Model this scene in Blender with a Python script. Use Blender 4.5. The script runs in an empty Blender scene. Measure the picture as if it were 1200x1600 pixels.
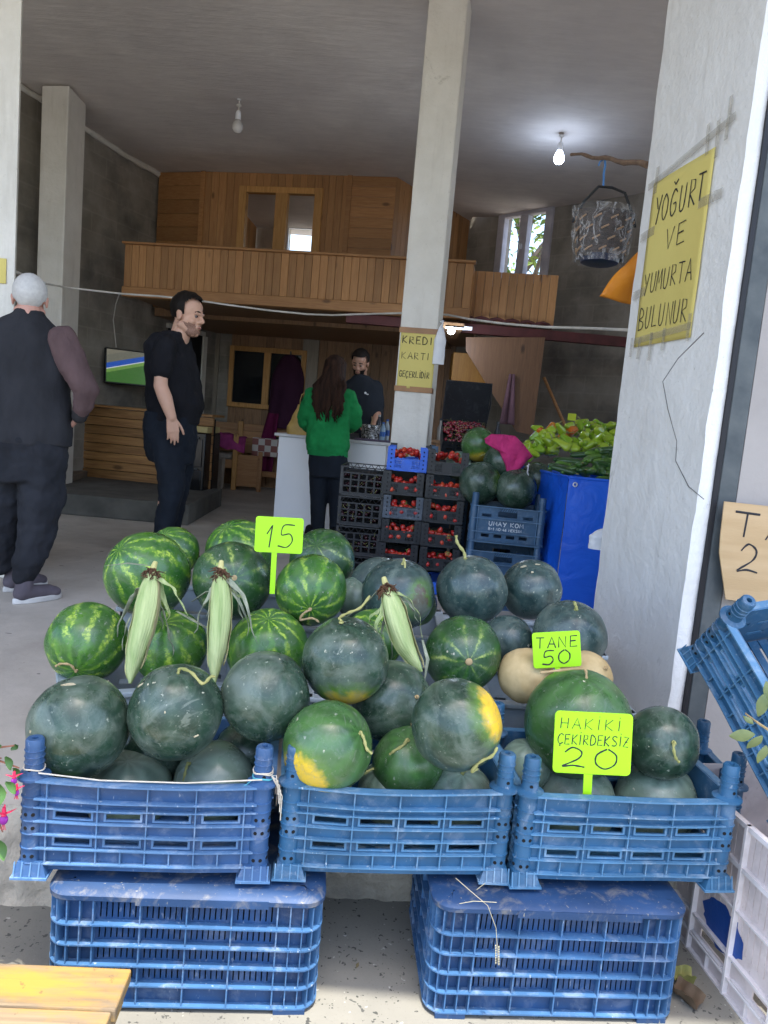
import bpy, math, random
from math import sin, cos, pi, radians, sqrt, atan2, tan
from mathutils import Vector, Matrix, noise
random.seed(7)
S = bpy.context.scene
COL = S.collection

# ------------------------------------------------------------------ camera, sky, sun, exposure
PITCH, ROLL, FPX, EYE = radians(7), radians(5), 1170.0, 1.15
FW = Vector((0, cos(PITCH), -sin(PITCH)))
_u = Vector((0, sin(PITCH), cos(PITCH)))
RT = Vector((1, 0, 0)) * cos(ROLL) + _u * sin(ROLL)
UP = _u * cos(ROLL) - Vector((1, 0, 0)) * sin(ROLL)
CAM = Vector((0, 0, EYE))
cd = bpy.data.cameras.new("camera"); cam = bpy.data.objects.new("camera", cd); COL.objects.link(cam)
cam.matrix_world = Matrix(((RT.x, UP.x, -FW.x, 0), (RT.y, UP.y, -FW.y, 0), (RT.z, UP.z, -FW.z, EYE), (0, 0, 0, 1)))
cd.sensor_fit = 'VERTICAL'; cd.sensor_height = 32.0; cd.lens = 32.0 * FPX / 1600.0
cd.clip_start = 0.05; cd.clip_end = 1000
S.camera = cam

SUN_EL, SUN_AZ = radians(76), radians(172)          # azimuth from +Y, clockwise seen from above
w = bpy.data.worlds.new("World"); S.world = w; w.use_nodes = True
nt = w.node_tree; bg = nt.nodes["Background"]
sky = nt.nodes.new("ShaderNodeTexSky"); sky.sky_type = 'NISHITA'; sky.sun_disc = False
sky.sun_elevation = SUN_EL; sky.sun_rotation = SUN_AZ; sky.air_density = 1.0; sky.dust_density = 2.5; sky.ozone_density = 1.0
nt.links.new(sky.outputs[0], bg.inputs[0]); bg.inputs[1].default_value = 0.15
sl = bpy.data.lights.new("sun", 'SUN'); sl.energy = 2.0; sl.angle = radians(0.5); sl.color = (1, .95, .86)
so = bpy.data.objects.new("sun", sl); COL.objects.link(so)
sdir = Vector((sin(SUN_AZ) * cos(SUN_EL), cos(SUN_AZ) * cos(SUN_EL), sin(SUN_EL)))
so.rotation_euler = (-sdir).to_track_quat('-Z', 'Y').to_euler(); so.location = (0, -6, 9)
S.view_settings.view_transform = 'Standard'; S.view_settings.look = 'None'
S.view_settings.exposure = 2.28; S.view_settings.gamma = 1.0
S.cycles.use_denoising = True
try: S.cycles.denoiser = 'OPENIMAGEDENOISE'
except Exception: pass
S.cycles.max_bounces = 10; S.cycles.diffuse_bounces = 6; S.cycles.sample_clamp_indirect = 6

# ------------------------------------------------------------------ helpers
def ray(x, y): return FW + RT * ((x - 600) / FPX) + UP * ((800 - y) / FPX)
def at(x, y, Y):                       # point at depth Y (metres north of the camera)
    d = ray(x, y); return CAM + d * (Y / d.y)
def atz(x, y, z):
    d = ray(x, y); return CAM + d * ((z - EYE) / d.z)
def atd(x, y, D): return CAM + ray(x, y) * D
def V(*a): return Vector(a)
def T(*a): return Matrix.Translation(Vector(a))
def RX(a): return Matrix.Rotation(a, 4, 'X')
def RY(a): return Matrix.Rotation(a, 4, 'Y')
def RZ(a): return Matrix.Rotation(a, 4, 'Z')
def basis(o, x, y, z):
    return Matrix(((x.x, y.x, z.x, o.x), (x.y, y.y, z.y, o.y), (x.z, y.z, z.z, o.z), (0, 0, 0, 1)))
def wmat(o):
    return (wmat(o.parent) @ o.matrix_basis) if o.parent else o.matrix_basis.copy()

class MB:
    def __init__(s): s.v = []; s.f = []; s.mi = []; s.cur = 0
    def add(s, vs, fs, M=None):
        o = len(s.v)
        s.v += [(M @ Vector(v)) if M else Vector(v) for v in vs]
        s.f += [[i + o for i in f] for f in fs]; s.mi += [s.cur] * len(fs); return s
    def box(s, x0, x1, y0, y1, z0, z1, M=None):
        vs = [(x, y, z) for z in (z0, z1) for y in (y0, y1) for x in (x0, x1)]
        return s.add(vs, [(0, 2, 3, 1), (4, 5, 7, 6), (0, 1, 5, 4), (2, 6, 7, 3), (0, 4, 6, 2), (1, 3, 7, 5)], M)
    def prism(s, pts, z0, z1, M=None):          # plan polygon, counter-clockwise
        n = len(pts)
        vs = [(p[0], p[1], z0) for p in pts] + [(p[0], p[1], z1) for p in pts]
        fs = [tuple(range(n - 1, -1, -1)), tuple(range(n, 2 * n))] + [(i, (i + 1) % n, n + (i + 1) % n, n + i) for i in range(n)]
        return s.add(vs, fs, M)
    def tube(s, pts, r, n=8, M=None, cap=True, flat=1.0):
        pts = [Vector(p) for p in pts]; k = len(pts)
        rs = list(r) if hasattr(r, '__len__') else [r] * k
        t0 = (pts[1] - pts[0]).normalized()
        a = Vector((0, 0, 1)) if abs(t0.z) < .9 else Vector((1, 0, 0))
        nrm = (a - t0 * a.dot(t0)).normalized()
        vs = []; fs = []
        for i, p in enumerate(pts):
            t = (pts[min(i + 1, k - 1)] - pts[max(i - 1, 0)])
            t = t.normalized() if t.length > 1e-9 else t0
            nrm = (nrm - t * nrm.dot(t)); nrm = nrm.normalized() if nrm.length > 1e-6 else t.orthogonal().normalized()
            b = t.cross(nrm)
            for j in range(n):
                q = 2 * pi * j / n
                vs.append(p + nrm * (cos(q) * rs[i] * flat) + b * (sin(q) * rs[i]))
        for i in range(k - 1):
            for j in range(n):
                fs.append((i * n + j, i * n + (j + 1) % n, (i + 1) * n + (j + 1) % n, (i + 1) * n + j))
        if cap: fs += [tuple(range(n - 1, -1, -1)), tuple(range((k - 1) * n, k * n))]
        return s.add(vs, fs, M)
    def lathe(s, prof, n=16, M=None):
        vs = []; fs = []
        for r, z in prof:
            for j in range(n): q = 2 * pi * j / n; vs.append((r * cos(q), r * sin(q), z))
        k = len(prof)
        for i in range(k - 1):
            for j in range(n): fs.append((i * n + j, i * n + (j + 1) % n, (i + 1) * n + (j + 1) % n, (i + 1) * n + j))
        fs += [tuple(range(n - 1, -1, -1)), tuple(range((k - 1) * n, k * n))]
        return s.add(vs, fs, M)
    def ell(s, c, r, M=None, n=24, m=14):
        r = r if hasattr(r, '__len__') else (r, r, r); c = Vector(c); vs = [c - Vector((0, 0, r[2]))]; fs = []
        for i in range(1, m):
            a = -pi / 2 + pi * i / m
            for j in range(n):
                q = 2 * pi * j / n; vs.append(c + Vector((r[0] * cos(a) * cos(q), r[1] * cos(a) * sin(q), r[2] * sin(a))))
        vs.append(c + Vector((0, 0, r[2])))
        for j in range(n): fs.append((0, 1 + (j + 1) % n, 1 + j))
        for i in range(m - 2):
            for j in range(n): fs.append((1 + i * n + j, 1 + i * n + (j + 1) % n, 1 + (i + 1) * n + (j + 1) % n, 1 + (i + 1) * n + j))
        b = 1 + (m - 2) * n
        for j in range(n): fs.append((b + j, b + (j + 1) % n, len(vs) - 1))
        return s.add(vs, fs, M)
    def cap2(s, p0, p1, r0, r1, n=16):           # tapered capsule
        p0 = Vector(p0); p1 = Vector(p1)
        s.tube([p0, p1], [r0, r1], n); s.ell(p0, r0, n=n, m=10); return s.ell(p1, r1, n=n, m=10)
    def chain(s, pts, rs, n=16):
        for i in range(len(pts) - 1): s.cap2(pts[i], pts[i + 1], rs[i], rs[i + 1], n)
        return s
    def grid(s, fn, nu, nv, M=None):
        vs = [fn(i / nu, j / nv) for j in range(nv + 1) for i in range(nu + 1)]; k = nu + 1
        return s.add(vs, [(j * k + i, j * k + i + 1, (j + 1) * k + i + 1, (j + 1) * k + i) for j in range(nv) for i in range(nu)], M)
    def holed(s, w, h, holes, t, M=None):        # panel x 0..w, z 0..h, y 0..t with rectangular through holes
        xs = sorted(set([0, w] + [round(a, 5) for H in holes for a in (H[0], H[1])]))
        zs = sorted(set([0, h] + [round(a, 5) for H in holes for a in (H[2], H[3])]))
        def inh(x, z): return any(H[0] < x < H[1] and H[2] < z < H[3] for H in holes)
        nx, nz = len(xs), len(zs); vs = [(x, y, z) for y in (0, t) for z in zs for x in xs]; fs = []
        idx = lambda i, k, y: y * nx * nz + k * nx + i
        solid = [[not inh((xs[i] + xs[i + 1]) / 2, (zs[k] + zs[k + 1]) / 2) for i in range(nx - 1)] for k in range(nz - 1)]
        for k in range(nz - 1):
            for i in range(nx - 1):
                if not solid[k][i]: continue
                fs.append((idx(i, k, 0), idx(i + 1, k, 0), idx(i + 1, k + 1, 0), idx(i, k + 1, 0)))
                fs.append((idx(i, k, 1), idx(i, k + 1, 1), idx(i + 1, k + 1, 1), idx(i + 1, k, 1)))
                if i == 0 or not solid[k][i - 1]: fs.append((idx(i, k, 0), idx(i, k + 1, 0), idx(i, k + 1, 1), idx(i, k, 1)))
                if i == nx - 2 or not solid[k][i + 1]: fs.append((idx(i + 1, k, 0), idx(i + 1, k, 1), idx(i + 1, k + 1, 1), idx(i + 1, k + 1, 0)))
                if k == 0 or not solid[k - 1][i]: fs.append((idx(i, k, 0), idx(i, k, 1), idx(i + 1, k, 1), idx(i + 1, k, 0)))
                if k == nz - 2 or not solid[k + 1][i]: fs.append((idx(i, k + 1, 0), idx(i + 1, k + 1, 0), idx(i + 1, k + 1, 1), idx(i, k + 1, 1)))
        return s.add(vs, fs, M)
    def warp(s, fn): s.v = [fn(v) for v in s.v]; return s
    def build(s, name, mats, parent=None, world=False, smooth=40, bevel=0, M=None):
        mats = mats if isinstance(mats, (list, tuple)) else [mats]
        vs = [M @ v for v in s.v] if M else s.v
        loc = Vector((0, 0, 0))
        if parent is None:
            xs = [v.x for v in vs]; ys = [v.y for v in vs]; zs = [v.z for v in vs]
            loc = Vector(((min(xs) + max(xs)) / 2, (min(ys) + max(ys)) / 2, min(zs))); vs = [v - loc for v in vs]
        elif world:
            I = wmat(parent).inverted(); vs = [I @ v for v in vs]
        me = bpy.data.meshes.new(name); me.from_pydata([tuple(v) for v in vs], [], s.f)
        for m in mats: me.materials.append(m)
        me.polygons.foreach_set('material_index', s.mi)
        if smooth:
            me.polygons.foreach_set('use_smooth', [True] * len(s.f))
            me.update()
            if smooth < 180: me.set_sharp_from_angle(angle=radians(smooth))
        me.update()
        o = bpy.data.objects.new(name, me); COL.objects.link(o); o.location = loc
        if parent: o.parent = parent
        if bevel:
            b = o.modifiers.new("bevel", 'BEVEL'); b.width = bevel; b.segments = 2; b.limit_method = 'ANGLE'; b.angle_limit = radians(50)
        return o

def tag(o, label, cat, group=None, kind=None):
    if label: o['label'] = label
    if cat: o['category'] = cat
    if group: o['group'] = group
    if kind: o['kind'] = kind
    return o
def empty(name, M, label, cat, group=None):
    o = bpy.data.objects.new(name, None); COL.objects.link(o); o.empty_display_size = .05
    o.matrix_basis = M if isinstance(M, Matrix) else T(*M)
    return tag(o, label, cat, group)
def copy_tree(o, M, label, group=None):
    r = o.copy(); COL.objects.link(r); r.matrix_basis = M; r['label'] = label
    if group: r['group'] = group
    for ch in list(o.children):
        c = ch.copy(); COL.objects.link(c); c.parent = r
        for g in list(ch.children):
            d = g.copy(); COL.objects.link(d); d.parent = c
    return r
def organic(o, voxel, smooth=6, disp=0, dscale=.1, sub=0):
    m = o.modifiers.new("skin", 'REMESH'); m.mode = 'VOXEL'; m.voxel_size = voxel; m.use_smooth_shade = True
    if smooth:
        k = o.modifiers.new("soften", 'SMOOTH'); k.factor = .5; k.iterations = smooth
    if disp:
        tx = bpy.data.textures.new("folds", 'CLOUDS'); tx.noise_scale = dscale; tx.noise_depth = 2
        d = o.modifiers.new("folds", 'DISPLACE'); d.texture = tx; d.strength = disp; d.mid_level = .5; d.texture_coords = 'LOCAL'
    return o

# ------------------------------------------------------------------ materials
class NT:
    def __init__(s, name):
        s.m = bpy.data.materials.new(name); s.m.use_nodes = True; s.t = s.m.node_tree
        s.b = s.t.nodes["Principled BSDF"]
    def n(s, typ, ins={}, **props):
        nd = s.t.nodes.new("ShaderNode" + typ)
        for k, v in props.items(): setattr(nd, k, v)
        for k, v in ins.items(): s.set(nd.inputs[k], v)
        return nd
    def set(s, sock, v):
        if isinstance(v, bpy.types.NodeSocket): s.t.links.new(v, sock)
        elif isinstance(v, bpy.types.Node): s.t.links.new(v.outputs[0], sock)
        else: sock.default_value = v
    def coord(s, scale=(1, 1, 1), rnd=True, kind='Object', dom=None):
        c = s.n('TexCoord').outputs[kind]
        if rnd:
            oi = s.n('ObjectInfo').outputs['Random']
            ml = s.n('Math', {0: oi, 1: 37.0}, operation='MULTIPLY')
            c = s.n('VectorMath', {0: c, 1: ml.outputs[0]}, operation='ADD').outputs[0]
        return s.n('Mapping', {'Vector': c, 'Scale': scale}).outputs[0]
    def noise(s, co, scale=5, detail=6, rough=.55, dist=0):
        return s.n('TexNoise', {'Vector': co, 'Scale': scale, 'Detail': detail, 'Roughness': rough, 'Distortion': dist}).outputs['Fac']
    def ramp(s, fac, stops, interp='LINEAR'):
        r = s.n('ValToRGB', {'Fac': fac}); e = r.color_ramp.elements; r.color_ramp.interpolation = interp
        while len(e) < len(stops): e.new(0.5)
        for k, (p, c) in enumerate(stops):
            e[k].position = p; e[k].color = (c, c, c, 1) if not hasattr(c, '__len__') else (c[0], c[1], c[2], 1)
        return r.outputs[0]
    def mix(s, fac, a, b, blend='MIX'):
        nd = s.n('MixRGB', {'Fac': fac}, blend_type=blend)
        for k, v in ((1, a), (2, b)):
            if isinstance(v, (tuple, list)): v = (v[0], v[1], v[2], 1)
            s.set(nd.inputs[k], v)
        return nd.outputs[0]
    def math(s, op, a, b=0.0, clamp=False):
        return s.n('Math', {0: a, 1: b}, operation=op, use_clamp=clamp).outputs[0]
    def bump(s, h, strength=.3, dist=.01):
        s.set(s.b.inputs['Normal'], s.n('Bump', {'Height': h, 'Strength': strength, 'Distance': dist}).outputs[0])
    def fin(s, col, rough=.5, spec=.5, metal=0):
        if isinstance(col, (tuple, list)): col = (col[0], col[1], col[2], 1)
        s.set(s.b.inputs['Base Color'], col); s.set(s.b.inputs['Roughness'], rough)
        s.b.inputs['Specular IOR Level'].default_value = spec; s.b.inputs['Metallic'].default_value = metal
        return s.m
def plain(name, c, c2=None, rough=.6, nscale=6, bump=0, bscale=60, spec=.4, metal=0, stretch=(1, 1, 1), dist=.004, sheen=0, lo=.35, hi=.65):
    t = NT(name); c2 = c2 or tuple(x * .72 for x in c)
    co = t.coord(stretch); col = t.ramp(t.noise(co, nscale), [(lo, c2), (hi, c)])
    if bump: t.bump(t.noise(co, bscale, 4), bump, dist)
    if sheen: t.b.inputs['Sheen Weight'].default_value = sheen
    return t.fin(col, rough, spec, metal)
def wood(name, c1, c2, axis=2, rough=.5, grain=1.0, knots=True, spec=.35, stain=None):
    t = NT(name); sc = [14 * grain] * 3; sc[axis] = .9 * grain
    co0 = t.coord(); geo = t.n('NewGeometry').outputs['Random Per Island']
    off = t.n('VectorMath', {0: co0, 1: t.math('MULTIPLY', geo, 53.0)}, operation='ADD').outputs[0]
    g = t.noise(t.n('Mapping', {'Vector': off, 'Scale': sc}).outputs[0], 4, 8, .6, 1.2)
    col = t.ramp(g, [(.3, c2), (.7, c1)])
    tone = t.math('ADD', t.math('MULTIPLY', geo, .45), .72)
    hs = t.n('HueSaturation', {'Color': col, 'Value': tone}).outputs[0]
    if knots:
        ks = [5 * grain] * 3; ks[axis] = 2.2 * grain
        vo = t.n('TexVoronoi', {'Vector': t.n('Mapping', {'Vector': off, 'Scale': ks}).outputs[0], 'Scale': 1.0})
        hs = t.mix(t.ramp(vo.outputs['Distance'], [(.06, .75), (.13, 0)]), hs, tuple(x * .25 for x in c2))
    if stain:
        ss = [9, 9, 9]; ss[axis] = 2.2; hs = t.mix(t.ramp(t.noise(t.n('Mapping', {'Vector': off, 'Scale': ss}).outputs[0], 1.0, 7, .65), [(.50, 0), (.64, .85)]), hs, stain)
        hs = t.mix(t.ramp(t.noise(co0, 45, 4, .7), [(.64, 0), (.70, .6)]), hs, (.07, .055, .04))
    t.bump(g, .15, .003)
    return t.fin(hs, rough, spec)

def melon_mat(name, kind, patch=None, pcol=(.75, .5, .03), psize=.35):
    t = NT(name); co = t.coord(rnd=True); raw = t.n('TexCoord').outputs['Object']
    rnd = t.n('ObjectInfo').outputs['Random']
    sx = t.n('SeparateXYZ', {0: raw})
    ang = t.math('ARCTAN2', sx.outputs[1], sx.outputs[0])
    n1 = t.noise(co, 16, 6, .6); n2 = t.noise(co, 60, 5, .6); n3 = t.noise(co, 9, 5, .55, .6)
    if kind == 'striped':
        a = t.math('ADD', t.math('MULTIPLY', ang, 11.0), t.math('MULTIPLY', t.math('SUBTRACT', n1, .5), 8.0))
        st = t.math('ADD', t.math('MULTIPLY', t.math('SINE', a), .5), .5)
        spk = t.ramp(t.noise(co, 85, 3, .65), [(.44, 0), (.54, 1)])
        st = t.math('ADD', st, t.math('MULTIPLY', t.math('SUBTRACT', n2, .5), 1.6))
        base = t.mix(t.ramp(st, [(.35, 0), (1.0, 1)]), (.024, .10, .016), (.060, .19, .020))
        blot = t.math('MULTIPLY', t.ramp(st, [(.72, 0), (.95, 1)]), t.math('MULTIPLY', t.ramp(n3, [(.40, 0), (.56, 1)]), t.math('ADD', t.math('MULTIPLY', spk, .75), .2)))
        base = t.mix(blot, base, (.46, .60, .07))
        fade = t.ramp(n1, [(.4, 0), (.75, .6)]); base = t.mix(fade, base, (.10, .24, .02))
    elif kind == 'star':
        a = t.math('ADD', t.math('MULTIPLY', ang, 9.0), t.math('MULTIPLY', n1, 4))
        st = t.math('ADD', t.math('MULTIPLY', t.math('SINE', a), .5), t.math('MULTIPLY', n2, .6))
        base = t.mix(t.ramp(st, [(.2, 0), (.8, .9)]), (.018, .065, .018), (.035, .11, .018))
        blot = t.math('MULTIPLY', t.ramp(st, [(.62, 0), (.85, 1)]), t.math('MULTIPLY', t.ramp(n3, [(.5, 0), (.62, 1)]), t.ramp(t.noise(co, 90, 3, .65), [(.42, .1), (.52, 1)])))
        base = t.mix(blot, base, (.38, .46, .10))
    elif kind == 'cantaloupe':
        vo = t.n('TexVoronoi', {'Vector': co, 'Scale': 14.0}, feature='F1')
        base = t.ramp(n1, [(.3, (.42, .30, .13)), (.7, (.60, .46, .24))])
        base = t.mix(t.ramp(vo.outputs['Distance'], [(.1, .6), (.3, 0)]), base, (.33, .22, .10))
    else:
        c = {'dark': ((.010, .027, .017), (.028, .060, .036)), 'green': ((.020, .065, .018), (.055, .14, .034)),
             'blue': ((.014, .032, .032), (.035, .066, .060)), 'frost': ((.075, .125, .09), (.19, .26, .20))}[kind]
        base = t.ramp(n3, [(.3, c[0]), (.7, c[1])])
        a = t.math('ADD', t.math('MULTIPLY', ang, 9.0), t.math('MULTIPLY', n1, 5))
        base = t.mix(t.math('MULTIPLY', t.math('ADD', t.math('SINE', a), 1), .14), base, tuple(x * 1.7 for x in c[1]))
    if patch:
        d = Vector(patch).normalized()
        nv = t.n('VectorMath', {0: raw}, operation='NORMALIZE').outputs[0]
        dt = t.n('VectorMath', {0: nv, 1: tuple(d)}, operation='DOT_PRODUCT').outputs['Value']
        dt = t.math('ADD', dt, t.math('ADD', t.math('MULTIPLY', t.math('SUBTRACT', n3, .5), .55), t.math('MULTIPLY', t.math('SUBTRACT', n2, .5), .16)))
        k = 1 - psize
        base = t.mix(t.ramp(dt, [(k - .1, 0), (k + .05, .75)]), base, (.10, .20, .02))
        base = t.mix(t.ramp(dt, [(k + .05, 0), (min(k + .16, .99), .95)]), base, pcol)
    # waxy bloom with painted sky sheen, scuffs and flecks of dried soil
    bloom_sheen = t.ramp(t.noise(co, 9, 7, .66, 1.0), [(.47, 0.0), (.66, .62 if kind in ('dark', 'blue', 'frost') else .20)])
    if kind != 'cantaloupe':
        base = t.mix(bloom_sheen, base, (.15, .185, .155))
        base = t.mix(t.ramp(t.noise(co, 40, 8, .72, 1.5), [(.50, 0), (.70, .38)]), base, (.17, .20, .16))
        scr = t.noise(t.n('Mapping', {'Vector': co, 'Scale': (6, 60, 22), 'Rotation': (.5, .4, .9)}).outputs[0], 1.3, 3, .6, .4)
        base = t.mix(t.ramp(scr, [(.66, 0), (.72, .45)]), base, (.20, .23, .18))
        base = t.mix(t.ramp(t.noise(co, 70, 3, .65), [(.66, 0), (.71, .75)]), base, (.30, .33, .26))
        base = t.mix(t.ramp(t.noise(co, 30, 3, .75), [(.70, 0), (.72, .9)]), base, (.50, .48, .36))
    t.bump(t.noise(co, 7, 3), .25, .01)
    rg = t.ramp(t.noise(co, 13, 5), [(.35, .20), (.7, .42)]) if kind != 'cantaloupe' else .7
    return t.fin(base, rg, .5)

def plastic(name, c, dust=(.35, .38, .42), amount=.35, rough=.42):
    t = NT(name); co = t.coord()
    base = t.ramp(t.noise(co, 7, 5), [(.3, tuple(x * .75 for x in c)), (.7, tuple(min(1, x * 1.25) for x in c))])
    base = t.mix(t.ramp(t.noise(co, 18, 8, .7, .5), [(.52, 0), (.74, amount)]), base, dust)
    base = t.mix(t.ramp(t.noise(t.coord((1, 1, .35)), 110, 3, .6), [(.66, 0), (.72, amount * 1.4)]), base, dust)
    t.bump(t.noise(co, 45, 4), .15, .002)
    return t.fin(base, rough, .45)

def fabric(name, c, rough=.9, fold=.35, fscale=9, weave=True, stretch=(1, 1, .5)):
    t = NT(name); co = t.coord(stretch)
    col = t.ramp(t.noise(co, 8, 5), [(.3, tuple(x * .7 for x in c)), (.7, tuple(x * 1.2 for x in c))])
    t.bump(t.noise(co, fscale, 4, .5, .6), fold, .03)
    return t.fin(col, rough, .2)

BLUE = plastic("blue crate plastic", (.028, .078, .185)); BLUEW = plastic("worn blue rib plastic", (.075, .160, .30), (.42, .48, .55), .5)
BLUE2 = plastic("greener blue crate plastic", (.024, .095, .19)); BLUE2W = plastic("worn greener blue plastic", (.07, .18, .31), (.42, .48, .52), .5)
NAVY = plastic("dusty navy plastic", (.014, .050, .135), (.28, .31, .36), .3); NAVYW = plastic("worn navy rib plastic", (.045, .12, .25), (.38, .43, .5), .5)
BRIGHT = plastic("bright blue plastic", (.02, .11, .55), amount=.15)
BLACKP = plastic("black crate plastic", (.012, .013, .016), (.12, .12, .13), .25); BLACKW = plastic("worn black plastic", (.018, .019, .022), (.12, .12, .12), .3)
SLATE = plastic("slate blue plastic", (.03, .08, .15), (.22, .26, .3), .4); SLATEW = plastic("worn slate plastic", (.06, .13, .22), (.3, .35, .4), .4)
GREYP = plastic("grey plastic", (.30, .35, .38), (.45, .45, .45), .4); WHITEP = plastic("dirty white plastic", (.62, .54, .52), (.38, .30, .26), .45)
SHADEBLACK = plain("shade and matt black", (.004, .004, .005), rough=.9)  # black for shade painted into holes, gaps and the doorway; also the pan
def conc_mat():
    t = NT("grey concrete floor"); co = t.coord(rnd=False)
    c = t.ramp(t.noise(co, 2.2, 8, .65), [(.3, (.36, .325, .28)), (.7, (.52, .475, .415))])
    c = t.mix(t.ramp(t.noise(co, 1.2, 6, .6, .8), [(.50, 0), (.68, .5)]), c, (.27, .235, .20))
    c = t.mix(t.ramp(t.noise(co, 26, 4, .7), [(.66, 0), (.72, .6)]), c, (.22, .20, .18))
    c = t.mix(t.ramp(t.noise(t.n('Mapping', {'Vector': co, 'Scale': (1, 2.4, 1)}).outputs[0], 9, 2, .5), [(.735, 0), (.75, .9)]), c, (.10, .095, .085))
    t.bump(t.noise(co, 45, 6), .3, .005)
    return t.fin(c, .82, .3)
CONC = conc_mat()
def ground_mat():
    t = NT("speckled pale concrete"); co = t.coord(rnd=False)
    c = t.ramp(t.noise(co, 3, 6), [(.3, (.165, .16, .14)), (.7, (.235, .225, .19))])
    sp = t.ramp(t.noise(co, 75, 2, .5), [(.655, 0), (.68, 1)])
    c = t.mix(sp, c, (.055, .055, .05))
    c = t.mix(t.ramp(t.noise(co, 33, 2, .5, 1.0), [(.70, 0), (.72, 1)]), c, (.07, .07, .065))
    c = t.mix(t.ramp(t.noise(co, 52, 2, .5), [(.70, 0), (.73, .8)]), c, (.42, .41, .37))
    c = t.mix(t.ramp(t.noise(co, 1.1, 6, .6), [(.45, 0), (.7, .45)]), c, (.12, .115, .10))
    c = t.mix(t.ramp(t.noise(co, 140, 3), [(.62, 0), (.7, .5)]), c, (.12, .115, .10))
    t.bump(t.noise(co, 90, 4), .25, .003)
    return t.fin(c, .85, .3)
GROUND = ground_mat()
def ceil_mat():
    t = NT("trowelled ceiling plaster"); co = t.coord((.35, 1.6, 1), rnd=False)
    n = t.noise(co, 6, 8, .62, .8); c = t.ramp(n, [(.3, (.66, .60, .555)), (.7, (.75, .69, .635))])
    c = t.mix(t.ramp(t.noise(t.coord(rnd=False), 2.6, 7, .65), [(.45, 0), (.72, .35)]), c, (.48, .43, .40))
    c = t.mix(t.ramp(t.noise(t.coord(rnd=False), .55, 3), [(.42, 0), (.65, .5)]), c, (.50, .45, .435))
    t.bump(t.noise(co, 14, 6, .6), .35, .015)
    return t.fin(c, .9, .2)
CEIL = ceil_mat()
def block_mat():
    t = NT("sooty concrete blockwork"); co = t.coord(rnd=False)
    br = t.n('TexBrick', {'Vector': t.n('Mapping', {'Vector': co, 'Rotation': (radians(90), 0, 0)}).outputs[0], 'Scale': 1.0, 'Color1': (.23, .205, .17, 1), 'Color2': (.19, .17, .14, 1),
        'Mortar': (.25, .225, .19, 1), 'Mortar Size': .012, 'Brick Width': .42, 'Row Height': .21, 'Mortar Smooth': .6})
    c = t.mix(t.ramp(t.noise(co, 2.2, 7, .6), [(.38, 0), (.66, .75)]), br.outputs[0], (.37, .335, .285))
    c = t.mix(t.ramp(t.noise(co, 1.3, 6, .6), [(.5, 0), (.7, .8)]), c, (.085, .08, .075))
    t.bump(t.noise(co, 30, 6), .4, .01)
    return t.fin(c, .92, .2)
BLOCK = block_mat()
def plaster_mat(name, c1, c2, dirt):
    t = NT(name); co = t.coord(rnd=False)
    c = t.ramp(t.noise(co, 3, 7, .62), [(.3, c2), (.7, c1)])
    c = t.mix(t.ramp(t.noise(t.n('Mapping', {'Vector': co, 'Scale': (7, 7, .8)}).outputs[0], 1.4, 5, .6), [(.54, 0), (.75, .45)]), c, dirt)
    c = t.mix(t.ramp(t.noise(co, 55, 3, .6), [(.68, 0), (.73, .5)]), c, dirt)
    c = t.mix(t.ramp(t.noise(co, 4.3, 8, .75, 1.2), [(.63, 0), (.67, .4)]), c, tuple(x * .8 for x in dirt))
    h = t.math('ADD', t.noise(co, 32, 6, .6), t.math('MULTIPLY', t.noise(co, 7, 4), 1.6)); t.bump(h, .6, .008)
    return t.fin(c, .8, .3)
PLASTER = plaster_mat("rough white plaster", (.76, .745, .72), (.66, .64, .61), (.45, .42, .38))
PLASTERD = plaster_mat("grimy white plaster", (.72, .685, .62), (.60, .565, .50), (.42, .385, .33))
PINE = wood("varnished pine boards", (.44, .23, .09), (.32, .145, .052), 2)
PINEX = wood("varnished pine boards across", (.41, .21, .082), (.29, .13, .046), 0)
PINEL = wood("pale pine", (.55, .30, .10), (.38, .18, .05), 2)
DARKWOOD = wood("dark rustic planks", (.34, .19, .095), (.17, .095, .05), 2)
BENCHW = wood("plank bench wood", (.42, .22, .075), (.20, .09, .03), 0, grain=.7)
WORN = wood("weathered yellow wood", (.25, .185, .11), (.15, .11, .07), 0, rough=.75, stain=(.36, .20, .03))
STEEL = plain("flaking dark steel", (.055, .065, .07), (.10, .11, .11), .6, 9, .3, 30)
REDBEAM = plain("dark red painted beam", (.10, .022, .022), (.06, .014, .014), .6)
YPAPER = plain("yellow paper", (.66, .55, .17), (.59, .48, .14), .75, 2, .12, 20, dist=.003)
LIME = plain("fluorescent lime card", (.36, .74, .008), (.345, .71, .008), .5)
INK = plain("black marker ink", (.02, .02, .025), rough=.7)
TAPE = plain("brown parcel tape", (.33, .15, .045), rough=.35)
CTAPE = plain("dull clear tape", (.50, .47, .40), (.58, .55, .50), .4, 8)
CARDB = plain("cardboard", (.52, .36, .20), (.46, .31, .16), .85, 3, .2, 40, stretch=(1, 1, 9))
STEMM = plain("melon stem", (.36, .34, .13), (.22, .23, .07), .7, 20)
DRYST = plain("dry stem", (.42, .30, .16), (.30, .22, .10), .8, 20)
BLACKC = fabric("black cotton", (.010, .010, .013), fold=.7); NAVYC = fabric("dark navy trousers", (.012, .016, .024))
VESTC = fabric("charcoal vest", (.026, .026, .030), fscale=6, fold=.6); SLEEVE = fabric("mauve brown shirt", (.10, .062, .062), fold=.7)
GREENC = fabric("green sweatshirt", (.012, .20, .055), fscale=7); TROUS = fabric("baggy black trousers", (.020, .021, .026))
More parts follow.
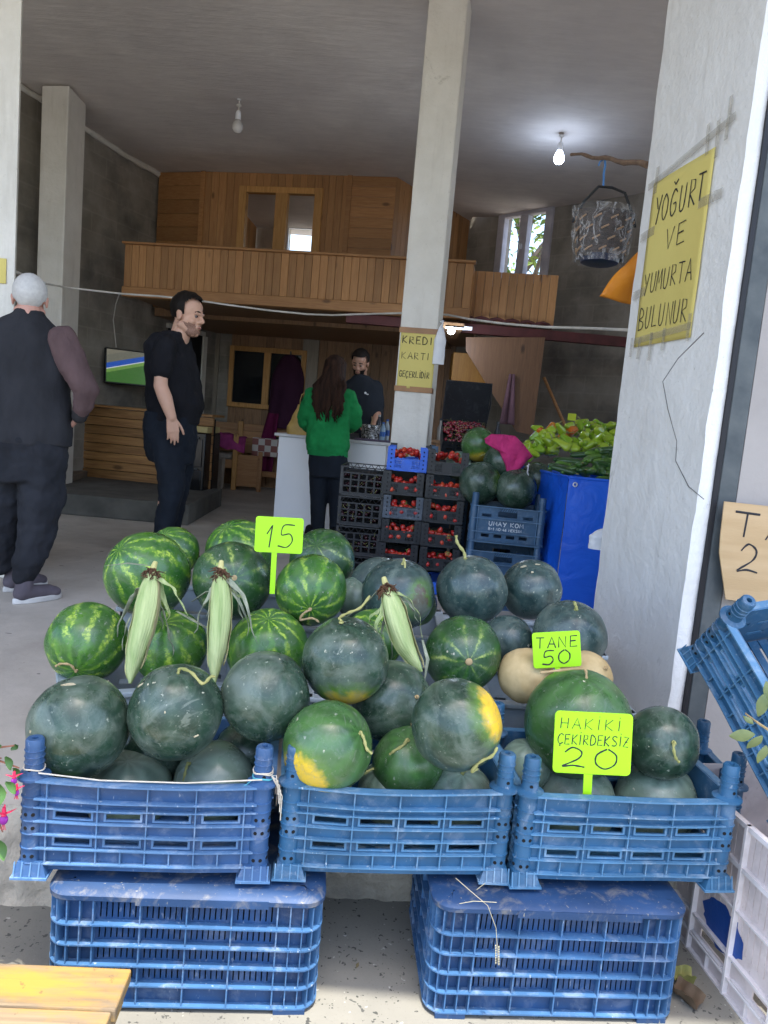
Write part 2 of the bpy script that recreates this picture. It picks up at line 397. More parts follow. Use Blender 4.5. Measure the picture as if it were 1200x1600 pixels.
def skin_mat(name, c):
    t = NT(name); co = t.coord()
    col = t.ramp(t.noise(co, 9, 4), [(.3, tuple(x * .85 for x in c)), (.7, c)])
    t.bump(t.noise(co, 160, 3), .12, .002); t.b.inputs['Subsurface Weight'].default_value = .08; t.b.inputs['Subsurface Radius'].default_value = (.02, .008, .004)
    return t.fin(col, .5, .35)
SKIN = skin_mat("fair skin", (.62, .36, .25)); SKIN2 = skin_mat("tanned skin", (.42, .23, .155)); SKIN3 = skin_mat("older skin", (.55, .29, .22))
HAIRD = plain("dark hair", (.016, .012, .010), (.008, .006, .005), .55, 60, .5, 140, stretch=(1, 1, .2), spec=.15); HAIRB = plain("brown hair", (.042, .019, .011), (.014, .007, .005), .75, 40, .6, 120, stretch=(1, 1, .12), spec=.15)
HAIRW = plain("white hair", (.55, .53, .50), (.47, .45, .43), .7, 50, .5, 140)
EYEW = plain("eye white", (.24, .19, .165), rough=.6, spec=.1); IRIS = plain("dark iris", (.02, .012, .01), rough=.6, spec=.1)
LIPM = plain("lip", (.36, .13, .11), rough=.5); SOLE = plain("white sole", (.62, .60, .58), rough=.7); SHOEM = fabric("grey maroon shoe", (.10, .085, .10))
GLASSD = plain("dark window glass", (.012, .014, .016), rough=.08, spec=.6)
WHITEB = plain("white laminate", (.86, .87, .90), (.82, .83, .86), .28, 2)
BAGW = plain("white carrier bag", (.72, .72, .72), (.6, .6, .62), .5, 8, .5, 30); 
HUSK = plain("corn husk", (.46, .52, .24), (.27, .36, .13), .6, 5, .5, 60, stretch=(9, 9, .6)); HUSKD = plain("dry husk leaf", (.33, .35, .25), (.20, .22, .15), .75, 8, .4, 60, stretch=(6, 6, .8))
SILK = plain("brown corn silk", (.12, .055, .025), (.06, .03, .015), .9, 60, .6, 120)
CABLE = plain("white cable", (.7, .66, .6), rough=.5); ROPE = plain("twine", (.62, .56, .46), (.5, .45, .36), .85, 60, .4, 200)

# ------------------------------------------------------------------ the setting
def onv(px, py, p, q):                 # pixel -> (distance along p-q, height) on the vertical plane through p and q
    d = ray(px, py); ex = Vector((q[0] - p[0], q[1] - p[1])).normalized(); nx = Vector((-ex.y, ex.x))
    t = (Vector((p[0], p[1])) - Vector((0, 0))).dot(nx) / Vector((d.x, d.y)).dot(nx)
    P = CAM + d * t
    return (Vector((P.x - p[0], P.y - p[1])).dot(ex), P.z)
def wallM(p, q, z=0.0):                # local x along p->q, y away from the camera, z up
    ex = Vector((q[0] - p[0], q[1] - p[1], 0)).normalized()
    return basis(Vector((p[0], p[1], z)), ex, Vector((-ex.y, ex.x, 0)), Vector((0, 0, 1)))
def put(mb, name, mats, M, **k):       # mesh in local coordinates, object carries the matrix
    d = bpy.data.objects.new("x", None)
    o = mb.build(name, mats, parent=d, **k); o.parent = None; bpy.data.objects.remove(d); o.matrix_basis = M; return o
def planks(mb, s0, s1, z0, z1, wd, vertical, t=.016, gap=.003, y=0.0, jit=.0):
    L = (s1 - s0) if vertical else (z1 - z0); n = max(1, round(L / wd)); d = L / n
    for i in range(n):
        j = random.uniform(-jit, jit)
        if vertical: mb.box(s0 + i * d + gap / 2, s0 + (i + 1) * d - gap / 2, y + j, y + t + j, z0, z1)
        else: mb.box(s0, s1, y + j, y + t + j, z0 + i * d + gap / 2, z0 + (i + 1) * d - gap / 2)
    return mb

mb = MB(); mb.box(-150, 150, -150, 300, -.5, -.2)
tag(mb.build('ground', GROUND), None, None, kind='structure')
LW0, LW1 = (-5.28, 3.0), (-2.68, 11.26)
mb = MB(); mb.prism([(-9, 1.93), (-.95, 1.96), (1.6, 2.05), (9, 2.2), (9, 14), (-9, 14)], -.3, 0)
tag(mb.build('floor', CONC), None, None, kind='structure')
mb = MB()                                # the broken, rough edge of the floor slab
def edge(u, v):
    x = -2.2 + u * 4.4; yl = 1.955 + (x + .95) * .03
    b = .14 * max(0, min(1, (-.25 - x) / .5)) * (1 - v) ** 1.2
    n = noise.fractal(Vector((x * 7, v * 2.2, 3)), 1, 2, 5) * .022 + noise.noise(Vector((x * 26, v * 8, 1))) * .009
    return Vector((x, yl - .012 - b + n, -.215 + v * .218))
mb.grid(edge, 340, 18)
tag(mb.build('slab_edge', plain("broken concrete edge", (.36, .33, .27), (.20, .185, .155), .95, 9, .9, 70, dist=.008)), None, None, kind='structure')
mb = MB()                                # the slab rises a little towards the street and carries on as an overhang
def CZ(y): return 3.95 + max(0, min(9 - y, 5)) * .062
def cprof(x0, x1, ys):
    n = len(ys); vs = [(x, y, CZ(y)) for y in ys for x in (x0, x1(y))] + [(x, y, 4.6) for y in ys for x in (x0, x1(y))]; o = 2 * n
    fs = []
    for i in range(n - 1):
        a = 2 * i; fs += [(a, a + 2, a + 3, a + 1), (o + a, o + a + 1, o + a + 3, o + a + 2), (a, o + a, o + a + 2, a + 2), (a + 1, a + 3, o + a + 3, o + a + 1)]
    fs += [(0, 1, o + 1, o), (2 * n - 2, o + 2 * n - 2, o + 2 * n - 1, 2 * n - 1)]
    mb.add(vs, fs)
cprof(-9, lambda y: 1.12 if y < 10.45 else .84, [.525, 1, 2, 3, 4, 5, 6, 7, 8, 9, 10.4, 10.5, 12.4]); cprof(1.12, lambda y: 9 if y < 6.5 else 1.0 + (10.72 - y), [.93, 1.2, 2, 3, 4, 5, 6, 6.49, 6.5, 7, 8, 9, 10, 10.55])
tag(mb.build('ceiling', CEIL), None, None, kind='structure')

# left blockwork wall
ll = (Vector(LW1) - Vector(LW0)).length
mb = MB(); mb.box(0, ll, 0, .2, 0, 4.25)
tag(put(mb, 'block_wall', BLOCK, wallM(LW0, LW1)), 'sooty grey concrete block wall along the left side with the television', 'wall')
mb = MB()                                # rough pale mortar fillet under the ceiling
pts = [Vector((s, -.02 + noise.noise(Vector((s * 3, 0, 0))) * .015, CZ(3 + s * .953) - .03 + noise.noise(Vector((s * 4, 5, 0))) * .02)) for s in [i * .1 for i in range(36, int(ll * 10))]]
mb.tube(pts, [.03 + .014 * noise.noise(p * 5) for p in pts], 7)
tag(put(mb, 'mortar_fillet', PLASTERD, wallM(LW0, LW1)), 'ragged pale strip of mortar where the block wall meets the ceiling', 'mortar')

# right oblique wall with the bright window
RW0, RW1 = (.80, 10.72), (4.3, 7.25)
lr = (Vector(RW1) - Vector(RW0)).length
wa = onv(786, 346, RW0, RW1); wb = onv(862, 326, RW0, RW1); wc = onv(780, 424, RW0, RW1)
WS0, WS1, WZ0, WZ1 = wa[0], wb[0], wc[1] - .15, wb[1] + .02
mb = MB(); mb.holed(lr, 4.1, [(WS0, WS1, WZ0, WZ1)], .2)
RWM = wallM(RW0, RW1)
tag(put(mb, 'oblique_wall', BLOCK, RWM, smooth=0), 'dark slanting block wall with the bright window at the back right', 'wall')
win = empty('window', RWM @ T(WS0, -.02, WZ0), 'white framed two pane window full of sunlit leaves', 'window')
ww, wh = WS1 - WS0, WZ1 - WZ0
mb = MB(); f = .055
for a in ((-.05, f, -.05, wh + .05), (ww - f, ww + .05, -.05, wh + .05)): mb.box(a[0], a[1], -.02, .08, a[2], a[3])
mb.box(f, ww - f, -.02, .08, wh - f, wh + .05); mb.box(f, ww - f, -.02, .08, -.05, f); mb.box(ww / 2 - .06, ww / 2 + .06, -.025, .075, f, wh - f)
fr = mb.build('frame', plain("pale window frame", (.55, .52, .56), rough=.5), win, bevel=.006)
mb = MB(); mb.box(ww / 2 - .01, ww / 2 + .01, -.06, -.02, wh * .45, wh * .52); mb.tube([(ww / 2, -.06, wh * .5), (ww / 2 - .02, -.07, wh * .36)], .008); mb.build('handle', WHITEB, fr)
def glass_mat():
    t = NT("window glass"); t.b.inputs['Transmission Weight'].default_value = 1; t.b.inputs['IOR'].default_value = 1.02
    return t.fin((.95, .97, 1), .02, .3)
GLASS = glass_mat()
for a, b in ((f, ww / 2 - .06), (ww / 2 + .06, ww - f)):
    mb = MB(); mb.box(a, b, .02, .024, f, wh - f); mb.build('pane', GLASS, win)
# tree outside the window
_t = at(822, 372, 14.6)
tr = empty('broadleaf_tree', T(_t.x, _t.y, -.2) @ Matrix.Diagonal((1.25, 1.25, 1.35, 1)), 'sunlit green tree outside the back right window', 'tree')
mb = MB(); mb.tube([(0, 0, 0), (.1, 0, 1.5), (-.05, .1, 3), (.1, 0, 4.6)], [.16, .13, .09, .03], 10)
for k in range(7):
    a = k * 2.4; mb.tube([(0, 0, 1.7 + .3 * k), (cos(a) * .7, sin(a) * .7, 2.3 + .35 * k), (cos(a) * 1.3, sin(a) * 1.3, 2.8 + .35 * k)], [.06, .04, .012], 6)
mb.build('trunk', plain("bark", (.16, .12, .09), rough=.95), tr)
mb = MB()
for k in range(2600):
    u = random.uniform(0, 2 * pi); r = 1.9 * random.random() ** .6; z = random.uniform(1.3, 5.2)
    r *= max(.2, 1 - ((z - 3) / 2.6) ** 2); c = Vector((cos(u) * r, sin(u) * r, z)); c += Vector((noise.noise(c * 1.3), noise.noise(c * 1.3 + Vector((9, 0, 0))), 0)) * .5
    M = T(*c) @ RZ(random.uniform(0, 6.28)) @ RX(random.uniform(-1, 1)) @ RY(random.uniform(-1, 1)); s = random.uniform(.06, .11)
    mb.add([(-s, 0, 0), (0, -s * .45, .01), (s, 0, -.01), (0, s * .45, .01)], [(0, 1, 2, 3)], M)
lf = NT("sunlit leaf"); lf.b.inputs['Transmission Weight'].default_value = 0
mb.build('crown', lf.fin(lf.ramp(lf.n('NewGeometry').outputs['Random Per Island'], [(0, (.07, .13, .025)), (1, (.24, .30, .06))]), .6, .3), tr, smooth=0)

# columns
def column(name, plan, z0, z1, label, m, bev=.012):
    mb = MB(); mb.prism(plan, z0, z1); o = mb.build(name, m, bevel=bev, smooth=0); return tag(o, label, 'column')
column('concrete_column', [(-3.60, 7.54), (-3.32, 7.49), (-3.335, 7.93), (-3.61, 7.98)], 0, 4.02, 'pale square column standing free near the left block wall', PLASTERD)
column('concrete_column', [(-2.76, 4.50), (-2.235, 4.42), (-2.43, 4.82), (-2.95, 4.9)], 0, 4.2, 'white column at the left edge behind the white haired man', PLASTERD)
column('concrete_column', [(.0, 5.62), (.272, 5.58), (.32, 5.86), (.05, 5.9)], 0, 4.15, 'slim white column carrying the credit card notice', PLASTERD)
# right pillar: its long face looks left, with the yoghurt notice
JN = atz(1062, 1100, .05)
def plan_pt(px, py, Y): p = at(px, py, Y); return (p.x, p.y)
J_far, J_near = plan_pt(978, 540, 3.32), plan_pt(1128, 500, 2.62)
jd = (Vector(J_near) - Vector(J_far)).normalized(); jn = Vector((-jd.y, jd.x)) if Vector((-jd.y, jd.x)).x > 0 else -Vector((-jd.y, jd.x))
nb = Vector(J_near)
mb = MB(); _k = 76; _pl = [J_far] + [tuple(Vector(J_far).lerp(nb, q)) for q in (.25, .5, .75, .93)] + [J_near, (nb.x + .022, nb.y - .002), (nb.x + .045, nb.y + .004), tuple(nb + jn * .12 + Vector((0, .02))), tuple(Vector(J_far) + jn * .35)]
_vs = []; n_ = len(_pl)
for i in range(_k):
    z = -.2 + 4.45 * i / (_k - 1)
    for j, p in enumerate(_pl):
        a_ = (.004, .003, .003, .003, .005, .007, .006, .004, 0, 0)[j]; _vs.append((p[0] + a_ * noise.noise(Vector((z * 6, j * 3.1, 0))) + a_ * noise.noise(Vector((z * 17, j, 5))), p[1] + a_ * noise.noise(Vector((z * 7, j * 2.3, 8))), z))
mb.add(_vs, [(i * n_ + j, i * n_ + (j + 1) % n_, (i + 1) * n_ + (j + 1) % n_, (i + 1) * n_ + j) for i in range(_k - 1) for j in range(n_)] + [tuple(range(n_ - 1, -1, -1)), tuple(range((_k - 1) * n_, _k * n_))])
tag(mb.build('white_pillar', PLASTER, smooth=50), 'broad rough white pillar with the yellow yoghurt notice', 'pillar')
# dark joint and flaking steel post beside the pillar
mb = MB(); mb.box(nb.x + .052, nb.x + .068, nb.y - .006, nb.y + .06, -.2, 4.25)
tag(mb.build('rubber_seal', plain("black rubber", (.008, .008, .012), rough=.5)), 'thin black rubber seal between pillar and steel post', 'seal')
mb = MB(); mb.box(nb.x + .07, nb.x + .135, nb.y - .004, nb.y + .06, -.2, 4.25)
tag(mb.build('steel_post', STEEL, bevel=.004), 'dark flaking steel door post beside the white pillar', 'post')
mb = MB(); mb.box(nb.x + .137, 8, nb.y + .0, nb.y + .2, -.2, 4.25)
tag(mb.build('front_wall', plain("pinkish grey render", (.36, .325, .30), (.30, .27, .25), .85, 3, .3, 50)), 'pinkish grey rendered front wall behind the leaning crate', 'wall')

# back plank wall under the loft and the cabin standing on it
CA, CC = (-2.45, 11.22), (.80, 10.66)
PWM = wallM(CA, CC); lp = 3.3
mb = MB(); planks(mb, 0, lp, 0, 2.28, .13, True, .03, .004, 0, .003); mb.cur = 1; mb.box(0, lp, .05, .12, 0, 2.28)
pw = put(mb, 'plank_wall', [DARKWOOD, SHADEBLACK], PWM, smooth=0); tag(pw, 'dark rustic plank wall under the loft', 'wall')
for a, b in ((318, 345), (476, 501)):
    s0 = onv(a, 520, CA, CC)[0]; s1 = onv(b, 520, CA, CC)[0]
    mb = MB(); mb.box(s0, s1, -.03, -.005, 0, 2.26)
    tag(put(mb, 'pilaster', wood("greyed board", (.30, .255, .20), (.20, .17, .135), 2), PWM), 'pale greyed board upright left of the dark window' if a < 400 else 'pale greyed board upright behind the long haired woman', 'pilaster', 'greyed uprights on the plank wall')
a = onv(362, 540, CA, CC); b = onv(474, 645, CA, CC)
iw = empty('window', PWM @ T(a[0], -.035, b[1]), 'dark two pane window in a pine frame under the loft', 'window')
ww, wh = b[0] - a[0], a[1] - b[1]; mb = MB(); f = .07
mb.box(0, f, -.03, .03, 0, wh); mb.box(ww - f, ww, -.03, .03, 0, wh); mb.box(f, ww - f, -.03, .03, wh - f, wh); mb.box(f, ww - f, -.03, .03, 0, f); mb.box(ww / 2 - .05, ww / 2 + .05, -.033, .027, f, wh - f)
mb.build('frame', PINEL, iw, bevel=.005)
for x0, x1 in ((f, ww / 2 - .05), (ww / 2 + .05, ww - f)):
    mb = MB(); mb.box(x0, x1, .0, .006, f, wh - f); mb.build('pane', GLASSD, iw)
# doorway and concrete return on the left of the plank wall
mb = MB(); mb.box(0, .26, 0, .15, 0, 2.9)
tag(put(mb, 'return_wall', BLOCK, wallM(LW1, CA)), 'short concrete wall between block wall and plank wall', 'wall')
a = onv(246, 487, LW1, CA)
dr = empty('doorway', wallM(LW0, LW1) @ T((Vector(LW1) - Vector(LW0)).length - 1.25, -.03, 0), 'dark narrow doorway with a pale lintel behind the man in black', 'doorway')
mb = MB(); mb.box(0, .8, -.006, .02, 0, 2.1); mb.build('shade_panel', SHADEBLACK, dr)  # solid black panel painting the shade inside the doorway
mb = MB(); mb.box(-.05, .84, -.03, .02, 2.1, 2.16); mb.box(.8, .90, -.03, .02, 0, 2.1); mb.build('frame', PLASTERD, dr)

# loft balcony
RL, RR_ = (-3.02, 8.30), (.68, 7.76); LM = wallM(RL, RR_); rl = (Vector(RR_) - Vector(RL)).length
lo = empty('loft_balcony', LM, 'long pine boarded loft balcony across the back of the shop', 'balcony')
mb = MB(); planks(mb, 0, rl, 2.335, 2.775, .083, True, .022, .0035, 0, .002); mb.build('boarding', PINE, lo, smooth=0, bevel=.003)
mb = MB(); mb.box(-.02, rl + .02, -.035, .05, 2.775, 2.80); mb.build('top_rail', PINEX, lo, bevel=.004)
mb = MB(); mb.box(-.01, rl + .01, -.02, .10, 2.225, 2.333); mb.build('fascia_beam', PINEX, lo, bevel=.006)
mb = MB(); mb.box(0, rl, .03, 3.2, 2.25, 2.31); mb.build('deck', DARKWOOD, lo)
mb = MB(); planks(mb, .0, 1.2, 2.335, 2.775, .083, True, .022, .0035); mb.build('end_boarding', PINE, lo, M=T(rl, .022, 0) @ RZ(radians(90)), smooth=0)
r2a = onv(742, 423, (.6, 8.15), (1.75, 7.98)); R2M = wallM((.6, 8.15), (1.75, 7.98))
b2 = onv(874, 425, (.6, 8.15), (1.75, 7.98))
lo2 = empty('loft_balcony', R2M, 'shorter lower pine boarded balcony below the bright window', 'balcony')
mb = MB(); planks(mb, .08, b2[0], 2.27, r2a[1], .085, True, .022, .0035, 0, .002); mb.build('boarding', PINE, lo2, smooth=0, bevel=.003)
mb = MB(); mb.box(.08, b2[0], .03, .9, 2.25, 2.30); mb.build('deck', DARKWOOD, lo2)

# cabin on the loft
B0, B1 = (-2.526, 9.494), (-.732, 9.169); CM = wallM(B0, B1)
ca = empty('loft_cabin', CM, 'pine clad cabin with two openings on the loft', 'cabin')
cl = (Vector(B1) - Vector(B0)).length
oa = onv(378, 291, B0, B1); ob = onv(496, 392, B0, B1)
o0, o1, oz1 = oa[0], ob[0], oa[1]; oz0 = ob[1] - .12
mb = MB(); planks(mb, 0, o0, 2.31, 3.94, .09, True, .02, .003); planks(mb, o1, cl, 2.31, 3.94, .09, True, .02, .003)
planks(mb, o0, o1, oz1, 3.94, .09, True, .02, .003); planks(mb, o0, o1, 2.31, oz0, .09, True, .02, .003); mb.build('front_boarding', PINE, ca, smooth=0, bevel=.002)
mb = MB(); mid = (o0 + o1) / 2 + .02; f = .075
mb.box(o0 - .02, o0 + f, -.035, .05, oz0, oz1); mb.box(o1 - f, o1 + .02, -.035, .05, oz0, oz1); mb.box(mid - .075, mid + .075, -.04, .045, oz0, oz1 - f)
mb.box(o0 + f, o1 - f, -.035, .05, oz1 - f, oz1); mb.box(o0 + f, mid - .075, -.033, .047, oz0, oz0 + .06); mb.box(mid + .075, o1 - f, -.033, .047, oz0, oz0 + .06)
mb.build('window_frame', PINEL, ca, bevel=.005)
wl = Vector((-3.14, 9.69)); d2 = (wl - Vector(B0)).length
mb = MB(); planks(mb, 0, d2, 2.31, 3.94, .16, False, .02, .003); mb.cur = 0; mb.box(d2 - .04, d2 + .02, -.02, .03, 2.31, 3.94); mb.build('left_boarding', PINEX, ca, M=CM.inverted() @ wallM(tuple(wl), B0), smooth=0, bevel=.002)
C_, D_, E_ = (-.191, 9.07), (-.012, 9.377), (.82, 10.65)
dd = (Vector(C_) - Vector(B1)).length
mb = MB(); planks(mb, .0, dd, 2.31, 3.94, .12, False, .02, .003); mb.box(-.03, .03, -.02, .0, 2.31, 3.94); mb.build('right_boarding', PINEX, ca, M=CM.inverted() @ wallM(B1, C_), smooth=0, bevel=.002)
de = (Vector(E_) - Vector(C_)).length
mb = MB(); planks(mb, 0, de, 2.31, 3.94, .10, True, .02, .003); mb.build('side_boarding', PINE, ca, M=CM.inverted() @ wallM(C_, E_), smooth=0, bevel=.002)
# inside of the cabin: far wall with its own bright window, panelled left wall
mb = MB(); fz = 2.95
_rp, _rq = CM @ V(0, 2.6, 0), CM @ V(1, 2.6, 0); _a = onv(453, 358, (_rp.x, _rp.y), (_rq.x, _rq.y)); _b = onv(487, 396, (_rp.x, _rp.y), (_rq.x, _rq.y))
mb.holed(4.2, 1.63, [(_a[0] + 1.2, _b[0] + 1.2, _b[1] - 2.31, _a[1] - 2.31), (_b[0] + 1.75, _b[0] + 2.35, .4, 1.5), (.15, .55, .3, 1.5)], .06, T(-1.2, 2.6, 2.31)); mb.build('rear_wall', PLASTERD, ca, smooth=0)  # last two openings are unseen, added to let light into the cabin
mb = MB(); mb.box(_a[0] - .05, _a[0], 2.55, 2.65, _b[1] - .05, _a[1] + .05); mb.box(_b[0], _b[0] + .05, 2.55, 2.65, _b[1] - .05, _a[1] + .05); mb.box(_a[0], _b[0], 2.55, 2.65, _a[1], _a[1] + .05); mb.build('rear_window_frame', WHITEB, ca)
mb = MB(); planks(mb, 0, 2.6, 2.31, 3.94, .1, True, .02, .003); mb.build('inner_boarding', PINE, ca, M=T(-.32, 2.58, 0) @ RZ(radians(-82)), smooth=0)
mb = MB(); mb.box(-.6, 3.0, .06, 2.6, 2.2, 2.3); mb.build('cabin_deck', DARKWOOD, ca)

# red steel beam, with half round tiles on it, and boarded stair side
ba, bb = at(540, 503, 7.98), at(990, 520, 8.05)
rb = empty('steel_beam', T(ba.x, ba.y, 2.12), 'dark red beam with scalloped edge under the loft', 'beam')
mb = MB(); mb.box(0, bb.x - ba.x, .0, .09, 0, .10); mb.build('beam', REDBEAM, rb, bevel=.004)
mb = MB()
for k in range(7):
    c = at(703 + k * 24, 516, 7.96); mb.tube([(c.x - ba.x - .1, -.02, .115), (c.x - ba.x - .06, -.02, .15), (c.x - ba.x, -.02, .165), (c.x - ba.x + .06, -.02, .15), (c.x - ba.x + .1, -.02, .115)], .018, 6)
mb.build('scalloped_edge', REDBEAM, rb)
SA, SB = (.45, 7.72), (1.75, 7.60); SM = wallM(SA, SB)
poly = [onv(x, y, SA, SB) for x, y in ((728, 527), (852, 527), (832, 680), (806, 674), (728, 548))]
mb = MB(); n = len(poly); vs = [(p[0], y, p[1]) for y in (0, .03) for p in poly]
mb.add(vs, [tuple(range(n)), tuple(range(2 * n - 1, n - 1, -1))] + [(i, n + i, n + (i + 1) % n, (i + 1) % n) for i in range(n)])
tag(put(mb, 'stair_panel', wood("brown board", (.17, .085, .04), (.11, .052, .025), 2), SM, smooth=0), 'brown boarded triangular panel on the side of the stairs', 'panel')
# thin handrail behind the peppers
mb = MB(); a = at(850, 590, 8.2); b = at(884, 668, 8.0); mb.tube([a, b], .018, 8)
tag(mb.build('handrail', PINEX), 'thin sloping wooden rail right of the stair panel', 'rail')

# plank bench wall on a concrete plinth at the left
p0, p1 = atz(98, 741, .2), atz(262, 758, .2)
BW = wallM((p0.x, p0.y), (p1.x, p1.y)); bl = (p1 - p0).length + .5
top = onv(150, 632, (p0.x, p0.y), (p1.x, p1.y))[1]
bw = empty('plank_partition', BW @ T(0, 0, .2), 'low partition of rough horizontal pine planks left of the man in black', 'partition')
mb = MB(); planks(mb, 0, bl, 0, top - .2 - .03, .105, False, .03, .006, 0, .006); mb.cur = 1; mb.box(0, bl, .04, .08, 0, top - .25); mb.build('boards', [BENCHW, SHADEBLACK], bw, smooth=0, bevel=.004)
mb = MB(); mb.box(-.02, bl, -.03, .34, top - .228, top - .2); mb.build('cap_board', BENCHW, bw, bevel=.004)
mb = MB(); a, b, c, d = atz(92, 803, 0), atz(300, 818, 0), atz(300, 770, 0), atz(90, 745, .0)
mb.prism([(a.x - .5, a.y + .02), (b.x, b.y - .15), (p1.x + .6, p1.y + .1), (p0.x - .6, p0.y + .1)], 0, .2)
tag(mb.build('concrete_plinth', plain("dark stained concrete", (.12, .115, .10), (.07, .068, .06), .9, 4, .3, 40), bevel=.01), 'low dark concrete plinth under the plank partition', 'plinth')
a = atz(88, 752, .22); b = atz(128, 742, .22)
mb = MB(); mb.prism([(a.x - .4, a.y - .35), (a.x + .12, a.y - .3), (b.x + .05, b.y + .05), (a.x - .4, b.y + .05)], .2, .27)
tag(mb.build('wooden_step', plain("worn step", (.20, .16, .12), rough=.8), bevel=.006), 'worn step on the plinth beside the old man', 'step')

# ------------------------------------------------------------------ plastic crates
def side_frames(L, W):                 # four side walls: (length, matrix) local x along the wall, y inwards, z up, seen from outside
    return [(L, T(-L / 2, -W / 2, 0)), (W, T(L / 2, -W / 2, 0) @ RZ(pi / 2)), (L, T(L / 2, W / 2, 0) @ RZ(pi)), (W, T(-L / 2, W / 2, 0) @ RZ(-pi / 2))]
def melon_crate(M, label, m, mw, group, L=.53, W=.37, h=.226, hp=.308, bow=.0, seed=0):
    rnd = random.Random(seed)
    root = empty('plastic_crate', M, label, 'crate', group); pr = .0225; ins = .012
    def wp(v):                          # old crates sag and twist a little
        k = max(0, 1 - (v.x / (L / 2)) ** 2)
        return Vector((v.x, v.y - bow * .8 * k * (1 if v.y < 0 else -1), v.z - bow * k * (v.z / h if v.z > .02 else 0))) + Vector((noise.noise(v * 6 + Vector((seed, 0, 0))), noise.noise(v * 6 + Vector((0, seed, 9))), noise.noise(v * 6 + Vector((5, seed, 0))))) * .0025
    body = MB(); rib = MB()
    for k, (ln, F) in enumerate(side_frames(L, W)):
        n = 4 if ln > .45 else 3; a = 2 * pr + .012; b = ln - a; cw = (b - a) / n; holes = []
        for i in range(n):
            x0 = a + cw * i + cw * .17; x1 = a + cw * (i + 1) - cw * .13
            for z0 in (.075, .137): holes.append((x0, x1, z0, z0 + .015))
        # long wall in short pieces so that it can bow
        body.holed(ln - 2 * pr, h - .012, [(p[0] - pr, p[1] - pr, p[2] - .012, p[3] - .012) for p in holes] , .004, F @ T(pr, ins, .012))
        for p in holes:                 # raised lips round the slots
            e = .005
            rib.box(p[0] - e, p[1] + e, ins - .004, ins, p[3], p[3] + .004, F); rib.box(p[0] - e, p[1] + e, ins - .004, ins, p[2] - .004, p[2], F)
            rib.box(p[0] - e, p[0], ins - .004, ins, p[2], p[3], F); rib.box(p[1], p[1] + e, ins - .004, ins, p[2], p[3], F)
        N = 12
        for z, dp, th in ((.03, .013, .003), (.064, .012, .003), (.097, .012, .003), (.127, .012, .003), (.159, .012, .003), (.180, .016, .003), (h - .004, .020, .005)):
            x0 = pr * 1.4; x1 = ln - pr * 1.4
            for i in range(N):
                xa = x0 + (x1 - x0) * i / N; xb = x0 + (x1 - x0) * (i + 1) / N
                rib.box(xa, xb, ins - dp, ins, z, z + th, F)
        for i in range(n + 1):
            x = a + cw * i; rib.box(x - .0015, x + .0015, ins - .010, ins, .03, h, F)
            if i < n: rib.box(x + cw / 2 - .0015, x + cw / 2 + .0015, ins - .010, ins, .03, .064, F)
    for yy in [(-W / 2 + .03 + j * (W - .06) / 9) for j in range(10)]: body.box(-L / 2 + .02, L / 2 - .02, yy - .012, yy + .012, .026, .030)
    for xx in [(-L / 2 + .03 + j * (L - .06) / 5) for j in range(6)]: body.box(xx - .012, xx + .012, -W / 2 + .02, W / 2 - .02, .0215, .0255)
    body.warp(wp).build('wall', m, root, smooth=0)
    rib.warp(wp).build('rib', mw, root, smooth=0)
    post = MB()
    prof = [(pr, .0), (pr, .02)]
    for z in (.03, .064, .097, .127, .159, .18): prof += [(pr, z - .001), (pr + .0025, z), (pr + .0025, z + .002), (pr, z + .003)]
    prof += [(pr, h - .006), (pr + .012, h - .005), (pr + .012, h), (pr - .001, h + .006), (pr - .003, h + .02)]
    for z in (h + .028, h + .042, h + .056): prof += [(pr - .003, z), (pr - .001, z + .0012), (pr - .003, z + .0025)]
    prof += [(pr - .003, hp - .004), (pr - .006, hp), (.007, hp), (.006, hp - .012)]
    post.lathe(prof, 18)
    post.cur = 1  # black studs paint the shade inside the post holes
    for z in (.047, .112, .143):
        for q in (-110, -160, 20, -70):
            post.tube([Vector((cos(radians(q)), sin(radians(q)), 0)) * (pr - .004) + Vector((0, 0, z)), Vector((cos(radians(q)), sin(radians(q)), 0)) * (pr + .0008) + Vector((0, 0, z))], .0042, 8)
    for q in (-100, 170): post.tube([Vector((cos(radians(q)), sin(radians(q)), 0)) * (pr - .006) + Vector((0, 0, h + .017)), Vector((cos(radians(q)), sin(radians(q)), 0)) * (pr - .0022) + Vector((0, 0, h + .017))], .0042, 8)
    post.cur = 0
    def foot(mb):
        e = .031
        vs = [(-e, -e, 0), (e + .012, -e, 0), (e + .012, e, 0), (-e, e, 0), (-pr, -pr, .034), (pr + .008, -pr, .034), (pr + .008, pr, .034), (-pr, pr, .034)]
        mb.add(vs, [(3, 2, 1, 0), (4, 5, 6, 7), (0, 1, 5, 4), (1, 2, 6, 5), (2, 3, 7, 6), (3, 0, 4, 7)])
        mb.cur = 2
        for x in (-.028, -.012, .006, .024): mb.add([(x, -e - .003, 0), (x + .003, -e - .003, 0), (x + .003, -pr - .002, .036), (x, -pr - .002, .036), (x, -e + .01, 0), (x + .003, -e + .01, 0)], [(0, 1, 2, 3), (0, 3, 4), (1, 5, 2)])
        mb.box(-e - .002, e + .013, -e - .003, e + .003, -.001, .004); mb.cur = 0
    foot(post)
    first = None
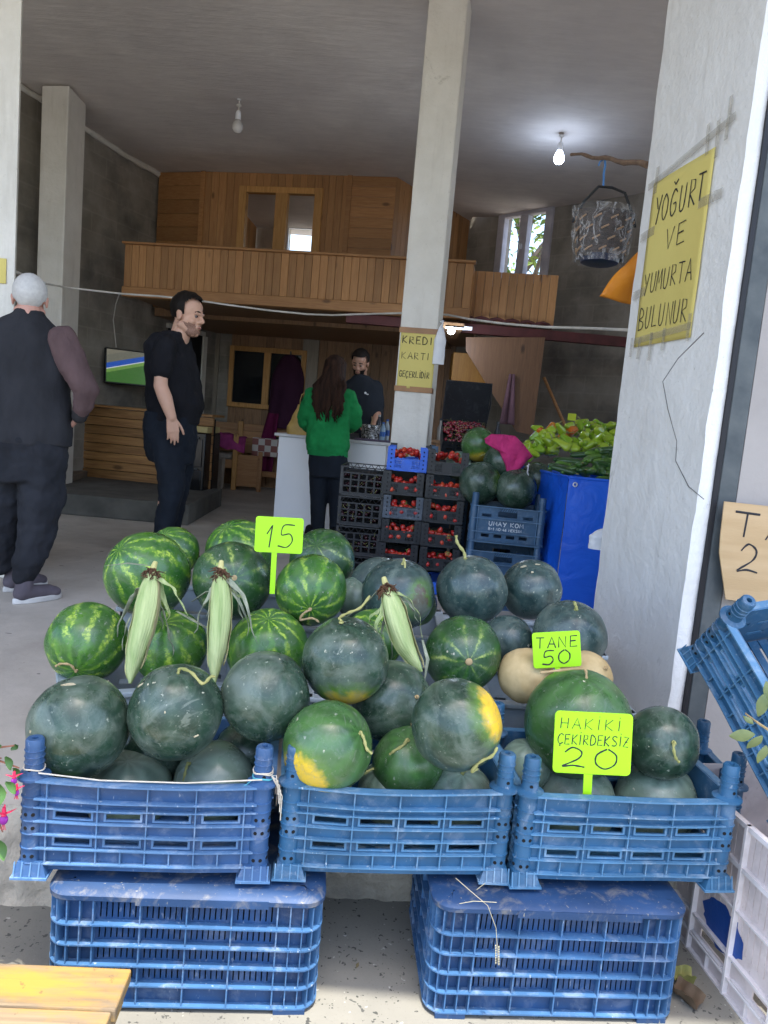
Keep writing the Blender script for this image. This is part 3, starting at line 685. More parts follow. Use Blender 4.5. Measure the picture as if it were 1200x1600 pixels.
    for sx, sy in ((-1, -1), (1, -1), (1, 1), (-1, 1)):
        Mx = T(sx * (L / 2 - pr), sy * (W / 2 - pr), 0) @ Matrix.Diagonal((-sx, -sy, 1, 1)) @ Matrix.Diagonal((1, 1, 1, 1))
        Mx = T(sx * (L / 2 - pr), sy * (W / 2 - pr), 0) @ RZ(rnd.uniform(-.06, .06)) @ Matrix.Diagonal((-sx, -sy if sy > 0 else 1, 1, 1))
        p = post.build('corner_post', [m, SHADEBLACK, mw], root, smooth=50); p.matrix_basis = Mx
    return root

def base_crate(M, label, m, mw, group, L=.60, W=.40, h=.285, seed=0):     # upside-down ribbed crate, used as a pedestal
    root = empty('pedestal_crate', M, label, 'crate', group); ins = .020
    def wp(v): return v + Vector((noise.noise(v * 5 + Vector((seed, 0, 0))), noise.noise(v * 5 + Vector((0, seed, 9))), noise.noise(v * 5 + Vector((5, seed, 0))))) * .004
    def rr(off, z, r=.045):             # rounded rectangle loop
        pts = []
        for cx, cy, a0 in ((L / 2 - r, W / 2 - r, 0), (-L / 2 + r, W / 2 - r, 90), (-L / 2 + r, -W / 2 + r, 180), (L / 2 - r, -W / 2 + r, 270)):
            for k in range(7): q = radians(a0 + 15 * k); pts.append(Vector((cx + cos(q) * (r - off), cy + sin(q) * (r - off), z)))
        return pts
    wall = MB(); rib = MB(); top = MB()
    levels = [.012, .062, .110, .158, .206, .262]
    rows = [(.069, .104), (.117, .152), (.165, .200), (.213, .256)]
    for ln, F in side_frames(L, W):
        holes = []; a = .10; b = ln - .10; n = 4 if ln > .5 else 2; cw = (b - a) / n
        for z0, z1 in rows:
            for i in range(n):
                for k in range(7):
                    x = a + cw * i + cw * (k + 1) / 8
                    if z1 > .24: z1b = z1 - rnd_(seed, x) * .012
                    else: z1b = z1
                    holes.append((x - .0016, x + .0016, z0, z1))
        wall.holed(ln - .09, h - .004, [(p[0] - .045, p[1] - .045, p[2], p[3]) for p in holes], .003, F @ T(.045, ins, 0))
        for i in range(n + 1):
            x = a + cw * i; rib.box(x - .0016, x + .0016, .002, ins, .012, .262, F)
        for x in (.045, .072, ln - .072, ln - .045): rib.box(x - .0014, x + .0014, .002, ins, .012, .262, F)
    for cs in ((1, 1), (-1, 1), (-1, -1), (1, -1)):      # curved corner wall with ribs
        c = Vector((cs[0] * (L / 2 - .045), cs[1] * (W / 2 - .045), 0)); a0 = atan2(cs[1], cs[0]) - pi / 4
        vs = []; 
        for k in range(7):
            q = a0 + k * pi / 12; vs += [c + Vector((cos(q) * .025, sin(q) * .025, 0)), c + Vector((cos(q) * .025, sin(q) * .025, h - .004))]
        wall.add(vs, [(2 * k, 2 * k + 2, 2 * k + 3, 2 * k + 1) for k in range(6)])
        for k in (2, 4):
            q = a0 + k * pi / 12; d = Vector((cos(q), sin(q), 0)); e = Vector((-d.y, d.x, 0)) * .0014
            rib.add([c + d * .025 - e, c + d * .044 - e, c + d * .044 + e, c + d * .025 + e] + [c + p + Vector((0, 0, .25)) for p in (d * .025 - e, d * .044 - e, d * .044 + e, d * .025 + e)], [(0, 1, 5, 4), (1, 2, 6, 5), (2, 3, 7, 6)], T(0, 0, .012))
    def ring(mb, z, th, o0, o1):
        A, B = rr(o0, z), rr(o1, z); n = len(A); C2, D2 = rr(o0, z + th), rr(o1, z + th)
        mb.add(A + B + C2 + D2, [(i, (i + 1) % n, 2 * n + (i + 1) % n, 2 * n + i) for i in range(n)] + [(2 * n + i, 2 * n + (i + 1) % n, 3 * n + (i + 1) % n, 3 * n + i) for i in range(n)] + [(i, n + i, n + (i + 1) % n, (i + 1) % n) for i in range(n)])
    for z in levels[:-1]: ring(rib, z, .0035, 0, ins + .002)
    # rolled top edge: skirt dropping a little, with a shallow notch on each long side
    P0 = rr(-.002, h - .019); P1 = rr(-.003, h - .008); P2 = rr(.006, h); P3 = rr(.05, h + .001); n = len(P0)
    top.add(P0 + P1 + P2 + P3, [(k * n + i, k * n + (i + 1) % n, (k + 1) * n + (i + 1) % n, (k + 1) * n + i) for k in range(3) for i in range(n)] + [tuple(range(3 * n, 4 * n))])
    Q = rr(.004, h - .019); top.add(P0 + Q, [(i, n + i, n + (i + 1) % n, (i + 1) % n) for i in range(n)])
    top.box(-L / 2 + .19, L / 2 - .12, -W / 2 - .005, -W / 2 + .004, h - .026, h - .008)
    for sx in (-1, 1):                  # feet left by the hand cut-outs of the rim
        top.box(sx * (L / 2 - .06) - .035, sx * (L / 2 - .06) + .035, -W / 2 + .001, -W / 2 + .02, 0, .0118)
        top.box(sx * (L / 2 - .06) - .035, sx * (L / 2 - .06) + .035, W / 2 - .02, W / 2 - .001, 0, .0118)
    wall.warp(wp).build('wall', m, root, smooth=30); rib.warp(wp).build('rib', mw, root, smooth=30); top.warp(wp).build('top', [DIRTY], root, smooth=50)
    return root
def rnd_(a, b): return abs(sin(a * 12.9898 + b * 78.233) * 43758.5453) % 1

GZ = -.2
def face(pl, pr_, W, z):               # matrix of a crate whose front lower edge runs pl -> pr_
    ex = Vector((pr_.x - pl.x, pr_.y - pl.y, 0)).normalized(); ey = Vector((-ex.y, ex.x, 0)); c = (pl + pr_) / 2
    c = Vector((c.x, c.y, z)) + ey * (W / 2); return basis(c, ex, ey, Vector((0, 0, 1)))
DIRTY = plastic('dirt caked navy plastic', (.013, .045, .12), (.24, .22, .18), .75, .6)
gp = 'ribbed crates the melon crates stand on'
base_crate(face(atz(66, 1580, GZ), atz(490, 1588, GZ), .40, GZ), 'dusty navy ribbed crate under the left melon crate', NAVY, NAVYW, gp, seed=1)
base_crate(face(atz(662, 1592, GZ), atz(1056, 1601, GZ), .40, GZ), 'scuffed navy ribbed crate with a dry grass stalk on its front', NAVY, NAVYW, gp, seed=2)
ZU = .100; gc = 'blue crates full of dark melons'
fA = face(atz(33, 1370, ZU), atz(408, 1376, ZU), .37, ZU); fB = face(atz(440, 1372, ZU), atz(783, 1378, ZU), .37, ZU); fC = face(atz(806, 1384, ZU), atz(1132, 1390, ZU), .37, ZU)
melon_crate(fA, 'blue crate with twine tied between its front posts', BLUE, BLUEW, gc, bow=.006, L=.535, seed=3)
melon_crate(fB, 'blue crate bridging the gap between the two pedestal crates', BLUE2, BLUE2W, gc, bow=.008, L=.535, seed=4)
melon_crate(fC, 'blue crate of melons with the lime sign reading 20', BLUE2, BLUE2W, gc, bow=.004, L=.535, seed=5)
# crate leaning at the right, mouth towards the street
_p = at(1066, 1018, 2.06); u = (at(1150, 930, 1.85) - _p).normalized(); l = at(1163, 1283, 1.84) - _p; l = (l - u * l.dot(u)).normalized(); wv = u.cross(l)
P0 = at(1066, 1018, 2.06)
LM2 = basis(P0 + l * .265 + wv * .185, l, -wv, u) if l.cross(-wv).dot(u) > 0 else basis(P0 + l * .265 + wv * .185, l, wv, u)
melon_crate(LM2, 'empty blue crate leaning on its side against the pillar', BLUE2, BLUE2W, None, seed=6, L=.53)
# white crate with blue paint on the ground at the right
wa_, wb_ = atz(1058, 1462, GZ), atz(1168, 1606, GZ)
ex = (wb_ - wa_).normalized(); org = wa_ - ex * .12; WL = .66; WH = onv(1168, 1290, wa_, wb_)[1] + .2
WMx = basis(V(org.x, org.y, GZ), ex, V(-ex.y, ex.x, 0), V(0, 0, 1))
wc_ = empty('white_crate', WMx, 'tall dirty white crate with a blue paint splotch', 'crate')
mb = MB(); rib = MB(); holes = []
cw = WL / 4
for r_ in range(4):
    for i in range(4):
        if r_ == 0: continue
        for k in range(6): x = cw * i + cw * (k + 1) / 7; z0 = .03 + r_ * (WH - .03) / 4; holes.append((x - .0014, x + .0014, z0, z0 + WH / 4 - .03))
holes.append((.20, .31, .060, .082)); holes.append((.42, .53, .060, .082))
mb.holed(WL, WH, holes, .004, T(0, .012, 0)); mb.box(0, .004, .016, .40, 0, WH); mb.box(WL - .004, WL, .016, .40, 0, WH); mb.box(0, WL, .40, .404, 0, WH)
mb.build('wall', WHITEP, wc_, smooth=0)
for z in (0, .045, .102, .015 + (WH - .03) / 2, .015 + (WH - .03) * .75, WH - .012): rib.box(0, WL, 0, .012, z, z + (.005 if z < .3 else .012))
for i in range(5): rib.box(cw * i - .004, cw * i + .004, -.002, .012, 0, WH)
for i in range(8): rib.box(WL / 8 * i - .002, WL / 8 * i + .002, .002, .012, .005, .045)
for z in (.046, .094): 
    for a in (.11, .35): rib.box(a, a + .20, .002, .012, z + .004, z + .010)
rib.box(-.01, WL + .01, -.008, .41, WH, WH + .006) if False else None
rib.build('rib', plastic("cleaner white rib", (.70, .66, .66), (.45, .38, .34), .35), wc_, smooth=0)
mb = MB(); n = 40; _s = onv(1122, 1450, org, wb_); ctr = V(_s[0], 0, _s[1] + .2); ring_ = []
for i in range(n):
    q = 2 * pi * i / n; rr_ = 1 + .28 * noise.noise(V(cos(q) * 2, sin(q) * 2, 4)) + .16 * noise.noise(V(cos(q) * 9, sin(q) * 9, 1))
    ring_.append((ctr.x + cos(q) * .085 * rr_, .0115, ctr.z + sin(q) * .062 * rr_))
mb.add(ring_, [tuple(range(n))]); mb.add([(p[0], .0119, p[2]) for p in ring_], [tuple(range(n - 1, -1, -1))])
mb.build('paint_splotch', plain("blue paint", (.012, .07, .30), (.01, .05, .22), .5, 12, .3, 60), wc_, smooth=0)

# grey trays of the second row, standing on the floor slab
def tray(M, label, L, W, h, m=GREYP):
    root = empty('plastic_tray', M, label, 'tray', 'grey trays behind the front crates')
    mb = MB()
    for ln, F in side_frames(L, W):
        mb.holed(ln, h, [(x0, x0 + .04, z0, z0 + .018) for z0 in (.08, .13, .18) for x0 in [.05 + .07 * k for k in range(int((ln - .1) / .07))]], .008, F)
    mb.box(-L / 2, L / 2, -W / 2, W / 2, .01, .02); mb.build('wall', m, root, smooth=0)
    mb = MB()
    for ln, F in side_frames(L, W): mb.box(-.012, ln + .012, -.014, .022, h, h + .016, F)
    mb.build('rim', m, root, smooth=0, bevel=.004); return root
tray(face(atz(70, 1092, .30), atz(425, 1066, .30), .40, 0), 'grey plastic tray under the striped melons', .56, .40, .29)
tray(T(.06, 2.38, 0) @ RZ(.02), 'grey plastic tray hidden under the middle melons', .50, .40, .29)
tray(T(.60, 2.44, 0) @ RZ(.03), 'grey plastic tray under the two cantaloupes', .46, .34, .29)
melon_crate(T(.80, 2.075, 0) @ RZ(.02), 'blue crate behind the front right crate beside the cantaloupes', BLUE2, BLUE2W, None, seed=8, h=.24, hp=.33, L=.50, W=.27)
for i, (x, y, h_) in enumerate(((-.62, 2.78, .40), (-.02, 2.80, .38), (.56, 2.84, .36))):
    tray(T(x, y, 0), ['grey tray carrying the rearmost striped melons', 'grey tray behind the lime sign reading 15', 'grey tray carrying the rear dark melons'][i], .56, .40, h_)

# ------------------------------------------------------------------ melons
MAT = {k: melon_mat(k + " melon rind", k) for k in ('striped', 'star', 'dark', 'green', 'blue', 'frost', 'cantaloupe')}
def sub(name, kind, patch, **k): MAT[name] = melon_mat(name + " melon rind", kind, patch, **k)
def camdir(dx, dy):                    # direction on a ball, as seen: dx right, dy up (fractions of the radius)
    s = sqrt(max(0, 1 - dx * dx - dy * dy)); return (RT * dx + UP * dy - FW * s).normalized()
RAD = {}
def melon(px, py, r, D, kind, label, group, pole=(.2, .9), ry=None, stem=None, elong=1.0, blossom=False, patch=None, stemmat=None, name='watermelon', cat='watermelon'):
    c = atd(px, py, D); R = r * D / FPX; z = camdir(*pole); x = z.orthogonal().normalized(); y = z.cross(x)
    M = basis(c, x, y, z); seed = px * .37
    if patch is not None:
        d = M.to_3x3().inverted() @ camdir(*patch[:2]); key = '%s patch %d' % (kind, px)
        sub(key, kind, d, **patch[2]); mt = MAT[key]
    else: mt = MAT[kind]
    mb = MB(); mb.ell((0, 0, 0), (R, R * (1 + .04 * sin(seed * 3)), R * (elong + .035 * sin(seed))), n=48, m=28)
    def wp(v):
        a = atan2(v.y, v.x); n = v.normalized(); k = 1 + .026 * noise.noise(n * 1.6 + V(seed, 0, 0)) + .010 * noise.noise(n * 4 + V(0, seed, 0)) + .004 * sin(10 * a) * (1 - n.z ** 2)
        if kind == 'cantaloupe': k += .012 * cos(10 * a) * (1 - n.z ** 2)
        dz = .03 * R * math.exp(-((1 - n.z) / .02)) 
        return v * k - V(0, 0, dz)
    mb.warp(wp)
    o = put(mb, name, mt, M, smooth=180); tag(o, label, cat, group)
    if stem:
        rs = .0034 if stem[0] != 'thick' else .0048; pts = [V(0, 0, R * elong * .97)]
        q = V(0, 0, R * elong * 1.02)
        I = M.to_3x3().inverted(); pts.append(q)
        for sx, sy, sd in stem[1]:     # stem path in pixels from the pole, at the scene's scale
            q = V(0, 0, R * elong) + I @ ((RT * sx - UP * sy) * (D / FPX) - FW * sd); pts.append(q)
        s = MB(); k = len(pts)
        # smooth the path
        P = [pts[0]]
        for i in range(len(pts) - 1):
            a = pts[max(i - 1, 0)]; b = pts[i]; c2 = pts[i + 1]; d = pts[min(i + 2, k - 1)]
            for j in range(1, 6):
                t = j / 5; P.append(.5 * ((2 * b) + (c2 - a) * t + (2 * a - 5 * b + 4 * c2 - d) * t * t + (3 * b - a - 3 * c2 + d) * t ** 3))
        n = len(P); s.tube(P, [rs * (1.9 if i < 3 else 1 + .25 * sin(i * 1.7)) * (1 if i < n - 4 else .9) for i in range(n)], 8)
        s.build('stem', stemmat or STEMM, o)
    if blossom:
        s = MB(); s.ell((0, 0, R * elong * .985), (R * .09, R * .09, R * .03), n=12, m=6); s.build('blossom_scar', DRYST, o)
    RAD[o.name] = R; return o
SCAR = plain("corky pale scar", (.50, .44, .30), (.36, .31, .20), .85, 30, .4, 90)
def scar(o, spots):                    # corky patches grown into the rind: (x, y, width, height) as seen, fractions of the radius
    R = RAD[o.name]; W3 = o.matrix_basis.to_3x3(); I = W3.inverted()
    for k, (dx, dy, w_, h_) in enumerate(spots):
        n = I @ camdir(dx, dy); a = (I @ RT); a = (a - n * a.dot(n)).normalized(); b = n.cross(a); mb = MB(); N = 16; pts = []
        for i in range(N):
            q = 2 * pi * i / N; r_ = 1 + .5 * noise.noise(V(cos(q) * 1.6 + k * 7, sin(q) * 1.6, dx * 9)); p = (n + a * cos(q) * w_ * r_ + b * sin(q) * h_ * r_).normalized() * R * 1.016; pts.append(p)
        c = n * R * 1.019; mb.add(pts + [c] + [p * .97 for p in pts], [(i, (i + 1) % N, N) for i in range(N)] + [(i, N + 1 + i, N + 1 + (i + 1) % N, (i + 1) % N) for i in range(N)])
        mb.build('scar', SCAR, o, smooth=60)
gs = 'striped watermelons in the second tier'; gd = 'dark watermelons in the front crates'; gr = 'dark watermelons at the back of the pile'
# rear tiers first
melon(272, 862, 39, 2.78, 'striped', 'small part of a striped melon behind the topmost left striped melon', gs, (-.2, .7))
melon(375, 866, 54, 2.80, 'striped', 'pale green striped melon behind the star marked melon', gs, (-.3, .8))
melon(503, 877, 52, 2.75, 'star', 'large mottled green melon behind the lime sign reading 15', gs, (-.1, .55))
melon(231, 897, 65, 2.52, 'striped', 'topmost left striped melon with the corn silk against it', gs, (-.45, .62), elong=1.06)
melon(363, 907, 60, 2.50, 'star', 'dark striped melon with its blossom star facing the street', gs, (.25, .15), blossom=True)
melon(486, 922, 57, 2.42, 'striped', 'striped melon below the lime sign 15 with a curled dry stem', gs, (.06, -.42), stem=('', [(-8, 4, .01), (-14, 14, .012), (4, 12, .012), (14, 18, .01)]), stemmat=DRYST)
melon(137, 1003, 60, 2.30, 'striped', 'striped melon at the left end of the second tier, dry stem low', gs, (.05, -.55), stem=('', [(-6, -10, .01), (-20, -12, .012), (-28, -8, .012)]), stemmat=DRYST, elong=1.04)
melon(266, 1010, 58, 2.32, 'striped', 'striped melon between the two left corn cobs', gs, (.0, .75))
melon(418, 1014, 64, 2.27, 'striped', 'striped melon right of the middle corn cob', gs, (.1, .85))
melon(583, 1000, 48, 2.30, 'striped', 'green striped melon mostly behind the right corn cob', gs, (.3, .6))
melon(723, 1022, 61, 2.20, 'star', 'big dark green melon with yellow blossom star right of the corn', gs, (.05, .0), blossom=True)
melon(557, 934, 34, 2.62, 'frost', 'small grey green melon wedged between striped and brown marked melon', gr, (0, .9))
melon(592, 915, 46, 2.66, 'blue', 'blue grey melon just left of the brown marked melon', gr, (.1, .95))
melon(622, 929, 58, 2.46, 'blue', 'blue grey melon with a brown patch behind the right corn cob', gr, (.12, .88), patch=(.62, .0, dict(pcol=(.10, .065, .04), psize=.10)), stem=('', [(2, -6, 0), (2, 14, .02), (-10, 34, .035)]))
melon(651, 945, 32, 2.60, 'green', 'melon wedged behind the star melon and brown marked melon', gr, (0, .9))
melon(737, 922, 54, 2.50, 'blue', 'dark melon at the back with a tall upright stem', gr, (-.22, .93), stem=('thick', [(-2, -10, 0), (-12, -24, 0), (-14, -36, .0)]))
m3_ = melon(830, 921, 48, 2.60, 'blue', 'rearmost right dark melon with pale specks near its crown', gr, (-.2, .9))
melon(793, 1000, 40, 2.40, 'blue', 'small dark melon above the cantaloupes and beside the star melon', gr, (-.3, .8))
melon(890, 994, 55, 2.32, 'blue', 'blue green melon in front of the pillar behind the TANE sign', gr, (.05, .82), stem=('thick', [(-1, -6, 0), (-4, -13, 0)]))
scar(m3_, [(-.35, .78, .10, .03), (-.12, .62, .04, .03), (.1, .85, .08, .02)])
# cantaloupes
melon(822, 1056, 43, 2.17, 'cantaloupe', 'left cantaloupe under the TANE sign', 'two beige cantaloupes', (-.5, .6), name='cantaloupe', cat='melon')
melon(914, 1060, 43, 2.20, 'cantaloupe', 'right cantaloupe mostly behind the big green melon', 'two beige cantaloupes', (.6, .5), name='cantaloupe', cat='melon', stem=('', [(-10, 2, 0), (-28, 4, 0), (-44, 10, .01)]), stemmat=DRYST)
# crate A
melon(203, 1236, 66, 1.87, 'frost', 'frosted melon low in the twine crate, left one', gd, (.1, .9), elong=.98)
melon(335, 1222, 63, 1.89, 'frost', 'frosted melon low in the twine crate with a hanging stem', gd, (-.5, .65), stem=('', [(-2, 8, .012), (-4, 20, .014), (-4, 30, .012)]))
melon(238, 1170, 55, 1.95, 'dark', 'dark melon in the gap behind the two big melons of the twine crate', gd, (.2, .9))
melon(385, 1175, 50, 1.98, 'dark', 'dark melon deep behind in the right of the twine crate', gd, (.2, .9))
m1_ = melon(124, 1135, 77, 1.74, 'dark', 'big smooth dark melon above the left front post', gd, (-.1, .93), patch=(-.15, -.93, dict(psize=.10, pcol=(.45, .30, .04))))
m2_ = melon(275, 1112, 73, 1.76, 'dark', 'big dark melon with pale scars and a long bent stem', gd, (.16, .90), stem=('', [(4, -8, 0), (22, -3, .01), (40, 12, .02), (52, 2, .02), (58, 2, .016)]))
melon(415, 1087, 68, 1.83, 'dark', 'dark melon leaning right between scarred and yellow bottomed melon', gd, (.55, .72))
scar(m2_, [(-.38, .82, .075, .055), (-.62, .66, .085, .03), (-.08, .90, .03, .08), (.62, -.30, .05, .012), (.05, .25, .012, .03)]); scar(m1_, [(-.05, .93, .16, .035), (-.62, .12, .035, .03)])
# crate B
melon(612, 1096, 63, 1.98, 'dark', 'dark melon tucked behind the two yellow patched melons', gd, (.60, .30), stem=('', [(6, 10, .008), (-2, 26, .014), (-8, 40, .014), (-4, 50, .01)]), stemmat=DRYST)
melon(638, 1192, 58, 1.88, 'green', 'green melon low in the middle of the bridging crate', gd, (-.05, .8), stem=('', [(-6, 6, .01), (-20, 14, .014), (-26, 20, .01)]))
melon(608, 1237, 50, 1.89, 'frost', 'frosted low melon in the bridging crate with stem bent left', gd, (-.3, .85), stem=('', [(-12, -2, .01), (-34, 10, .02), (-48, 26, .02)]))
melon(714, 1246, 56, 1.88, 'frost', 'frosted low melon under the yellow patched melon', gd, (.1, .85), stem=('', [(14, -14, .012), (30, -28, .014), (36, -38, .01)]))
melon(512, 1166, 69, 1.75, 'green', 'light green melon with yellow patch at lower left and tiny scar', gd, (.75, .45), patch=(-.60, -.55, dict(psize=.30)), stem=('', [(6, 8, .008), (10, 22, .01), (18, 30, .008)]))
melon(540, 1032, 67, 1.90, 'dark', 'dusty dark melon topping the middle crate, yellow underneath', gd, (-.08, .93), patch=(.05, -.93, dict(psize=.26, pcol=(.55, .38, .04))), stem=('', [(-2, -6, .0), (12, -14, .008), (30, -22, .01), (44, -40, .01)]), elong=1.04)
melon(713, 1132, 71, 1.72, 'dark', 'dark melon with a bright yellow patch on its right side', gd, (.38, -.80), patch=(.80, .45, dict(psize=.26, pcol=(.80, .48, .03))), stem=('', [(-8, 2, .012), (4, -14, .02), (22, -24, .024), (30, -36, .02)]))
# crate C
melon(822, 1196, 40, 1.98, 'frost', 'pale dark melon half hidden at the left back of the right crate', gd, (0, .9))
melon(1034, 1160, 57, 1.92, 'dark', 'glossy dark melon at the right with a short curly stem', gd, (-.03, .28), stem=('', [(-4, 4, .012), (-2, 18, .016), (4, 26, .014)]))
melon(903, 1130, 83, 1.96, 'green', 'largest green melon behind the lime sign reading 20', gd, (.06, .93), stem=('', [(-4, -14, 0), (-34, -14, .01), (-72, -10, .015)]), stemmat=DRYST)
melon(897, 1252, 64, 1.97, 'frost', 'low frosted melon behind the stake of the sign reading 20', gd, (0, .9))
melon(1023, 1254, 65, 1.97, 'frost', 'low grey green melon at right with an upright crooked stem', gd, (.2, .88), stem=('thick', [(-2, -8, 0), (2, -22, .0), (6, -38, 0), (12, -46, 0)]))
# ------------------------------------------------------------------ corn
HUSK3 = plain('browning husk tip', (.40, .33, .18), (.26, .25, .11), .7, 14, .5, 60, stretch=(6, 6, .8))
HUSK2 = plain('yellowed corn husk', (.55, .54, .30), (.33, .38, .15), .65, 5, .5, 60, stretch=(9, 9, .6))
def corn(p_top, p_tip, D0, D1, label, seed, bw):
    rnd = random.Random(seed); A = atd(*p_top, D0); B = atd(*p_tip, D1); ax = (B - A); L = ax.length; z = ax.normalized()
    x = (RT - z * RT.dot(z)).normalized(); y = z.cross(x); M = basis(A, x, y, z)
    if y.dot(FW) > 0: y = -y; x = y.cross(z); M = basis(A, x, y, z)       # local y faces the viewer
    mb = MB(); prof = [(0, .014), (.05, .018), (.15, .8), (.32, 1.0), (.55, 1.0), (.75, .8), (.9, .48), (1, .12)]
    def bend(v): return .012 * sin(v * 3.6 + seed) * v + .010 * max(0, v - .7) * (1 if seed % 2 else -1) * 6 * .5
    def rad(t):
        for (a, ra), (b, rb) in zip(prof, prof[1:]):
            if a <= t <= b: return (ra + (rb - ra) * (t - a) / (b - a)) if ra > .05 else .35 + (.8 - .35) * t / .15
        return .1
    def fn(u, v):
        q = 2 * pi * u; r = bw * rad(v) * (1 + .07 * sin(3 * q + v * 5) + .07 * noise.noise(V(cos(q) * 1.5, sin(q) * 1.5 + seed, v * 5)) + .018 * sin(q * 22 + noise.noise(V(v * 3, q, seed)) * 2))
        return V(cos(q) * r + bend(v), sin(q) * r, v * L)
    mb.grid(fn, 96, 30); o = put(mb, 'corn_cob', HUSK, M, smooth=180); tag(o, label, 'corn', 'corn cobs leaning on the melons')
    mb = MB(); mb.tube([(0, 0, -.014), (0, .004, .0), (0, 0, .03)], [.007, .010, .013], 10)
    for k in range(90):
        a = rnd.uniform(0, 2 * pi); r0 = rnd.uniform(.006, .016); q = V(cos(a) * r0, sin(a) * r0, rnd.uniform(-.006, .02)); P = [q]
        for j in range(3): q = q + V(rnd.uniform(-.008, .008) + cos(a) * .004, rnd.uniform(-.008, .008) + sin(a) * .004, rnd.uniform(-.003, .011)); P.append(q)
        mb.tube(P, [.0022, .002, .0016, .0007], 5)
    mb.build('silk', SILK, o)
    mb = MB(); mb.tube([(.004, 0, -.030), (.002, .002, -.01), (0, -.004, .03), (0, 0, .06)], [.007, .0095, .011, .015], 10); mb.build('shank', plain("cut stalk", (.52, .47, .20), (.40, .38, .14), .7, 20), o)
    for k in range(4):                      # overlapping husk sheaths
        a0 = -pi / 2 + (k - 1.5) * .95 + rnd.uniform(-.2, .2); wd = rnd.uniform(1.0, 1.4); z1 = rnd.uniform(.80, .99); lf = MB()
        def sh(u, v, a0=a0, wd=wd, z1=z1, k=k):
            t = .06 + v * (z1 - .06); aa = a0 + (u - .5) * wd * (1 - max(0, v - .55) / .45 * .9) + .12 * sin(v * 4 + k); ed = abs(u - .5) * 2
            r = bw * rad(t) + .0016 + .0009 * k + .0045 * ed ** 4 * (.4 + noise.noise(V(v * 6, k, seed))) + .0007 * sin(u * 40)
            return V(cos(aa) * r + bend(t), sin(aa) * r, t * L)
        lf.grid(sh, 22, 26); ol = lf.build('husk_leaf', (HUSK2, HUSK, HUSK, HUSK3)[k], o, smooth=180); ol.modifiers.new("thick", 'SOLIDIFY').thickness = .0007
    G3 = M.to_3x3().inverted() @ V(0, 0, -1)
    for k in range(8):                      # limp torn leaves
        lf = MB(); a = -pi / 2 + rnd.uniform(-2.2, 2.2); ln = rnd.uniform(.08, .19); wv_ = rnd.uniform(.007, .014); z0 = rnd.uniform(.02, .07); d0 = V(cos(a), sin(a), rnd.uniform(-.2, .9)).normalized(); g = rnd.uniform(.4, 1.0); tw = rnd.uniform(-1.6, 1.6); ks = rnd.uniform(0, 9)
        if d0.y > 0: d0.y *= .2
        def fl(u, v):
            t = v; p = V(cos(a) * bw * .45, sin(a) * bw * .45, z0) + d0 * ln * t * (1 - .25 * t) + G3 * ln * g * t * t + V(noise.noise(V(t * 4, ks, 1)), noise.noise(V(t * 4, ks, 5)), noise.noise(V(t * 4, ks, 9))) * .018 * t
            sd = d0.cross(V(cos(a) * .3, sin(a) * .3 - .6, .5)).normalized(); sd = (Matrix.Rotation(tw * t, 3, d0) @ sd)
            w2 = wv_ * (1 - t) ** .7 * (1 + .3 * noise.noise(V(t * 7, ks, 3))); return p + sd * (u - .5) * 2 * w2 + d0.cross(sd) * (abs(u - .5) * .9 * w2 + .002 * sin(t * 20 + u * 5))
        lf.grid(fl, 6, 20); ol = lf.build('husk_leaf', HUSKD if k % 3 else HUSK, o, smooth=180)
        ol.modifiers.new("thick", 'SOLIDIFY').thickness = .0006
    return o
corn((238, 893), (205, 1068), 2.17, 2.02, 'left corn cob, bare tip of its husk pointing down at the scarred melon', 1, .031)
corn((344, 892), (345, 1066), 2.17, 2.04, 'middle corn cob with brown silk and torn papery husk leaves', 2, .029)
corn((603, 918), (652, 1052), 2.12, 2.02, 'right corn cob, pale green, lying between grey melon and star melon', 3, .030)
# stray dry leaf strips between cobs
mb = MB()
for pts in ([(300, 940, 2.2), (322, 925, 2.16), (340, 920, 2.14)], [(276, 955, 2.2), (300, 968, 2.16), (330, 985, 2.16)], [(165, 884, 2.3), (200, 880, 2.26), (235, 884, 2.2)], [(540, 965, 2.2), (570, 945, 2.16), (600, 912, 2.13)], [(660, 1000, 2.1), (668, 1030, 2.08), (664, 1060, 2.08)]):
    mb.tube([atd(*p) for p in pts], [.004, .007, .003], 6, flat=.25)
tag(mb.build('husk_strips', HUSKD), 'torn dry husk strips caught between the cobs and melons', 'husk strips', kind='stuff')

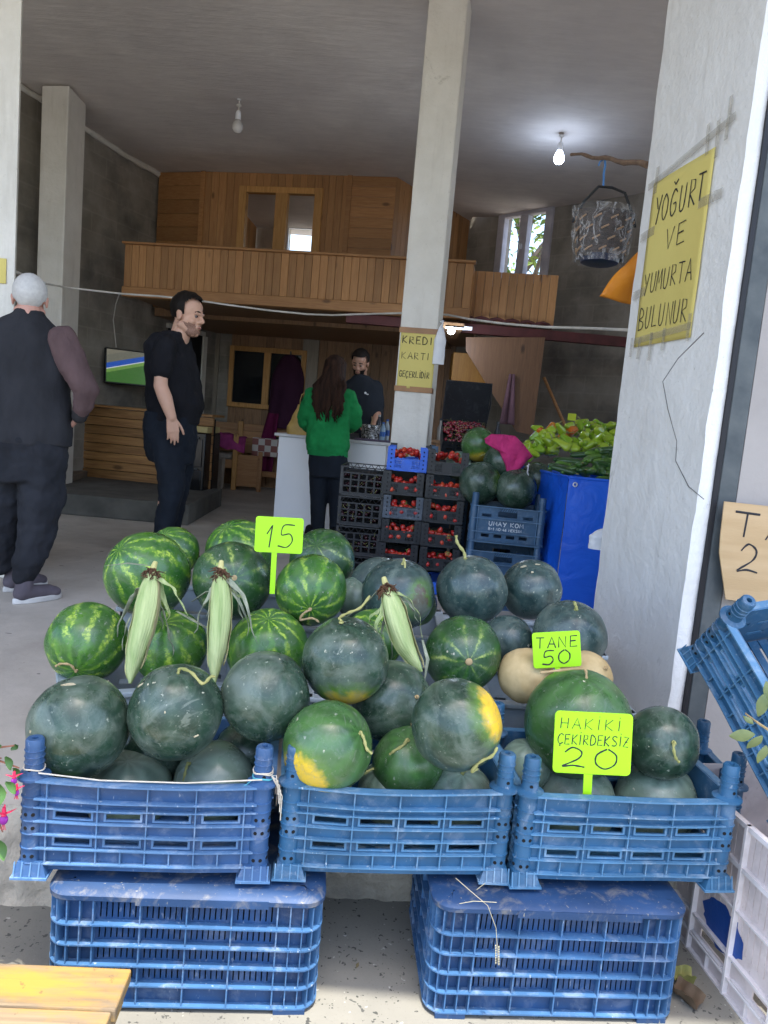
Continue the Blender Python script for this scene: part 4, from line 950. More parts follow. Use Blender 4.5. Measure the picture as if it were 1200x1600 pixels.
# ------------------------------------------------------------------ handwriting
G = {'A': [[(0, 0), (.5, 1), (1, 0)], [(.2, .38), (.85, .36)]], 'B': [[(.1, 0), (.1, 1), (.7, .9), (.75, .65), (.1, .5), (.85, .35), (.8, .08), (.05, 0)]],
 'C': [[(.95, .85), (.5, 1), (.1, .7), (.05, .3), (.4, 0), (.95, .12)]], 'D': [[(.1, 0), (.1, 1), (.7, .85), (.95, .5), (.7, .1), (.05, 0)]],
 'E': [[(.9, 1), (.1, .98), (.1, 0), (.95, .03)], [(.1, .52), (.75, .55)]], 'G': [[(.95, .85), (.5, 1), (.1, .7), (.05, .3), (.4, 0), (.9, .15), (.9, .45), (.5, .45)]],
 'H': [[(.1, 0), (.1, 1)], [(.9, 0), (.9, 1)], [(.1, .5), (.9, .5)]], 'I': [[(.5, 0), (.5, 1)]], 'K': [[(.1, 0), (.1, 1)], [(.9, 1), (.1, .45), (.95, 0)]],
 'L': [[(.1, 1), (.1, 0), (.9, .02)]], 'M': [[(0, 0), (.15, 1), (.5, .35), (.85, 1), (1, 0)]], 'N': [[(.08, 0), (.08, 1), (.92, 0), (.92, 1)]],
 'O': [[(.5, 1), (.12, .75), (.08, .3), (.45, 0), (.88, .25), (.9, .7), (.5, 1)]], 'R': [[(.1, 0), (.1, 1), (.75, .92), (.75, .6), (.1, .48), (.95, 0)]],
 'S': [[(.9, .9), (.4, 1), (.1, .75), (.8, .35), (.7, .05), (.05, .05)]], 'T': [[(0, 1), (1, .97)], [(.5, .98), (.48, 0)]], 'U': [[(.1, 1), (.12, .2), (.45, 0), (.8, .2), (.9, 1)]],
 'V': [[(.05, 1), (.45, 0), (.95, 1)]], 'Y': [[(.05, 1), (.48, .5)], [(.98, 1), (.4, -.1)]], 'Z': [[(.1, 1), (.9, .97), (.05, .03), (.95, 0)], [(.3, .5), (.75, .5)]],
 '0': [[(.5, 1), (.1, .7), (.1, .25), (.5, 0), (.9, .25), (.92, .7), (.55, 1)]], '1': [[(.1, .6), (.6, 1), (.5, 0)]], '2': [[(.1, .75), (.4, 1), (.8, .8), (.7, .45), (.05, .04), (.5, .1), (1, .03)]],
 '5': [[(.95, 1), (.3, .98), (.2, .55), (.7, .6), (.9, .3), (.6, 0), (.05, .05)]], '4': [[(.7, 0), (.7, 1), (.05, .35), (.95, .35)]], '6': [[(.8, 1), (.2, .5), (.15, .15), (.5, 0), (.85, .25), (.5, .5), (.2, .35)]],
 '-': [[(.1, .5), (.8, .5)]], ':': [[(.5, .1), (.5, .2)], [(.5, .6), (.5, .7)]], '3': [[(.1, .9), (.6, 1), (.8, .75), (.4, .53), (.85, .3), (.5, 0), (.05, .1)]]}
DIA = {'Ğ': ('G', [[(.2, 1.32), (.5, 1.18), (.85, 1.34)]]), 'İ': ('I', [[(.46, 1.2), (.54, 1.28)]]), 'Ç': ('C', [[(.5, -.02), (.42, -.25), (.6, -.22)]])}
def write(mb, text, x, z, h, wd, gap, sw, M, wob=.03, slope=0.0):   # strokes on local plane x-z, raised 1 mm towards -y
    rnd = random.Random(len(text) * 7 + int(h * 1e4))
    for k, chh in enumerate(text):
        if chh == ' ': x += wd * .8; continue
        st = G.get(chh) or (G[DIA[chh][0]] + DIA[chh][1]); cwd = wd * (.55 if chh in 'Iİ1:' else 1)
        dx, dz = rnd.uniform(-wob, wob) * h, rnd.uniform(-wob, wob) * h
        for line in st:
            P = [V(x + p[0] * cwd + dx + .12 * h * (p[1] - .5) * slope, 0, z + p[1] * h + dz) for p in line]
            if len(P) > 3 and chh in 'BCDGOSU0256Ğ3Ç':      # rounded letters
                Q = []
                for i in range(len(P) - 1):
                    a = P[max(i - 1, 0)]; b = P[i]; c2 = P[i + 1]; d = P[min(i + 2, len(P) - 1)]
                    for j in range(6):
                        t = j / 6; Q.append(.5 * ((2 * b) + (c2 - a) * t + (2 * a - 5 * b + 4 * c2 - d) * t * t + (3 * b - a - 3 * c2 + d) * t ** 3))
                Q.append(P[-1]); P = Q
            ph = rnd.uniform(0, 50); mb.tube(P, [sw * 1.22 * (1.0 + .45 * noise.noise(V(i * .45, ph, 0))) for i in range(len(P))], 6, M)
        x += cwd + gap
def flatten(mb, n, o): return mb
def stake_sign(px0, py0, px1, py1, D, stake, label, rows, tilt=.0):
    a = atd(px0, py0, D); b = atd(px1, py0 + tilt, D); c = atd(px0, py1, D)
    W = (b - a).length; H = (a - c).length; ex = (b - a).normalized(); ez = (UP - ex * UP.dot(ex)).normalized(); ey = ez.cross(ex)
    M = basis(c, ex, ey, ez); r = empty('price_sign', M, label, 'price sign', 'lime price signs')
    mb = MB(); rr = W * .06; pts = []
    for cx, cz, a0 in ((W - rr, H - rr, 0), (rr, H - rr, 90), (rr, rr, 180), (W - rr, rr, 270)):
        for k in range(5): q = radians(a0 + 22.5 * k); pts.append((cx + cos(q) * rr, cz + sin(q) * rr))
    n = len(pts); mb.add([(p[0], y, p[1]) for y in (0, .003) for p in pts], [tuple(range(n - 1, -1, -1)), tuple(range(n, 2 * n))] + [(i, (i + 1) % n, n + (i + 1) % n, n + i) for i in range(n)])
    mb.build('card', LIME, r, smooth=0, bevel=.0008)
    mb = MB(); s = W * .055; mb.box(W * stake[0] - s, W * stake[0] + s, .0005, .0035, -stake[1], -.0003); mb.build('stake', LIME, r, smooth=0)
    mb = MB()
    for t, x, z, h, wd, gap, sw in rows: write(mb, t, x * W, z * H, h * H, wd * W, gap * W, sw, T(0, -.0002, 0) @ Matrix.Diagonal((1, .35, 1, 1)), slope=.6)
    mb.build('writing', INK, r)
stake_sign(397, 806, 472, 862, 2.36, (.42, .13), 'lime sign reading 15 above the striped melons', [('15', .22, .16, .62, .34, .08, .0016)], 4)
stake_sign(834, 989, 909, 1045, 2.08, (.5, .03), 'lime sign reading TANE 50 above the cantaloupes', [('TANE', .08, .56, .30, .17, .06, .0014), ('50', .18, .10, .38, .26, .07, .0016)], -4)
stake_sign(863, 1110, 985, 1207, 1.78, (.46, .085), 'large lime sign reading HAKİKİ ÇEKİRDEKSİZ 20', [('HAKİKİ', .07, .72, .17, .11, .045, .0009), ('ÇEKİRDEKSİZ', .05, .47, .16, .072, .018, .0011), ('20', .12, .10, .32, .30, .10, .0016)], 6)

# twine round the posts of the left crate
fA_i = fA
def cp(x, y, z): return fA @ V(x, y, z)
mb = MB(); Lh, Wh = .535 / 2 - .0225, .37 / 2 - .0225
def loop(cx, z, r, tw): return [cp(cx + cos(q) * r, -Wh + sin(q) * r, z + tw * sin(q * .5) + .002 * sin(q * 3)) for q in [k * pi / 8 for k in range(int(17))]]
mb.tube(loop(-Lh, .240, .0215, .004), .0016, 6); mb.tube(loop(Lh, .246, .0218, .006), .0018, 6); mb.tube(loop(Lh, .254, .0216, -.004), .0016, 6)
mb.tube([cp(-Lh + .015, -Wh - .02, .238), cp(-.1, -Wh - .021, .226), cp(.08, -Wh - .021, .226), cp(Lh - .0, -Wh - .023, .240)], .0017, 6)
for k in range(5): mb.tube([cp(Lh + .02, -Wh - .015, .245), cp(Lh + .03 + .004 * k, -Wh - .02, .25 - .012 * k), cp(Lh + .034 + .003 * k, -Wh - .022, .225 - .02 * k)], .0011, 5)
tag(mb.build('twine', ROPE), 'pale twine strung across the front of the left melon crate', 'twine')
mb = MB(); mb.tube(loop(Lh, .236, .0218, .003), .002, 6); mb.tube([cp(Lh - .02, -Wh - .012, .236), cp(Lh - .035, -Wh - .02, .225), cp(Lh - .045, -Wh - .018, .222)], .0013, 5)
tag(mb.build('turquoise_cord', plain("turquoise cord", (.10, .42, .50), rough=.8)), 'turquoise cord knotted round the right post of the twine crate', 'cord')

# ------------------------------------------------------------------ people
def head(mb, c, f, up, s=1.0, hairline=None):       # adds a sculpted head to mb; returns its frame
    f = f.normalized(); up = (up - f * up.dot(f)).normalized(); l = up.cross(f)
    F = basis(c, f, l, up) @ Matrix.Diagonal((s, s, s, 1))
    def E(p, r): q = MB(); q.ell((0, 0, 0), r, n=22, m=14); mb.add(q.v, q.f, F @ T(*p))
    def K(a, b, r0, r1):
        q = MB(); q.cap2(a, b, r0, r1, 12); mb.add(q.v, q.f, F)
    E((-.012, 0, .034), (.098, .078, .090)); E((.024, 0, -.03), (.068, .063, .088)); E((.03, 0, .045), (.062, .062, .062))
    for sg in (-1, 1):
        K((.0, .052 * sg, -.062), (.062, .018 * sg, -.100), .026, .021); E((.058, .036 * sg, -.03), (.026, .026, .026))
        E((.094, .013 * sg, -.033), (.012, .009, .009)); K((.083, .038 * sg, .020), (.092, .008 * sg, .018), .011, .011)
        E((-.006, .080 * sg, -.008), (.020, .008, .032)); E((-.012, .084 * sg, .004), (.014, .007, .018)); 
    E((.070, 0, -.100), (.024, .022, .020)); K((.091, 0, .012), (.112, 0, -.024), .008, .013); E((.104, 0, -.032), (.014, .011, .009))
    K((.088, -.016, -.060), (.088, .016, -.060), .0085, .0085); K((.086, -.014, -.070), (.086, .014, -.070), .009, .009)
    K((-.022, 0, -.06), (-.045, 0, -.20), .058, .064)
    return F
def eyes(F, body, s=1.0, brow=HAIRD, look=0):
    for sg in (-1, 1):
        e = MB(); q = MB(); q.ell((0, 0, 0), .0095, n=14, m=9); e.add(q.v, q.f, F @ T(.0815, .031 * sg, .001)); e.cur = 1
        q = MB(); q.ell((0, 0, 0), (.004, .0058, .0058), n=12, m=8); e.add(q.v, q.f, F @ T(.0890, .031 * sg + look, .001)); e.build('eye', [EYEW, IRIS], body, world=True)
        b = MB(); b.tube([F @ V(.094, .012 * sg, .026), F @ V(.093, .030 * sg, .030), F @ V(.080, .050 * sg, .024)], [.004, .0055, .003], 8); b.build('eyebrow', brow, body, world=True)
    m = MB(); m.tube([F @ V(.0935, -.020, -.0655), F @ V(.099, 0, -.0645), F @ V(.0935, .020, -.0655)], [.002, .0055, .002], 8); m.build('lips', LIPM, body, world=True)
def shell(F, keep, off, n=64, m=40):    # hair / beard: a thickened patch over the skull shape
    mb = MB(); vs = []
    for j in range(m + 1):
        for i in range(n): 
            a = -pi / 2 + pi * j / m; q = 2 * pi * i / n; d = V(cos(a) * cos(q), cos(a) * sin(q), sin(a)); vs.append(d)
    def surf(d):
        best = 0
        for c, r in (((-.012, 0, .034), (.098, .078, .090)), ((.024, 0, -.03), (.068, .063, .088)), ((.03, 0, .045), (.062, .062, .062)), ((.045, .0, -.085), (.050, .052, .038)), ((.050, 0, -.04), (.040, .060, .045))):
            o = V(-c[0] / r[0], -c[1] / r[1], -c[2] / r[2]); dd = V(d.x / r[0], d.y / r[1], d.z / r[2])
            A = dd.dot(dd); B = 2 * o.dot(dd); C = o.dot(o) - 1; D = B * B - 4 * A * C
            if D > 0: best = max(best, (-B + sqrt(D)) / (2 * A))
        return best
    P = [d * (surf(d) + off(d)) for d in vs]; fs = []
    for j in range(m):
        for i in range(n):
            q = (j * n + i, j * n + (i + 1) % n, (j + 1) * n + (i + 1) % n, (j + 1) * n + i)
            if all(keep(P[k]) for k in q): fs.append(q)
    mb.add(P, fs, F); return mb
def hand(mb, wrist, d, palm, thumb, s=1.0, curl=.5, spread=.03):   # d: towards fingers; palm: way the palm faces; thumb: side of the thumb
    d = d.normalized(); palm = (palm - d * palm.dot(d)).normalized(); t = (thumb - d * thumb.dot(d) - palm * thumb.dot(palm)).normalized()
    for k in range(4):
        o = (1.5 - k) * .0195 * s; a = wrist + d * .015 * s + t * o * .7; b = wrist + d * .088 * s + t * o
        mb.cap2(a, b, .0135 * s, .0115 * s, 10)
    for k, ln in enumerate((.072, .082, .076, .060)):
        o = (1.5 - k) * .0195 * s; p = wrist + d * (.090 - .006 * abs(k - 1)) * s + t * o; dir_ = (d + t * spread * (1.5 - k) * .5).normalized(); c = curl * (1 + .15 * k)
        r = .0088 * s
        for j, fr in enumerate((.45, .32, .26)):
            dir_ = (dir_ + palm * c * .55).normalized(); q = p + dir_ * ln * fr * s; mb.cap2(p, q, r, r * .9, 10); p = q; r *= .9
    p = wrist + d * .025 * s + t * .028 * s; dir_ = (d * .75 + t * .6 + palm * .25).normalized(); r = .0115 * s
    for fr in (.040, .032, .026): q = p + dir_ * fr * s; mb.cap2(p, q, r, r * .9, 10); p = q; r *= .88; dir_ = (dir_ + d * .35 + palm * .2).normalized()
def ring(mb, pts, n=28):                # torso / trouser loft: (centre, half-width, half-depth, width direction)
    vs = []; fs = []
    for c, rw, rd, ax in pts:
        ax = Vector((ax[0], ax[1], 0)).normalized(); dp = Vector((-ax.y, ax.x, 0))
        for k in range(n):
            q = 2 * pi * k / n; e = .85
            vs.append(Vector(c) + ax * rw * math.copysign(abs(cos(q)) ** e, cos(q)) + dp * rd * math.copysign(abs(sin(q)) ** e, sin(q)))
    k = len(pts)
    for i in range(k - 1):
        for j in range(n): fs.append((i * n + j, i * n + (j + 1) % n, (i + 1) * n + (j + 1) % n, (i + 1) * n + j))
    fs += [tuple(range(n - 1, -1, -1)), tuple(range((k - 1) * n, k * n))]
    return mb.add(vs, fs)
def person(mb, skin, label, voxel=.0055):
    b = mb.build('person', skin, smooth=180); organic(b, voxel, 3); return tag(b, label, 'person')
def cloth(mb, name, m, body, voxel=.009, smooth=8, disp=.012, dscale=.10):
    o = mb.build(name, m, body, world=True, smooth=180); return organic(o, voxel, smooth, disp, dscale)
def shoe(body, heel, toe, m, ankle, s=1.0):
    d = (toe - heel); d.z = 0; L = d.length; d.normalize(); w_ = V(-d.y, d.x, 0)
    F = basis(V(heel.x, heel.y, heel.z), d, w_, V(0, 0, 1))
    mb = MB(); q = MB()
    q.cap2((.045, 0, .055), (L - .07, 0, .045), .046, .040, 14); q.cap2((.05, 0, .06), (.06, 0, .115), .048, .045, 14); q.ell((L - .05, 0, .04), (.05, .045, .033), n=16, m=10)
    mb.add(q.v, q.f, F); o = mb.build('shoe', m, body, world=True, smooth=180); organic(o, .008, 4)
    s_ = MB(); n = 24; pts = []
    for k in range(n):
        a = 2 * pi * k / n; pts.append((L / 2 + cos(a) * (L / 2 + .006), sin(a) * (.046 + .008 * cos(a))))
    q = MB(); q.prism(pts, 0, .032); s_.add(q.v, q.f, F); s_.build('sole', SOLE, o, world=True, bevel=.006)

# --- young man in black, seen from his right side, looking right
Y0 = 5.25
def Jy(x, y, dy=0): return at(x, y, Y0 + dy)
mb = MB(); hc = Jy(293, 493, .02); fdir = V(.97, -.30, -.10)
HF = head(mb, hc, fdir, V(0, 0, 1), 1.12)
mb.chain([Jy(283, 520, .02), Jy(272, 545, .03)], [.066, .075])
sh, el, wr = Jy(254, 548, -.17), Jy(251, 603, -.22), Jy(268, 652, -.24)
mb.chain([sh, el, Jy(258, 622, -.235), wr], [.040, .046, .048, .033]); 
hand(mb, wr, Jy(272, 690, -.25) - wr, V(-.55, .8, 0), V(.8, .5, -.1), 1.08, .35)
sh2, el2, wr2 = Jy(276, 545, .22), Jy(280, 605, .27), Jy(285, 655, .29)
mb.chain([sh2, el2, wr2], [.04, .045, .034]); hand(mb, wr2, Jy(296, 690, .22) - wr2, V(0, -1, 0), V(1, 0, 0), 1.05, .4)
mb.chain([Jy(270, 560, .03), Jy(270, 640, .03)], [.085, .09]); mb.chain([Jy(264, 665, -.07), Jy(267, 740, -.07), Jy(247, 866, -.06)], [.08, .065, .045]); mb.chain([Jy(273, 665, .10), Jy(279, 740, .12), Jy(261, 862, .16)], [.08, .065, .045])
ym = person(mb, SKIN, 'person in a black t-shirt with short dark hair, standing in profile')
eyes(HF, ym)
hr = shell(HF, lambda p: p.z > -.03 and (p.x < .028 + max(0, p.z - .06) * .75 or p.z > .098) and not (p.x > -.02 and p.z < .0), lambda d: .006 + .020 * max(0, d.z - .2) + .010 * max(0, d.x) * max(0, d.z) + .005 * noise.noise(d * 11))
o = hr.build('hair', HAIRD, ym, world=True, smooth=180)
bd = shell(HF, lambda p: (-.005 < p.x) and p.z < -.040 - .25 * max(0, p.x - .06) and not (p.x > .062 and -.074 < p.z < -.052 and abs(p.y) < .020), lambda d: .0025 + .001 * noise.noise(d * 30))
BEARD = NT("short beard stubble"); _c = BEARD.coord(); BEARD = BEARD.fin(BEARD.ramp(BEARD.noise(_c, 220, 3), [(.35, (.17, .095, .068)), (.6, (.36, .20, .145))]), .8, .2)
bd.build('beard', BEARD, ym, world=True, smooth=180)
ax = V(.25, .97, 0); mb = MB()               # width axis runs away from the viewer
ring(mb, [(Jy(271, 660, .03), .175, .168, ax), (Jy(274, 630, .03), .19, .188, ax), (Jy(271, 600, .03), .195, .178, ax), (Jy(268, 570, .03), .205, .158, ax), (Jy(265, 543, .03), .215, .136, ax), (Jy(268, 527, .03), .17, .105, ax), (Jy(276, 519, .03), .085, .080, ax)])
mb.chain([Jy(259, 541, -.15), Jy(254, 562, -.185), Jy(252, 578, -.205)], [.076, .074, .070]); mb.chain([sh2, Jy(280, 572, .255)], [.092, .080])
cloth(mb, 'tshirt', BLACKC, ym, .009, 5, .024, .09)
mb = MB()
ring(mb, [(Jy(268, 645, .02), .165, .172, ax), (Jy(266, 672, .02), .178, .180, ax), (Jy(266, 700, .02), .175, .170, ax), (Jy(268, 722, .02), .15, .150, ax)])
mb.chain([Jy(262, 690, -.07), Jy(267, 735, -.08), Jy(268, 770, -.07), Jy(256, 828, -.07), Jy(246, 870, -.06)], [.115, .100, .086, .070, .062]); mb.chain([Jy(272, 690, .10), Jy(280, 735, .12), Jy(276, 770, .13), Jy(266, 825, .14), Jy(260, 868, .16)], [.115, .100, .084, .070, .062])
cloth(mb, 'trousers', NAVYC, ym, .009, 5, .024, .08)
f0 = Jy(243, 0, 0)
shoe(ym, V(-1.64, 5.16, 0), V(-1.35, 5.09, 0), BLACKC, None); shoe(ym, V(-1.60, 5.42, 0), V(-1.31, 5.37, 0), BLACKC, None)

# --- white haired man in a vest, seen from behind, walking away at the left edge
Y1 = 3.96
def Jo(x, y, dy=0): return at(x, y, Y1 + dy)
mb = MB(); HF = head(mb, Jo(47, 468, .02), V(-.35, .93, -.05), V(0, 0, 1), 1.0)
for sg in (1,):
    s1, e1, w1 = Jo(104, 545, -.02), Jo(134, 608, -.02), Jo(126, 645, .02)
    mb.chain([s1, e1, w1], [.055, .048, .032]); hand(mb, w1, Jo(112, 670, .12) - w1, V(-.9, .3, 0), V(-.2, .9, .3), 1.08, .7)
    s2, e2, w2 = Jo(-38, 540, .1), Jo(-50, 605, .12), Jo(-40, 660, .2)
    mb.chain([s2, e2, w2], [.055, .048, .032]); hand(mb, w2, V(.05, .1, -.3), V(1, 0, 0), V(0, 1, 0), 1.0, .5)
mb.chain([Jo(44, 505, .02), Jo(38, 600, .02), Jo(40, 680, .02)], [.07, .09, .09]); mb.chain([Jo(66, 700, 0), Jo(66, 775, .02), Jo(38, 900, -.01)], [.08, .06, .04]); mb.chain([Jo(15, 700, .02), Jo(7, 780, .07), Jo(-2, 880, .14)], [.08, .06, .04])
om = person(mb, SKIN3, 'person with white hair in a dark vest, seen from behind')
eyes(HF, om, brow=HAIRW)
shell(HF, lambda p: p.x < .05 and p.z > -.075 - .25 * max(0, p.x) and not (p.x > -.045 and p.z < -.012) and not (p.x > .02 and p.z < .07), lambda d: .007 + .003 * noise.noise(d * 16)).build('hair', HAIRW, om, world=True, smooth=180)
ax = V(.96, .28, 0); mb = MB()
ring(mb, [(Jo(38, 694, 0), .238, .150, ax), (Jo(38, 660, 0), .235, .152, ax), (Jo(38, 610, 0), .228, .150, ax), (Jo(40, 560, 0), .225, .140, ax), (Jo(42, 522, .0), .205, .118, ax), (Jo(44, 504, .01), .135, .095, ax), (Jo(46, 490, .01), .075, .078, ax), (Jo(47, 484, .01), .072, .074, ax)])
cloth(mb, 'vest', VESTC, om, .009, 5, .020, .12)
mb = MB(); mb.chain([Jo(98, 532, -.02), Jo(116, 575, -.03), Jo(135, 608, -.02), Jo(131, 630, .0), Jo(127, 640, .015)], [.078, .074, .064, .052, .046]); cloth(mb, 'shirt_sleeve', SLEEVE, om, .008, 4, .014, .06); mb = MB(); mb.chain([Jo(-30, 535, .08), e2, w2], [.078, .066, .045]); cloth(mb, 'shirt_sleeve', SLEEVE, om, .008, 4, .014, .06)
mb = MB(); mb.chain([Jo(126, 644, .02), Jo(124, 650, .025)], [.043, .040]); mb.build('cuff', plain("black cuff", (.02, .018, .02), rough=.8), om, world=True)
mb = MB()
ring(mb, [(Jo(38, 680, 0), .215, .145, ax), (Jo(37, 710, 0), .215, .15, ax), (Jo(36, 750, 0), .19, .14, ax)])
mb.chain([Jo(66, 710, 0), Jo(66, 770, .02), Jo(58, 820, .02), Jo(50, 860, .0), Jo(37, 897, -.01)], [.125, .118, .104, .088, .064]); mb.chain([Jo(12, 710, .03), Jo(6, 780, .07), Jo(2, 830, .1), Jo(-2, 880, .14)], [.125, .112, .095, .064])
cloth(mb, 'trousers', TROUS, om, .009, 4, .04, .10)
shoe(om, V(-1.935, 3.90, 0), V(-1.78, 4.12, 0), SHOEM, None); shoe(om, V(-2.10, 4.12, 0), V(-1.97, 4.36, 0), SHOEM, None)

# --- long haired woman in green, back to us, at the counter
Y2 = 6.7
def Jw(x, y, dy=0): return at(x, y, Y2 + dy)
mb = MB(); HF = head(mb, Jw(523, 578, 0), V(.25, .95, -.22), V(0, 0, 1), .95)
for p in (((482, 628, 0), (478, 655, .06), (488, 672, .28)), ((552, 630, .04), (556, 660, .1), (545, 670, .32))):
    a, b, c = [Jw(*q) for q in p]; mb.chain([a, b, c], [.026, .028, .024]); hand(mb, c, V(.1, .9, -.05), V(0, 0, -1), V(1 if p[0][0] < 520 else -1, .2, 0), .9, .5)
mb.chain([Jw(518, 618, .02), Jw(514, 690, .02)], [.06, .08]); mb.chain([Jw(500, 715, .02), Jw(498, 775, .02), Jw(495, 842, 0)], [.07, .05, .035]); mb.chain([Jw(528, 715, .02), Jw(527, 775, .03), Jw(525, 842, .03)], [.07, .05, .035])
wm = person(mb, SKIN, 'person with long brown hair in a green sweatshirt, back turned')
eyes(HF, wm)
mb = MB()
for k in range(70):
    a = pi + random.uniform(-1.75, 1.75); q = V(cos(a) * .088, sin(a) * .080, random.uniform(-.01, .07)); ln = random.uniform(.22, .40) * (1 if abs(a - pi) < 1.2 else .8)
    side = q.y * .55 + random.uniform(-.02, .02); P = [HF @ V(q.x * .55, q.y * .6, .11), HF @ q, HF @ V(q.x * 1.12, q.y * 1.12, -.08)]
    e = HF @ V(-.10 - abs(side) * .1, q.y * 1.3 + side * .5, -.10); wv1 = random.uniform(-.02, .02); P += [e + V(wv1, -.015, -ln * .3), e + V(-wv1 * .8, -.022, -ln * .6), e + V(wv1 * 1.2, -.026, -ln * .85), e + V(random.uniform(-.02, .03), -.03, -ln)]
    mb.tube(P, [.020, .024, .024, .020, .017, .011, .003], 7)
sk = shell(HF, lambda p: p.x < .05 or p.z > .075, lambda d: .014); mb.add(sk.v, sk.f)
for v in list(range(0)): pass
o = mb.build('hair', HAIRB, wm, world=True, smooth=180)
ax = V(.98, .12, 0); mb = MB()
ring(mb, [(Jw(512, 709, .02), .180, .135, ax), (Jw(512, 695, .02), .195, .145, ax), (Jw(513, 670, .02), .190, .14, ax), (Jw(515, 640, .02), .195, .135, ax), (Jw(517, 620, .02), .185, .11, ax), (Jw(519, 608, .02), .12, .09, ax), (Jw(521, 600, .02), .07, .07, ax)])
mb.chain([Jw(490, 620, .02), Jw(480, 640, .02), Jw(476, 657, .05), Jw(486, 671, .22)], [.084, .080, .070, .047]); mb.chain([Jw(543, 622, .05), Jw(552, 645, .06), Jw(554, 662, .1), Jw(547, 670, .26)], [.084, .080, .070, .047])
cloth(mb, 'sweatshirt', GREENC, wm, .009, 5, .034, .08)
mb = MB(); ring(mb, [(Jw(512, 712, .02), .182, .136, ax), (Jw(512, 703, .02), .184, .138, ax)]); o = mb.build('hem_band', GREENC, wm, world=True)
mb = MB(); ring(mb, [(Jw(513, 700, .02), .170, .13, ax), (Jw(513, 725, .02), .180, .14, ax), (Jw(512, 745, .02), .165, .13, ax)])
mb.chain([Jw(499, 730, .02), Jw(498, 775, .02), Jw(497, 810, .0), Jw(495, 842, .0)], [.098, .080, .068, .058]); mb.chain([Jw(528, 730, .02), Jw(527, 775, .03), Jw(526, 810, .03), Jw(525, 842, .03)], [.098, .080, .068, .058])
cloth(mb, 'trousers', NAVYC, wm, .009, 5, .010, .1)
for x in (-.66, -.43): shoe(wm, V(x, 6.62, 0), V(x + .03, 6.86, 0), BLACKC, None)

# --- bearded cashier behind the counter, looking down
Y3 = 7.85
def Jc(x, y, dy=0): return at(x, y, Y3 + dy)
mb = MB(); HF = head(mb, Jc(563, 567, 0), V(-.22, -.90, -.42), V(0, -.3, 1), 1.02)
for p in (((587, 615, .02), (590, 645, -.04), (583, 668, -.2)), ((548, 612, .02), (545, 640, -.04), (556, 664, -.2))):
    a, b, c = [Jc(*q) for q in p]; mb.chain([a, b, c], [.040, .045, .034]); hand(mb, c, V(-.1, -.9, -.1), V(0, 0, -1), V(-1 if p[0][0] > 570 else 1, -.2, 0), 1.0, .5)
mb.chain([Jc(566, 608, .04), Jc(570, 690, .04)], [.07, .08]); mb.chain([Jc(560, 700, .02), Jc(558, 815, .02)], [.07, .045]); mb.chain([Jc(582, 700, .02), Jc(584, 815, .02)], [.07, .045])
cm = person(mb, SKIN2, 'person with dark beard in a black t-shirt behind the counter, looking down')
eyes(HF, cm)
shell(HF, lambda p: (p.x < .035 or p.z > .085) and p.z > -.02 and not (p.x > -.01 and p.z < .015), lambda d: .010 + .012 * max(0, d.z) + .003 * noise.noise(d * 14)).build('hair', HAIRD, cm, world=True, smooth=180)
shell(HF, lambda p: p.x > -.01 and p.z < -.040 - .2 * max(0, p.x - .07) and not (p.x > .075 and -.076 < p.z < -.056 and abs(p.y) < .018), lambda d: .005).build('beard', HAIRD, cm, world=True, smooth=180)
ax = V(.99, -.1, 0); mb = MB()
ring(mb, [(Jc(570, 695, .02), .20, .14, ax), (Jc(569, 660, .02), .205, .14, ax), (Jc(568, 625, .02), .215, .13, ax), (Jc(567, 603, .02), .19, .11, ax), (Jc(566, 592, .02), .12, .09, ax), (Jc(565, 586, .01), .075, .075, ax)])
mb.chain([Jc(586, 606, .02), Jc(590, 634, -.01)], [.082, .074]); mb.chain([Jc(549, 604, .02), Jc(546, 632, -.01)], [.082, .074])
cloth(mb, 'tshirt', plain("black blue tee", (.012, .016, .024), rough=.9), cm, .010, 5, .014, .12)
mb = MB(); ring(mb, [(Jc(571, 688, .02), .18, .13, ax), (Jc(571, 720, .02), .18, .13, ax)]); mb.chain([Jc(560, 720, .02), Jc(558, 812, .02)], [.10, .065]); mb.chain([Jc(582, 720, .02), Jc(584, 812, .02)], [.10, .065]); cloth(mb, 'trousers', NAVYC, cm, .012, 4, 0)
mb = MB(); c = Jc(571, 614, -.125); mb.ell(c, (.012, .004, .012), n=10, m=6); mb.ell(c + V(.02, 0, -.012), (.014, .004, .006), n=10, m=6); mb.build('chest_emblem', BAGW, cm, world=True)

# ------------------------------------------------------------------ counter and what stands on it
KA, KB = (-1.10, 7.30), (-.005, 7.10); KM = wallM(KA, KB); kl = (Vector(KB) - Vector(KA)).length
co_ = empty('counter', KM, 'glossy white sales counter between the customer and the cashier', 'counter')
mb = MB(); mb.box(.02, kl - .03, 0, .5, 0, .905); mb.build('body', WHITEB, co_, bevel=.003)
mb = MB(); mb.box(-.02, kl + .02, -.025, .54, .908, .935); mb.build('top', plain("white worktop edge", (.78, .78, .80), rough=.35), co_, bevel=.003)
mb = MB(); mb.box(kl * .37, kl * .375, -.002, .0, 0, .9); mb.build('seam', GREYP, co_)
KT = .936
def onk(px, py, dy): p = at(px, py, 7.2 + dy); return V(p.x, p.y, KT)
c = onk(578, 684, .16); mb = MB()
def foil(u, v):
    q = 2 * pi * u; r = .085 + .007 * noise.noise(V(cos(q) * 5, sin(q) * 5, v * 6)) + .004 * sin(q * 9 + v * 6); return V(cos(q) * r, sin(q) * r, v * .155)
mb.grid(foil, 60, 14)
pt = NT("crumpled silver and black wrap"); _c = pt.coord(); PT = pt.fin(pt.ramp(pt.noise(_c, 38, 4, .6, 1.5), [(.47, (.02, .02, .02)), (.55, (.55, .55, .56))]), .3, .6, .3)
